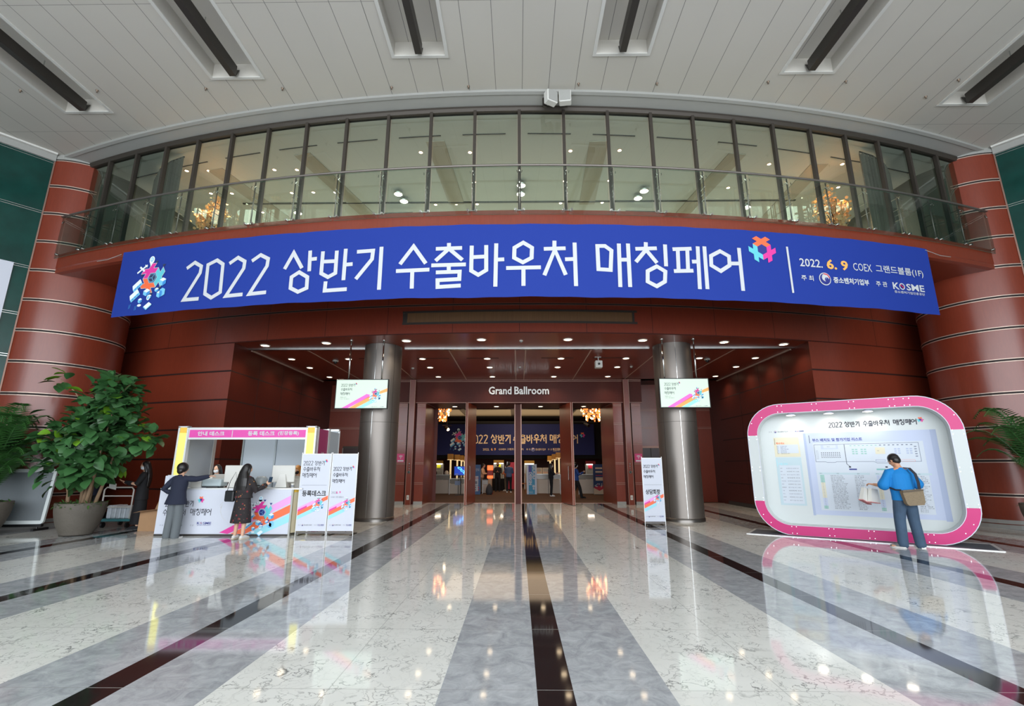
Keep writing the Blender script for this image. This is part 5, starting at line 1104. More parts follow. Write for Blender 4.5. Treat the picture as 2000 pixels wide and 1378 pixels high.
# trolley
t = thing('hand_trolley', 'teal platform trolley with white tube rails behind the fig plant', 'trolley', (-10.1, 12.85, 0), .05); RAIL = mat('trolley_rail', (214, 210, 204), .35); 
b = MB(); b.bbox(-.42, .42, -.25, .55, .16, .22, mat('trolley_teal', (58, 122, 128), .5), .02); b.build('platform', t)
b = MB(); b.tube([(-.36, -.2, .2), (-.36, -.2, .92), (-.31, -.2, .98), (.31, -.2, .98), (.36, -.2, .92), (.36, -.2, .2)], .018, RAIL, 8)
b.build('handle', t, smooth=True)
for z in (.5, .77): b = MB(); b.cyl((-.36, -.2, z), (.36, -.2, z), .014, RAIL, 8); b.build('crossbar', t)
for x in (-.3, .3):
    for y in (-.15, .45): b = MB(); b.cyl((x - .02, y, .07), (x + .02, y, .07), .07, BLACK, 16); b.build('wheel', t)
t = thing('wrapped_parcel', 'bundle wrapped in crumpled white plastic standing on the trolley', 'parcel', (-10.08, 12.82, .22)); b = MB(); rnd = random.Random(2); 
for k in range(5): b.bbox(-.3 + k * .12, -.19 + k * .12, -.1, .3, 0, .3 + rnd.uniform(-.01, .02), mat('plastic_white', (196, 202, 210), .3, noise=(9, .25)), .02)
b.build('bundle', t)
CARD = mat('cardboard', (164, 128, 94), .85, noise=(6, .1))
t = thing('cardboard_box', 'open cardboard box with a raised flap beside the booth', 'box', (-8.85, 12.3, 0), -.05); b = MB(); b.box(-.2, .3, -.2, .25, 0, .46, CARD); b.build('carton', t); b = MB(); b.mesh([(-.2, -.2, .46), (.3, -.2, .46), (.3, -.34, .50), (-.28, -.34, .42)], [(0, 1, 2, 3)], CARD); b.build('flap', t); b = MB(); b.mesh([(-.2, .25, .46), (.3, .25, .46), (.32, .3, .7), (-.16, .3, .7)], [(0, 1, 2, 3)], CARD); b.build('flap', t)
t = thing('cardboard_box', 'taller closed cardboard box standing behind the open one', 'box', (-8.85, 12.95, 0)); b = MB(); b.box(-.25, .3, -.2, .25, 0, .88, CARD); b.build('carton', t); b = MB(); b.box(-.25, .3, -.03, .03, .88, .885, mat('packing_tape', (186, 160, 120), .3)); b.build('tape', t)
# ================================================================== BALLROOM CONTENTS
t = thing('indoor_banner', 'dark blue hanging banner with the fair title inside the ballroom', 'banner', (0, 34, 0)); x0, x1, z0, z1 = -5.6, 5.25, 2.25, 4.35
b = MB(); b.box(x0, x1, 0, .02, z0, z1, mat('indoor_blue', (20, 28, 84), .8)); b.build('cloth', t); cv = Canvas(lambda x, z, d: (x, -.003 - d, z), .003); WARM = mat('warm_white_print', (236, 206, 164), .6)
lx0 = aY(926, 860, 34).x - .35; lx1 = aY(1128, 860, 34).x; sc_ = (lx1 - lx0) / (GBOX['eo'][1] - GBOX['2a'][0])
for g_ in GLY:
    for st in GLY[g_]: cv.stroke([(lx0 + (q[0] - GBOX['2a'][0]) * sc_, 3.02 + (q[1] - 5.26) * sc_ * 1.02) for q in st if q], .07, WARM, 1, st[-1] == 0)
plus_logo(cv, lx1 + .35, 3.6, .07, [ORG, TEAL, MAG], 1, hole=NAVY); cv.text('2022.', aY(943, 879, 34).x, 2.55, .15, WARM, 1, .01); cv.text('6. 9', aY(959, 879, 34).x, 2.55, .17, GOLD, 1, .02); cv.text('COEX 그랜드볼룸(1F)', aY(974, 879, 34).x, 2.55, .16, WARM, 1, .01, 1.7)
cv.text('주 최', aY(1028, 879, 34).x, 2.56, .13, WARM, 1); gov_mark(cv, aY(1041, 879, 34).x, 2.62, .12, 1); cv.text('중소벤처기업부', aY(1046, 879, 34).x, 2.55, .15, WARM, 1, .01, .7); cv.text('주 관', aY(1070, 879, 34).x, 2.56, .13, WARM, 1); kosme(cv, aY(1080, 879, 34).x, 2.57, .14, .7, WARM, 1); cv.build('lettering', t)
cv = Canvas(lambda x, z, d: (x, -.003 - d, z), .003); trade_art(cv, aY(898, 863, 34).x, 3.42, .115, 3, line=BW); cv.build('trade_picture', t)
bl = bpy.data.lights.new('banner_fill', 'SPOT'); bl.energy = 80; bl.color = (1, .78, .5); bl.spot_size = 1.5; bo = bpy.data.objects.new('banner_fill', bl); C.objects.link(bo); bo.location = (0, 30.5, 4.9); bo.rotation_euler = (math.radians(68), 0, 0)  # spot without a fixture, added to light the indoor banner
b = MB(); b.box(-7, 7, 34.6, 34.65, 2.0, 4.6, BBLK); tag(b.build('stage_drape'), 'black drape hanging behind the blue banner inside the ballroom', 'drape')
# chandeliers
CRY = mat('crystal_glow', (255, 130, 60), .3, emit=.5); CRY2 = mat('crystal_bright', (255, 210, 150), .3, emit=2)
for (u, v, y, lab) in ((858, 806, 25.5, 'orange glowing crystal chandelier at the left end of the door opening'), (1158, 806, 25.5, 'orange glowing crystal chandelier at the right end of the door opening')):
    p = aY(u, v, y); t = thing('chandelier', lab, 'chandelier', (p.x, p.y, p.z)); rnd = random.Random(int(u)); b = MB(); b.cyl((0, 0, .3), (0, 0, 5.25 - p.z), .015, BRASS, 8); b.build('hanging_rod', t); b = MB()
    for r_, z in ((.6, .35), (.5, .1), (.36, -.15)): b.tube([(r_ * math.cos(2 * PI * k / 16), r_ * math.sin(2 * PI * k / 16), z) for k in range(16)], .015, BRASS, 5, closed=True)
    b.build('ring_frame', t); b = MB()
    for k in range(170):
        q = rnd.choice(((.6, .35), (.5, .1), (.36, -.15))); a = rnd.uniform(0, 6.3); b.sphere((q[0] * math.cos(a), q[0] * math.sin(a), q[1] - rnd.uniform(0, .25)), .036, CRY2 if rnd.random() < .25 else CRY, 6, 4, (1, 1, 1.6))
    b.build('crystals', t)
# stage lights hanging inside
for (u, v, y, lab) in ((873, 835, 26, 'black stage spotlight hanging left inside the ballroom'), (1146, 828, 27, 'black stage spotlight cluster hanging right inside the ballroom'), (1162, 818, 26.5, 'black stage spotlight nearest the right chandelier')):
    p = aY(u, v, y); t = thing('stage_light', lab, 'stage light', tuple(p)); b = MB(); b.cyl((0, 0, .1), (0, 0, 5.25 - p.z), .02, BLACK, 6); b.build('hanging_pole', t); b = MB(); b.tube([(-.25, 0, .12), (.25, 0, .1)], .02, BLACK, 6); b.build('yoke', t); b = MB(); b.cyl((-.1, .1, .05), (.08, -.15, -.1), .09, BLACK, 14); b.build('barrel', t); b = MB(); b.cyl((.08, -.15, -.1), (.083, -.156, -.103), .075, LAMP if u < 900 else CHROME, 14); b.build('lens', t)
# lit wall booths
def wallbooth(u0, u1, v0, v1, y, head, tagm, lab):
    a, c_ = aY(u0, v0, y), aY(u1, v1, y); w, h = c_.x - a.x, a.z - c_.z; t = thing('exhibition_booth', lab, 'booth', (a.x, y, c_.z - .0))
    t.location.z = 0; z0, z1 = 0, a.z
    b = MB(); b.box(0, w, .25, .3, 0, z1, mat('booth_grey_panel', (150, 150, 142), .6)); b.build('back_panel', t); b = MB(); b.box(0, w, 0, .04, z1, z1 + .2, head); b.build('header', t)
    b = MB(); b.box(w * .3, w * .7, .2, .22, z1 - .28, z1 - .06, tagm); b.build('number_tag', t)
    b = MB(); b.box(.04, w - .04, .05, .08, z1 - .03, z1, LAMPW); b.build('strip_lamp', t)
    for x in (0, w - .04): b = MB(); b.box(x, x + .04, 0, .06, 0, z1, ALU); b.build('post', t)
YH = mat('yellow_header', (176, 132, 50), .6); YT = mat('yellow_tag', (214, 214, 40), .5); RH = mat('red_header', (140, 28, 30), .5); RT = mat('red_tag', (206, 40, 70), .5)
wallbooth(847, 864.5, 905, 935, 33, YH, YT, 'lit grey booth with yellow header at the left of the ballroom'); wallbooth(964, 984, 904, 935, 33.5, YH, YT, 'lit grey booth with yellow header behind the man in the dark suit'); wallbooth(1024, 1044, 905, 935, 33.5, YH, YT, 'lit grey booth with yellow header behind the blue vertical sign'); wallbooth(1144, 1164, 906, 935, 33, RH, RT, 'lit grey booth with red header behind the dark blue board')
# yellow block lanterns on lit posts
GOLDB = mat('lantern_gold', (186, 130, 36), .5); POSTL = mat('lit_post', (255, 226, 170), .5, emit=.16)
for i, (u, v, y) in enumerate(((880, 892, 29), (893, 893, 31), (901, 894, 32.5), (907, 896, 34), (1074, 895, 33), (1083, 892, 31.5), (1091, 889, 30))):
    p = aY(u, v, y); side = 'left' if u < 1000 else 'right'; t = thing('exhibition_lantern', 'golden block header on a lit white post, %s group, %s' % (side, ['frontmost', 'second', 'third', 'rearmost', 'rearmost', 'middle', 'frontmost'][i]), 'booth post', (p.x, y, 0), 0, 'golden headers on lit posts'); b = MB(); b.bbox(-.17, .17, -.12, .12, p.z - .13, p.z + .17, GOLDB, .02); b.build('header_block', t); b = MB(); b.box(-.03, .06, -.04, .04, 0, p.z - .17, POSTL); b.build('post', t); b = MB(); b.box(-.17, .17, -.12, .12, p.z - .17, p.z - .14, POSTL); b.build('lamp', t)
# counters
CWH = mat('counter_warm_white', (196, 184, 168), .5)
def counter(u0, u1, v, y, h, lab, top=ALU, parts=2):
    a, c_ = aY(u0, v, y), aY(u1, v, y); w = c_.x - a.x; t = thing('exhibition_counter', lab, 'counter', (a.x, y, 0)); 
    for k in range(parts): b = MB(); b.box(w * k / parts + .015, w * (k + 1) / parts - .015, 0, .03, .05, h - .28, CWH); b.build('front_panel', t)
    b = MB(); b.box(.01, w - .01, .01, .04, h - .27, h - .04, mat('counter_glass', (150, 146, 136), .2)); b.build('display_window', t); b = MB(); b.box(0, w, -.02, .5, h - .03, h, top); b.build('worktop', t); b = MB()
    for k in range(parts + 1): b.box(w * k / parts - .015, w * k / parts + .015, -.01, .04, 0, h, DKMET if k % 2 else ALU)
    b.build('frame', t); return t
counter(846, 877, 965, 27.6, 1.05, 'white display counter at the left side of the ballroom opening', parts=1); t = counter(877, 912, 965, 27.4, .85, 'white counter with a blue notice under the blue screen')
b = MB(); b.box(.3, .6, -.012, -.002, .5, .72, mat('notice_blue', (150, 166, 196), .6)); b.build('notice', t)
counter(1048, 1095, 965, 27.8, 1.08, 'long white display counter right of the vertical blue sign'); counter(1131, 1161, 965, 27.6, 1.08, 'white display counter behind the walking person', parts=1); counter(942, 957, 965, 28.2, .78, 'short counter with dark grey upper half left of the orange stand', DKMET, 1)
for i, (u0, u1) in enumerate(((1048, 1059), (1060, 1073))):
    a = aY(u0, 922, 27.85); c_ = aY(u1, 911, 27.85); t = thing('information_plate', 'cream notice plate on the long display counter, %s one' % ['left', 'right'][i], 'sign', (a.x, 27.95, 1.08), 0, 'cream plates on the counter'); b = MB(); b.box(0, c_.x - a.x, 0, .03, 0, .34, mat('plate_cream', (232, 206, 168), .6)); b.build('plate', t); cv = Canvas(lambda x, z, d: (x, -.002 - d, z), .003)
    for k in range(4): cv.rect(.04, .08 + k * .06, c_.x - a.x - .06 - .03 * (k % 2), .1 + k * .06, ORG if k == 0 else GREYI, 1)
    cv.build('text_block', t)
# blue screen on a stand
a = aY(887, 928, 27.0); c_ = aY(911, 910, 27.0); w = c_.x - a.x; t = thing('stand_screen', 'blue screen with a twisted helix picture on a black floor stand', 'screen', ((a.x + c_.x) / 2, 26.9, 0)); z0, z1 = a.z, c_.z
b = MB(); b.box(-w / 2, w / 2, 0, .05, z0, z1, BLACK); b.build('housing', t); cv = Canvas(lambda x, z, d: (x, -.002 - d, z), .003); SB = mat('screen_blue', (14, 50, 150), .3, emit=.35); SCY = mat('screen_cyan', (90, 190, 255), .3, emit=.6); cv.rect(-w / 2 + .02, z0 + .02, w / 2 - .02, z1 - .02, SB, 0)
for ph in (0, PI): cv.stroke([(-.1 + .45 * q + .09 * math.sin(ph + q * 9), z1 - .04 - (z1 - z0 - .08) * q) for q in [k / 14 for k in range(15)]], .03, SCY, 1)
cv.rect(-w / 2 + .05, z0 + .05, -w / 2 + .25, z0 + .09, SCREENW, 1); cv.build('display', t); b = MB(); b.cyl((.05, .03, .02), (.05, .03, z0), .025, BLACK, 10); b.build('pole', t); b = MB(); b.box(-.25, .35, -.2, .25, 0, .025, BLACK); b.build('base', t); b = MB(); b.box(-.12, .22, -.02, .15, z0 - .12, z0 - .09, BLACK); b.build('shelf', t)
# standing signs
def stand_sign(u0, u1, vt, vb, col, lab, fn):
    y = aZ((u0 + u1) / 2, vb).y; y = min(y, 27.3); a = aY(u0, vb, y); c_ = aY(u1, vt, y); w = c_.x - a.x; h = c_.z; t = thing('standing_sign', lab, 'sign', (a.x, y, 0)); b = MB(); b.box(0, w, 0, .04, .03, h, col); b.build('board', t); b = MB(); b.box(.02, w - .02, -.05, .25, 0, .03, DKMET); b.build('base', t); cv = Canvas(lambda x, z, d: (x, -.002 - d, z), .003); fn(cv, w, h); cv.build('graphic_print', t)
SBL = mat('sign_blue', (70, 104, 150), .6); SPU = mat('sign_violet', (84, 82, 160), .6); SCB = mat('sign_cyan', (70, 150, 186), .6)
def g1(cv, w, h): cv.rect(.02, h * .12, w - .12, h * .62, BW, 1); cv.text('안내', .1, h * .78, .16, BW, 1, .01, w * .5); cv.rect(.06, h * .36, w * .5, h * .45, GREYI, 2); cv.rect(.06, h * .3, w * .7, h * .31, DKI, 2); [cv.circle(.1 + .16 * (k % 2), h * .17 + .12 * (k // 2), .035, REDI if k % 2 else GREYI, 2) for k in range(4)]; cv.text('등록', .08, h * .52, .09, REDI, 2)
stand_sign(925, 939, 907, 966, SBL, 'blue standing sign with a white text block left of the centre post', g1)
def g2(cv, w, h):
    cv.rect(.1, .04, w - .1, h - .06, SCB, 1); cv.rect(.1, h * .72, w * .48, h - .06, SPU, 2); cv.rect(.1, h * .45, w * .5, h * .72, mat('sign_mid', (90, 110, 176), .6), 2)
    cv.text('GOOD', w * .56, h - .05, w * .36, BW, 3, .06, h * .42 if 0 else None, vert=True) ; cv.text('DESIGN', w * .22, h * .74, w * .30, BW, 3, .06, vert=True); cv.circle(w * .68, h * .28, .07, BW, 3); cv.circle(w * .68, h * .2, .05, BW, 3); cv.text('2022', w * .2, .1, .08, BW, 3)
stand_sign(1029, 1048, 906, 966, SCREENW, 'white-edged standing sign with vertical English words on blue and violet', g2)
def g3(cv, w, h):
    cv.rect(0, .02, w, h * .22, mat('sign_cream', (226, 200, 170), .6), 1)
    for z, ww in ((.84, .6), (.72, .6)): cv.rect(w * .2, h * z, w * (.2 + ww), h * z + .09, mat('sign_cream', (226, 200, 170), .6), 1); 
    cv.rect(w * .2, h * .62, w * .85, h * .64, REDI, 1); cv.rect(w * .2, h * .46, w * .85, h * .57, MATS['sign_cream'], 1); cv.poly([(0, h * .23), (w * .5, h * .13), (w, h * .23), (w * .75, h * .3), (w * .5, h * .27), (w * .25, h * .3)], REDI, 2); rnd = random.Random(9)
    for k in range(16): cv.circle(w * rnd.uniform(.1, .9), h * rnd.uniform(.26, .36), .03, rnd.choice((BW, REDI, LBL, MATS['sign_cream'])), 3)
stand_sign(1160, 1180, 906, 965, mat('sign_deep_blue', (38, 62, 108), .6), 'dark blue standing board with a red and cream picture at the right jamb', g3)
# orange dispenser stand, seats, boxes
p = aZ(957, 956); t = thing('dispenser_stand', 'orange and red standing dispenser in the middle of the ballroom', 'stand', (p.x * 28 / p.y, 28, 0)); ORL = mat('stand_orange', (255, 110, 50), .4, emit=.35); RDD = mat('stand_red', (170, 34, 24), .5)
for z0, z1, m, nm in ((1.28, 1.55, ORL, 'lit_head'), (1.0, 1.28, RDD, 'neck'), (.84, 1.0, ORL, 'lit_tray'), (.1, .84, mat('stand_cream', (190, 150, 110), .5), 'body'), (0, .1, RDD, 'base')): b = MB(); w_ = .16 if nm != 'body' else .11; b.bbox(-w_, w_, -w_, w_, z0, z1, m, .02); b.build(nm, t)
p = aY(982, 940, 31.5); t = thing('covered_table', 'table with a black cloth behind the man in the dark suit', 'table', (p.x, 31.9, 0)); b = MB(); b.box(-.75, .6, 0, .6, 0, .72, mat('black_cloth', (20, 18, 20), .9)); b.build('cloth', t); b = MB(); b.box(-.72, .57, .02, .58, .72, .74, DKMET); b.build('tabletop', t)
p = aY(1016, 955, 30); t = thing('easel_stand', 'small wooden easel stand just right of the centre post', 'stand', (p.x + .15, 29, 0)); WCH = mat('pale_wood', (176, 110, 60), .6)
for x in (-.2, .2): b = MB(); b.tube([(x, -.1, 0), (x * .6, 0, 1.1)], .025, WCH, 6); b.build('leg', t)
b = MB(); b.box(-.22, .22, -.08, -.02, .5, .56, WCH); b.build('crossbar', t)
p = aY(956, 964, 27.6); b = MB(); b.lathe([(.001, 0), (.14, 0), (.2, .15), (.17, .35), (.1, .5), (.03, .58), (.001, .58)], mat('bag_grey', (64, 62, 66), .8, noise=(6, .3)), 16); o = b.build('sack', smooth=True); o.location = (p.x, 27.4, 0); tag(o, 'dark grey sack on the carpet beside the short counter', 'bag')
b = MB(); b.lathe([(.001, 0), (.1, 0), (.12, .1), (.07, .2), (.001, .22)], mat('white_vase', (220, 205, 185), .4), 16); o = b.build('round_jar', smooth=True); p = aY(872, 932, 27.8); o.location = (p.x, 27.8, 1.05); tag(o, 'small pale round jar on the left display counter', 'jar')
# ================================================================== PEOPLE
SKIN = mat('skin', (214, 168, 140), .55); SKIN2 = mat('skin_tan', (196, 144, 114), .55); HAIRB = mat('hair_black', (24, 20, 20), .4, noise=(30, .4, (8, 8, 1))); HAIRG = mat('hair_ginger', (186, 128, 66), .4, noise=(30, .35, (8, 8, 1)))
EYEW = mat('eye_white', (226, 224, 220), .3); EYEB = mat('eye_dark', (26, 18, 14), .2); LIP = mat('lips', (178, 96, 88), .5); MASKW = mat('mask_white', (222, 226, 230), .8); MASKB = mat('mask_black', (28, 26, 28), .8)
def ring_loft(mb, pts, rad, side, m, n=18, pow_=1.0, cap=True):
    """closed limb: rad = list of (half width, half depth); side = direction of the half width"""
    pts = [Vector(p) for p in pts]; rad = [(r, r) if isinstance(r, (int, float)) else r for r in rad]
    def dirs(i): 
        t = (pts[min(i + 1, len(pts) - 1)] - pts[max(i - 1, 0)]).normalized(); s = Vector(side); s = (s - t * s.dot(t))
        if s.length < .05: s = Vector((0, 1, 0)) - t * t.y
        s.normalize(); return t, s, t.cross(s)
    R = []
    def add(c, s, o, a, b_): R.append([c + s * a * math.cos(2 * PI * k / n) + o * b_ * math.sin(2 * PI * k / n) for k in range(n)])
    N = len(pts)
    if cap:
        t, s, o = dirs(0); a, b_ = rad[0]
        for q in (.95, .75, .4): add(pts[0] - t * min(a, b_) * q, s, o, a * math.sqrt(1 - q * q), b_ * math.sqrt(1 - q * q))
    for i in range(N): t, s, o = dirs(i); add(pts[i], s, o, *rad[i])
    if cap:
        t, s, o = dirs(N - 1); a, b_ = rad[-1]
        for q in (.4, .75, .95): add(pts[-1] + t * min(a, b_) * q, s, o, a * math.sqrt(1 - q * q), b_ * math.sqrt(1 - q * q))
    vs = [p for r in R for p in r]; K = len(R); fs = [(j * n + k, j * n + (k + 1) % n, (j + 1) * n + (k + 1) % n, (j + 1) * n + k) for j in range(K - 1) for k in range(n)]
    fs += [tuple(range(n))[::-1], tuple((K - 1) * n + k for k in range(n))]; mb.mesh(vs, fs, m)
def fuse(mb, name, parent, vox, smooth=3, m=None):
    """merge overlapping closed shapes into one continuous skin"""
    me = bpy.data.meshes.new(name); me.from_pydata(mb.v, [], mb.f); tmp = bpy.data.objects.new('t', me); C.objects.link(tmp)
    r = tmp.modifiers.new('r', 'REMESH'); r.mode = 'VOXEL'; r.voxel_size = vox; s_ = tmp.modifiers.new('s', 'SMOOTH'); s_.factor = .5; s_.iterations = smooth
    FUSE.append((tmp, name, parent, m or mb.mats[0])); return tmp
FUSE = []
def flush():
    dg = bpy.context.evaluated_depsgraph_get()
    for tmp, name, parent, m in FUSE:
        me = bpy.data.meshes.new_from_object(tmp.evaluated_get(dg)); me.materials.clear(); me.materials.append(m); me.polygons.foreach_set('use_smooth', [True] * len(me.polygons)); me.update()
        o = bpy.data.objects.new(name, me); C.objects.link(o); o.parent = parent
    for q in FUSE: me = q[0].data; bpy.data.objects.remove(q[0]); bpy.data.meshes.remove(me)
    FUSE.clear()
V3 = Vector
def hand(mb, w, d, nrm, sgn, m, curl=.5, k=1.0):
    """w wrist, d finger direction, nrm palm normal, sgn thumb side"""
    d = V3(d).normalized(); nrm = (V3(nrm) - d * V3(nrm).dot(d)).normalized(); s = d.cross(nrm) * sgn; w = V3(w)
    ring_loft(mb, [w - d * .01 * k, w + d * .035 * k, w + d * .085 * k], [(.024 * k, .018 * k), (.038 * k, .016 * k), (.040 * k, .013 * k)], s, m, 12)
    for i, (o, L) in enumerate(((-.030, .060), (-.011, .074), (.010, .078), (.030, .070))):
        b0 = w + d * .085 * k - s * -o * k; c1 = curl * (1.1 - .12 * i); d1 = (d * math.cos(c1 * .6) + nrm * math.sin(c1 * .6)); d2 = (d * math.cos(c1 * 1.5) + nrm * math.sin(c1 * 1.5)); p1 = b0 + d1 * L * .5 * k; p2 = p1 + d2 * L * .5 * k
        ring_loft(mb, [b0, p1, p2], [.0088 * k, .0082 * k, .007 * k], s, m, 8)
    b0 = w + d * .03 * k + s * .034 * k; p1 = b0 + (s * .6 + d * .8).normalized() * .034 * k + nrm * .008 * k; p2 = p1 + (s * .15 + d * .9 + nrm * .4).normalized() * .03 * k
    ring_loft(mb, [w + d * .02 * k + s * .015 * k, b0, p1, p2], [.013 * k, .012 * k, .010 * k, .0085 * k], nrm, m, 8)
def person(label, loc, rz, H=1.7, skin=SKIN, vox=.008, female=True, hair='short', hairm=HAIRB, arms=None, legs=None, lean=0.0, head=(0, 0), mask=None, top=None, bottom=None, shoe=None, broad=1.0, hide_face=False, grp=None):
    """local frame: faces +Y, +X is the figure's right; arms = {'r': (elbow, wrist, finger dir, palm normal, curl), 'l': ...} at height 1.72"""
    t = thing('person', label, 'person', loc, rz, grp); k = H / 1.72; sc = lambda p: V3(p) * k
    def L(p): 
        p = V3(p)
        if p.z > .95 and lean: a = lean; q = p - V3((0, 0, .95)); p = V3((0, 0, .95)) + V3((q.x, q.y * math.cos(a) + q.z * math.sin(a), q.z * math.cos(a) - q.y * math.sin(a)))
        return p
    B = broad; sw = (.165 if female else .185) * B
    arms = arms or {}; A = {}
    for s, nm in ((1, 'r'), (-1, 'l')):
        df = ((s * (sw + .075), -.02, 1.13), (s * (sw + .085), .06, .89), (0, .25, -1), (-s, 0, 0), .5); A[nm] = arms.get(nm, df)
    legs = legs or {}; G = {}
    for s, nm in ((1, 'r'), (-1, 'l')):
        df = ((s * .095, .015, .49), (s * .105, -.015, .085), (s * .12, .14, .03)); G[nm] = legs.get(nm, df)
    mb = MB(); X = (1, 0, 0); hz = 1.585
    # trunk, neck
    tor = [(0, 0, .86), (0, 0, .95), (0, .005, 1.07), (0, .005, 1.22), (0, -.005, 1.34), (0, -.01, 1.41), (0, -.005, 1.45)]
    wr = [.115, .165 if female else .16, .128 if female else .145, .15, .17, .13, .06]; dr = [.09, .11, .09, .105, .10, .075, .055]
    if B > 1.05: dr = [a * B for a in dr]
    tr = [(a * (B if 0 < i < 6 else 1), b_) for i, (a, b_) in enumerate(zip(wr, dr))]
    ring_loft(mb, [sc(L(p)) for p in tor], [(a * k, b_ * k) for a, b_ in tr], X, skin)
    nk, hd = L((0, -.005, 1.44)), L((0, .005, hz)); hy, hp = head
    Rh = Matrix.Translation(sc(L((0, 0, 1.50)))) @ Matrix.Rotation(hy, 4, 'Z') @ Matrix.Rotation(hp - lean, 4, 'X') @ Matrix.Translation(-sc((0, 0, 1.50)))
    HT = lambda p: Rh @ sc(p)
    ring_loft(mb, [sc(nk), HT((0, 0, 1.52)), HT((0, .01, 1.56))], [.056 * k, .052 * k, .052 * k], X, skin)
    def ell(c, r, m, n=18, h=12):
        vs = []; 
        for j in range(h + 1):
            for i in range(n): a = 2 * PI * i / n; e = PI * j / h; vs.append(HT((c[0] + r[0] * math.sin(e) * math.cos(a), c[1] + r[1] * math.sin(e) * math.sin(a), c[2] - r[2] * math.cos(e))))
        return vs, [(j * n + i, j * n + (i + 1) % n, (j + 1) * n + (i + 1) % n, (j + 1) * n + i) for j in range(h) for i in range(n)], m
    hc = (0, .01, hz + .025); mb.mesh(*ell(hc, (.073, .09, .098), skin)); mb.mesh(*ell((0, .035, hz - .03), (.056, .062, .075), skin)); mb.mesh(*ell((0, .065, hz - .085), (.024, .024, .022), skin, 10, 8))
    mb.mesh(*ell((0, .104, hz - .005), (.013, .02, .026), skin, 10, 8)); mb.mesh(*ell((0, .096, hz + .03), (.045, .014, .012), skin, 10, 8))
    for s in (-1, 1): mb.mesh(*ell((s * .077, .0, hz - .002), (.012, .02, .032), skin, 8, 8))
    for s, nm in ((1, 'r'), (-1, 'l')):
        el, wr_, fd, pn, cu = A[nm]; sh = L((s * (sw - .01), -.005, 1.362)); el, wr_ = V3(el), V3(wr_)
        ring_loft(mb, [sc(L((s * .06, -.005, 1.385))), sc(sh), sc(sh.lerp(el, .35)), sc(el)], [.05 * k, .053 * k * B, .045 * k * B, .037 * k], (0, 1, 0), skin); ring_loft(mb, [sc(el), sc(el.lerp(wr_, .3)), sc(wr_)], [.038 * k, .038 * k, .026 * k], (0, 1, 0), skin)
        hand(mb, sc(wr_), fd, pn, (1 if nm == 'r' else -1) * 1.0, skin, cu, k * (1 if female else 1.08))
        kn, an, to = [V3(q) for q in G[nm]]; hp_ = V3((s * .085, 0, .9)); bm = 1 if B < 1.05 else B
        ring_loft(mb, [sc(hp_), sc(hp_.lerp(kn, .4)), sc(kn), sc(kn.lerp(an, .3)), sc(an)], [.085 * k * bm, .076 * k * bm, .054 * k, .053 * k, .036 * k], X, skin)
        ring_loft(mb, [sc(an + V3((0, -.03, -.035))), sc(an.lerp(to, .5) + V3((0, 0, -.02))), sc(to)], [(.034 * k, .035 * k), (.042 * k, .035 * k), (.04 * k, .022 * k)], X, skin)
    fuse(mb, 'body', t, vox, 3, skin)
    # face
    if not hide_face:
        for s in (-1, 1):
            e = MB(); e.mesh(*ell((s * .03, .088, hz + .012), (.014, .008, .008), EYEW, 10, 6)); e.mesh(*ell((s * .03, .094, hz + .012), (.006, .004, .006), EYEB, 8, 6)); e.build('eye', t, smooth=True)
        e = MB(); e.mesh(*ell((0, .093, hz - .047), (.022, .008, .006), LIP, 10, 6)); e.build('mouth', t, smooth=True)
    if mask:
        e = MB(); e.mesh(*ell((0, .052, hz - .04), (.064, .066, .058), mask, 16, 10)); fuse(e, 'face_mask', t, vox, 2, mask)
    # hair
    h = MB(); h.mesh(*ell((0, -.012, hz + .04), (.092, .102, .096), hairm)); h.mesh(*ell((0, -.045, hz - .0), (.084, .065, .088), hairm))
    if hair == 'full': h.mesh(*ell((0, -.025, hz + .03), (.125, .125, .125), hairm)); h.mesh(*ell((0, -.055, hz - .045), (.10, .07, .09), hairm))
    if hair == 'bob': 
        h.mesh(*ell((0, -.025, hz + .015), (.105, .1, .115), hairm)); 
        for s in (-1, 1): ring_loft(h, [HT((s * .075, .02, hz + .05)), HT((s * .092, .02, hz - .02)), HT((s * .085, .03, hz - .09))], [(.025, .05), (.024, .05), (.014, .035)], (1, 0, 0), hairm)
        h.mesh(*ell((0, .06, hz + .075), (.075, .045, .045), hairm))
    if hair == 'long':
        ring_loft(h, [HT((0, -.035, hz + .03)), HT((0, -.06, hz - .08)), sc(L((0, -.10, 1.36))), sc(L((0, -.11, 1.20))), sc(L((0, -.10, 1.06))), sc(L((0, -.095, .98)))], [(.10 * k, .08 * k), (.115 * k, .07 * k), (.15 * k, .06 * k), (.155 * k, .055 * k), (.13 * k, .045 * k), (.07 * k, .02 * k)], X, hairm)
        for s in (-1, 1): ring_loft(h, [HT((s * .06, .02, hz + .07)), HT((s * .085, .015, hz - .02)), sc(L((s * .09, -.03, 1.42)))], [.03 * k, .028 * k, .03 * k], X, hairm)
    fuse(h, 'hair', t, vox, 3, hairm)
    # clothes
    if top:
        m, kind, sl, z0 = top['m'], top.get('kind', 'shirt'), top.get('sleeve', 1.0), top.get('z0', .90); g = MB(); pad = top.get('pad', .016)
        T = [(0, 0, z0), (0, 0, (z0 + 1.07) / 2), (0, .005, 1.07), (0, .005, 1.22), (0, -.005, 1.33), (0, -.01, 1.40), (0, -.008, 1.445)]
        fl = top.get('flare', 0); W_ = [wr[1] + pad + fl, wr[1] + pad + fl * .4, wr[2] + pad + top.get('boxy', 0), wr[3] + pad + top.get('boxy', 0) * .6, wr[4] + pad * .6, .125, .066]; D_ = [.115 + pad + fl * .6, .112 + pad, .095 + pad + top.get('boxy', 0) * .7, .108 + pad, .10 + pad, .078 + pad * .6, .062]
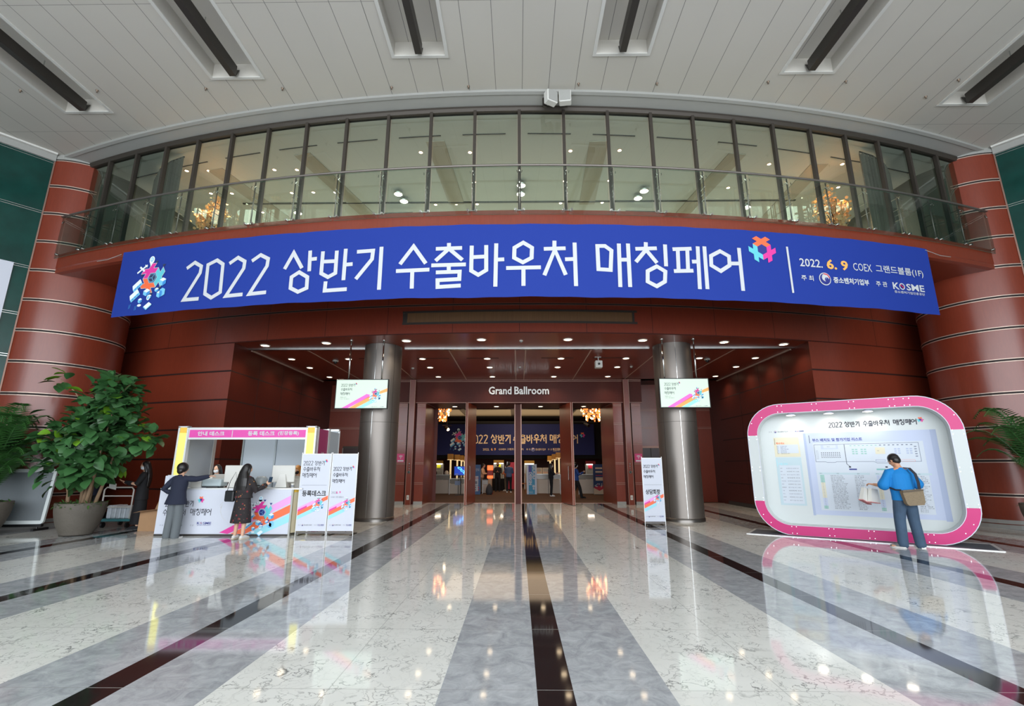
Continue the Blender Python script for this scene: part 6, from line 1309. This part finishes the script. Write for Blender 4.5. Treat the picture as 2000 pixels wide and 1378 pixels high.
        if B > 1.05: D_ = [a * B for a in D_[:5]] + D_[5:]
        ring_loft(g, [sc(L(p)) for p in T], [(a * k * (B if i < 6 else 1), b_ * k) for i, (a, b_) in enumerate(zip(W_, D_))], X, m, 24, cap=False)
        for s, nm in ((1, 'r'), (-1, 'l')):
            el, wr_, fd, pn, cu = A[nm]; el, wr_ = V3(el), V3(wr_); sh = L((s * (sw - .005), -.005, 1.355)); sp = [L((s * .05, -.005, 1.375)), L((s * .11, -.005, 1.372)), sh, sh.lerp(el, .45)]; sr = [.06, .062, .064 * B, .058 * B + pad * .5]
            if sl <= .5: sp += [sh.lerp(el, .5 + sl)]; sr += [.062 * B + pad * 1.3]
            else: sp += [el, el.lerp(wr_, .5), el.lerp(wr_, min(1, (sl - .5) * 2) * .97)]; sr += [.048 + pad * .6, .046 + pad * .4, .037 + pad * .3 + top.get('cuff', 0)]
            ring_loft(g, [sc(p) for p in sp], [r * k for r in sr], (0, 1, 0), m, 16)
        fuse(g, kind, t, vox * 1.15, 3, m)
    if bottom:
        m, kind = bottom['m'], bottom.get('kind', 'trousers'); g = MB()
        if kind in ('skirt', 'dress_skirt'):
            z1 = bottom['z']; fl = bottom.get('flare', .1); ring_loft(g, [sc((0, 0, z1)), sc((0, 0, z1 * .5 + .5)), sc((0, 0, .98)), sc((0, .003, 1.1))], [((.19 + fl) * k, (.15 + fl * .7) * k), ((.185 + fl * .45) * k, (.14 + fl * .35) * k), (.175 * k, .125 * k), (.145 * k, .105 * k)], X, m, 28, cap=False)
        else:
            bm = 1 if B < 1.05 else B; ring_loft(g, [sc((0, 0, .86)), sc((0, 0, .95)), sc((0, 0, 1.0))], [(.14 * k * bm, .11 * k * bm), (.178 * k * bm, .122 * k * bm), (.155 * k * bm, .11 * k * bm)], X, m)
            for s, nm in ((1, 'r'), (-1, 'l')):
                kn, an, to = [V3(q) for q in G[nm]]; hp_ = V3((s * .088, 0, .9)); wd = bottom.get('wide', .0)
                ring_loft(g, [sc(hp_), sc(hp_.lerp(kn, .5)), sc(kn), sc(kn.lerp(an, .5)), sc(an + V3((0, 0, bottom.get('hem', -.02))))], [(.095 * bm) * k, (.088 * bm + wd * .3) * k, (.068 + wd) * k, (.064 + wd) * k, (.056 + wd * 1.2) * k], X, m, 16)
        fuse(g, 'dress' if kind == 'dress_skirt' else kind, t, vox * 1.15, 3, m)
    if shoe:
        for s, nm in ((1, 'r'), (-1, 'l')):
            kn, an, to = [V3(q) for q in G[nm]]; g = MB(); ring_loft(g, [sc(an + V3((0, -.03, -.04))), sc(an.lerp(to, .45) + V3((0, .0, -.012))), sc(to + V3((0, .02, .0)))], [(.042 * k, .045 * k), (.05 * k, .042 * k), (.042 * k, .024 * k)], X, shoe[0]); fuse(g, 'shoe', t, vox, 2, shoe[0])
            g = MB(); a_ = an + V3((0, -.065, 0)); b_ = to + V3((0, .055, 0)); d_ = (b_ - a_).to_2d().normalized(); n_ = V3((-d_.y, d_.x)); P = []
            for q, w_ in ((0, .034), (.15, .042), (.6, .05), (.85, .044), (1, .02)): P.append((a_.to_2d().lerp(b_.to_2d(), q), w_))
            pts = [tuple((p + n_ * w_) * k) for p, w_ in P] + [tuple((p - n_ * w_) * k) for p, w_ in P[::-1]]; zz = min(an.z - .085, to.z - .03) * k; g.prism(pts[::-1], max(0, zz), max(0, zz) + .026 * k, shoe[1]); g.build('sole', t)
    return t, sc, HT
NAVYF = mat('navy_wool', (26, 32, 52), .85); GREYF = mat('grey_wool', (98, 104, 108), .85); BLKF = mat('black_cloth_wear', (24, 24, 28), .85); WHTF = mat('white_cotton', (214, 212, 208), .8); TEEB = mat('blue_tshirt', (8, 118, 188), .8); JEAN = mat('denim', (58, 78, 100), .85, noise=(7, .35)); WORKB = mat('blue_uniform', (34, 70, 140), .8); KHAKI = mat('khaki', (128, 112, 90), .85)
def dress_material():
    m = bpy.data.materials.new('floral_dress'); m.use_nodes = True; nt = m.node_tree; b = nt.nodes['Principled BSDF']; tc = nt.nodes.new('ShaderNodeTexCoord'); col = rgb((34, 28, 30))
    for sc_, th, c in ((9, .12, (120, 40, 46)), (11, .10, (150, 100, 56)), (14, .12, (70, 56, 54))):
        vo = nt.nodes.new('ShaderNodeTexVoronoi'); vo.inputs['Scale'].default_value = sc_; mp = nt.nodes.new('ShaderNodeMapping'); mp.inputs['Location'].default_value = (sc_, 3.1 * sc_, 0); nt.links.new(tc.outputs['Object'], mp.inputs[0]); nt.links.new(mp.outputs[0], vo.inputs[0])
        col = mixc(nt, math_node(nt, 'LESS_THAN', vo.outputs[0], th * 1.5), col, rgb(c))
    nt.links.new(col, b.inputs['Base Color']); b.inputs['Roughness'].default_value = .8; return m
DRESS = dress_material()
# --- man in navy blazer leaning over the counter
person('person in navy blazer and grey trousers reaching over the counter, seen from behind', (-7.46, 10.98, 0), -.12, 1.57, vox=.007, female=True, hair='full', top=dict(m=NAVYF, kind='jacket', z0=.76, flare=.07, sleeve=1.0, pad=.034, boxy=.02), bottom=dict(m=GREYF, kind='trousers', wide=.03, hem=-.045), shoe=(BLKF, WHTF),
       arms={'r': ((.36, .10, 1.34), (.60, .20, 1.40), (1, .35, .15), (0, 0, -1), .5), 'l': ((-.34, -.05, 1.10), (-.17, .06, 1.0), (1, .3, -.2), (0, 1, 0), .7)}, lean=.10, head=(-.45, -.05))
# --- woman in floral dress with phone
w_t, w_sc, w_HT = person('woman with long black hair in dark floral dress holding a phone at the counter', (-5.93, 10.86, 0), -.22, 1.56, vox=.007, hair='long', top=dict(m=DRESS, kind='dress_bodice', z0=.92, sleeve=.92, pad=.034, cuff=.016, boxy=.05, flare=.03), bottom=dict(m=DRESS, kind='dress_skirt', z=.36, flare=.06), shoe=(WHTF, mat('shoe_sole_beige', (206, 196, 176), .7)), head=(-.4, -.2),
       arms={'r': ((.25, .10, 1.08), (.36, .30, 1.22), (.4, .6, .7), (-.5, .4, -.3), .8), 'l': ((-.25, .02, 1.12), (-.14, .22, 1.02), (.3, 1, 0), (0, 0, -1), .4)})
t = thing('mobile_phone', 'black phone held by the woman in the floral dress', 'phone', (0, 0, 0)); b = MB(); M_ = Matrix.Translation(Vector((-5.93, 10.86, 0))) @ Matrix.Rotation(-.22, 4, 'Z') @ Matrix.Translation(w_sc((.395, .37, 1.33))) @ Matrix.Rotation(.5, 4, 'Z') @ Matrix.Rotation(-.7, 4, 'X'); b.bbox(-.036, .036, -.005, .005, -.07, .08, BLACK, .004, M_); b.build('housing', t); b = MB(); b.box(-.033, .033, -.0062, -.005, -.065, .075, mat('phone_screen', (40, 60, 80), .2), M_); b.build('display', t)
t = thing('shoulder_bag', 'small black handbag hanging at the left hip of the woman in the dress', 'bag', (-6.22, 10.84, .76), -.2); b = MB(); b.bbox(-.10, .12, -.05, .05, 0, .23, mat('bag_black', (22, 24, 28), .45), .02); b.build('bag_body', t); b = MB(); b.tube([(-.08, 0, .22), (-.02, -.01, .42), (.10, -.02, .62), (.10, .04, .42), (.10, 0, .22)], .006, MATS['bag_black'], 6); b.build('strap', t)
b = MB(); b.tube([(-.12, -.02, -.0), (-.2, -.02, -.08), (-.17, -.02, -.14), (-.13, -.03, -.06), (-.16, -.03, -.2), (-.1, -.03, -.32), (-.02, -.03, -.38)], .003, WHITE, 5); b.build('white_cable', t)
# --- staff
person('masked staff woman with long dark hair in a white top behind the counter', (-7.36, 12.15, 0), PI + .1, 1.55, vox=.009, hair='long', mask=MASKW, top=dict(m=WHTF, kind='blouse', sleeve=.4, z0=.9), bottom=dict(m=BLKF), shoe=(BLKF, BLKF), arms={'l': ((-.22, .10, 1.14), (-.06, .32, 1.24), (.3, .8, .1), (0, 0, -1), .5), 'r': ((.22, .1, 1.16), (.12, .32, 1.22), (-.2, 1, .2), (0, 0, -1), .5)}, head=(0, -.1))
person('staff woman with ginger bob and black mask in white shirt behind the right monitor', (-5.30, 11.98, 0), PI - .25, 1.53, vox=.009, hair='bob', hairm=HAIRG, mask=MASKB, top=dict(m=WHTF, kind='shirt', sleeve=.95, z0=.86, pad=.022), bottom=dict(m=BLKF), shoe=(BLKF, BLKF), arms={'r': ((.24, .10, 1.10), (.14, .34, 1.06), (-.1, 1, -.1), (0, 0, -1), .3), 'l': ((-.24, .10, 1.10), (-.16, .34, 1.06), (.1, 1, -.1), (0, 0, -1), .3)}, head=(.25, -.2))
# --- people in black by the trolley
person('woman in black jacket and long black skirt with white mask by the trolley', (-9.42, 12.55, 0), PI / 2 + .5, 1.64, vox=.008, hair='long', mask=MASKW, top=dict(m=BLKF, kind='jacket', z0=.72, flare=.02, sleeve=1.0, pad=.028), bottom=dict(m=BLKF, kind='skirt', z=.12, flare=.02), shoe=(BLKF, BLKF), arms={'l': ((-.22, .12, 1.12), (-.16, .36, 1.18), (0, 1, .3), (0, 0, 1), .5), 'r': ((.22, .12, 1.12), (.14, .34, 1.12), (0, 1, .2), (0, 0, 1), .5)}, head=(.1, -.15))
person('person in dark clothes holding white papers, half hidden behind the fig plant', (-10.85, 12.72, 0), -PI / 2 - .2, 1.66, vox=.009, hair='full', top=dict(m=NAVYF, kind='jacket', z0=.8, sleeve=1.0, pad=.024), bottom=dict(m=BLKF), shoe=(BLKF, BLKF), arms={'l': ((-.2, .12, 1.12), (-.12, .34, 1.16), (0, 1, .2), (0, 0, 1), .6), 'r': ((.22, .12, 1.12), (.12, .34, 1.1), (0, 1, .1), (0, 0, 1), .6)})
b = MB(); b.mesh([(0, 0, 0), (.16, .02, -.05), (.14, .05, -.2), (-.02, .03, -.16)], [(0, 1, 2, 3)], WHITE); b.mesh([(.02, -.04, -.02), (.12, -.02, .02), (.16, .0, -.12), (.0, -.01, -.14)], [(0, 1, 2, 3)], WHITE); o = b.build('paper_sheets'); o.location = (-10.28, 12.55, 1.12); tag(o, 'crumpled white papers in the hands of the person behind the fig plant', 'paper')
# --- man in blue t-shirt
MX, MY, MR = 7.44, 9.86, math.radians(12)
person('man in bright blue t-shirt and jeans reading the information board from behind', (MX, MY, 0), MR - .25, 1.76, SKIN2, vox=.008, female=False, hair='short', broad=1.09, top=dict(m=TEEB, kind='tshirt', z0=.84, sleeve=.42, pad=.026, boxy=.02), bottom=dict(m=JEAN, wide=.024), shoe=(mat('sneaker_grey', (104, 106, 108), .8, noise=(60, .3)), WHTF),
       arms={'l': ((-.30, .06, 1.10), (-.34, .26, 1.12), (-.4, .8, .1), (0, 0, -1), .9), 'r': ((.33, .05, 1.12), (.30, .27, 1.10), (-.5, .9, 0), (0, 0, -1), .7)}, legs={'l': ((-.13, .02, .49), (-.17, -.02, .085), (-.30, .08, .03)), 'r': ((.12, .015, .49), (.14, -.02, .085), (.19, .13, .03))}, lean=.06, head=(.35, -.45))
R_ = Matrix.Translation(Vector((MX, MY, 0))) @ Matrix.Rotation(MR - .25, 4, 'Z')
t = thing('crossbody_bag', 'brown patterned cross-body bag on the back of the man in blue', 'bag', (MX, MY, 0), MR - .25); BAGB = mat('bag_brown', (124, 108, 86), .7, noise=(50, .3)); M_ = Matrix.Translation((0.03, -.215, .80)) @ Matrix.Rotation(-.1, 4, 'Y'); b = MB()
b.prism([(-.13, -.01), (-.165, .03), (-.19, .25), (-.17, .275), (.17, .265), (.19, .24), (.175, .03), (.14, -.02)], -.04, .04, BAGB, M_ @ Matrix.Rotation(PI / 2, 4, 'X')); b.build('bag_body', t); b = MB(); b.box(-.19, .19, -.052, -.046, .235, .262, mat('bag_zip', (84, 72, 58), .5), M_); b.build('zip', t)
STRAP = mat('strap_dark', (34, 34, 46), .7); b = MB(); pts = [(.17, -.19, 1.06), (.165, -.20, 1.2), (.15, -.18, 1.36), (.11, -.11, 1.465), (.05, .02, 1.475), (-.05, .12, 1.40)]
for dx_ in (-.02, -.01, 0, .01, .02): b.tube([(p[0] + dx_, p[1] - .008, p[2]) for p in pts], .008, STRAP, 6)
b.tube([(-.17, -.2, 1.06), (-.215, -.12, 1.06), (-.24, .0, 1.10)], .016, STRAP, 6); b.build('strap', t)
t = thing('paper_bag', 'white paper shopping bag with pink edge held by the man in blue, outer one', 'bag', (0, 0, 0), 0, 'white paper bags held by the man in blue')
def paper_bag(t, ox, oz, tilt):
    M_ = R_ @ Matrix.Translation((-.47 + ox, .34, .82 + oz)) @ Matrix.Rotation(.5, 4, 'Z') @ Matrix.Rotation(tilt, 4, 'Y'); b = MB(); b.mesh([M_ @ Vector(p) for p in ((-.15, -.04, 0), (.13, -.04, 0), (.13, .04, 0), (-.15, .04, 0), (-.11, -.03, .27), (.10, -.03, .27), (.1, .03, .27), (-.11, .03, .27))], [(0, 1, 5, 4), (1, 2, 6, 5), (2, 3, 7, 6), (3, 0, 4, 7), (3, 2, 1, 0)], WHITE); b.build('bag_body', t)
    b = MB(); b.box(-.152, .132, -.044, .044, -.004, .012, mat('bag_pink_edge', (190, 120, 120), .6), M_); b.build('bottom_edge', t); b = MB(); b.tube([M_ @ Vector(p) for p in ((-.05, -.03, .26), (-.03, -.02, .34), (.03, -.02, .34), (.05, -.03, .26))], .004, WHITE, 5); b.build('handle', t)
paper_bag(t, -.05, -.02, .35); t = thing('paper_bag', 'white paper shopping bag held by the man in blue, inner one nearer his shirt', 'bag', (0, 0, 0), 0, 'white paper bags held by the man in blue'); paper_bag(t, .12, -.03, .12)
# --- people inside the ballroom
def far(u, v, y): p = aY(u, v, y); return (p.x, y, 0)
AF = {'r': ((.2, .12, 1.12), (.08, .30, 1.12), (-.5, .6, .3), (0, 0, 1), .7), 'l': ((-.2, .12, 1.12), (-.08, .30, 1.12), (.5, .6, .3), (0, 0, 1), .7)}
person('man in dark suit and white shirt standing by the lit booth in the ballroom', far(972, 950, 30.8), PI, 1.74, SKIN2, vox=.013, female=False, hair='short', mask=MASKB, top=dict(m=BLKF, kind='jacket', z0=.8, pad=.022), bottom=dict(m=BLKF), shoe=(BLKF, BLKF), arms=AF)
person('woman in pale clothes beside the red panel in the ballroom', far(989, 948, 31.4), PI / 2 + .6, 1.6, vox=.013, hair='full', mask=MASKW, top=dict(m=mat('orange_top', (206, 120, 80), .8), kind='shirt', z0=.9), bottom=dict(m=KHAKI), shoe=(WHTF, WHTF), arms=AF)
person('person in blue shirt and dark trousers seen from behind in the ballroom', far(994, 950, 29.6), 0, 1.76, SKIN2, vox=.013, female=False, hair='short', top=dict(m=mat('slate_blue', (70, 92, 130), .8), kind='shirt', z0=.86, sleeve=.45), bottom=dict(m=BLKF), shoe=(WHTF, WHTF), arms=AF)
person('woman in black with bare arms writing at the ballroom counter, in profile', far(1077, 966, 26.0), -PI / 2, 1.66, vox=.012, hair='long', mask=MASKW, top=dict(m=BLKF, kind='shirt', z0=.92, sleeve=.4), bottom=dict(m=BLKF), shoe=(WHTF, WHTF), arms={'r': ((.2, .14, 1.14), (.12, .38, 1.2), (0, 1, .3), (0, 0, -1), .4), 'l': ((-.2, .12, 1.12), (-.12, .36, 1.16), (0, 1, .3), (0, 0, -1), .4)})
person('person in blue jacket walking right behind the open door leaf', far(1126, 970, 24.6), -PI / 2 + .1, 1.68, vox=.012, hair='full', mask=MASKW, top=dict(m=WORKB, kind='jacket', z0=.84, sleeve=1.0, pad=.03), bottom=dict(m=BLKF, wide=.015), shoe=(BLKF, BLKF), arms={'r': ((.22, .10, 1.12), (.12, .34, 1.24), (0, 1, .5), (-1, 0, 0), .7), 'l': ((-.2, .10, 1.12), (-.1, .32, 1.2), (0, 1, .4), (1, 0, 0), .7)}, legs={'r': ((.08, .16, .50), (.09, .24, .085), (.10, .40, .04)), 'l': ((-.08, -.02, .49), (-.08, -.28, .12), (-.08, -.14, .03))})
person('person with dark hair bent low behind the left ballroom counter', (aY(851, 930, 28.6).x, 28.6, 0), PI - .8, 1.5, SKIN2, vox=.014, hair='full', mask=MASKB, top=dict(m=BLKF, kind='shirt'), bottom=dict(m=BLKF), arms=AF, lean=.25)
person('woman in pale top bending behind the blue sign left of the centre post', (aY(941, 930, 28.8).x, 28.8, 0), -PI / 2 - .2, 1.66, vox=.013, hair='short', top=dict(m=mat('cream_top', (214, 184, 150), .8), kind='shirt'), bottom=dict(m=KHAKI), shoe=(BLKF, BLKF), arms=AF, lean=.15)
t = thing('notice_panel', 'red display panel behind the people in the ballroom', 'sign', (aY(1000, 930, 31.8).x, 31.8, 0)); b = MB(); b.box(-.3, .4, 0, .03, .1, 1.75, REDI); b.build('panel', t); b = MB(); b.box(-.32, -.28, -.01, .04, 0, 1.78, ALU); b.box(.38, .42, -.01, .04, 0, 1.78, ALU); b.build('frame', t)
flush()
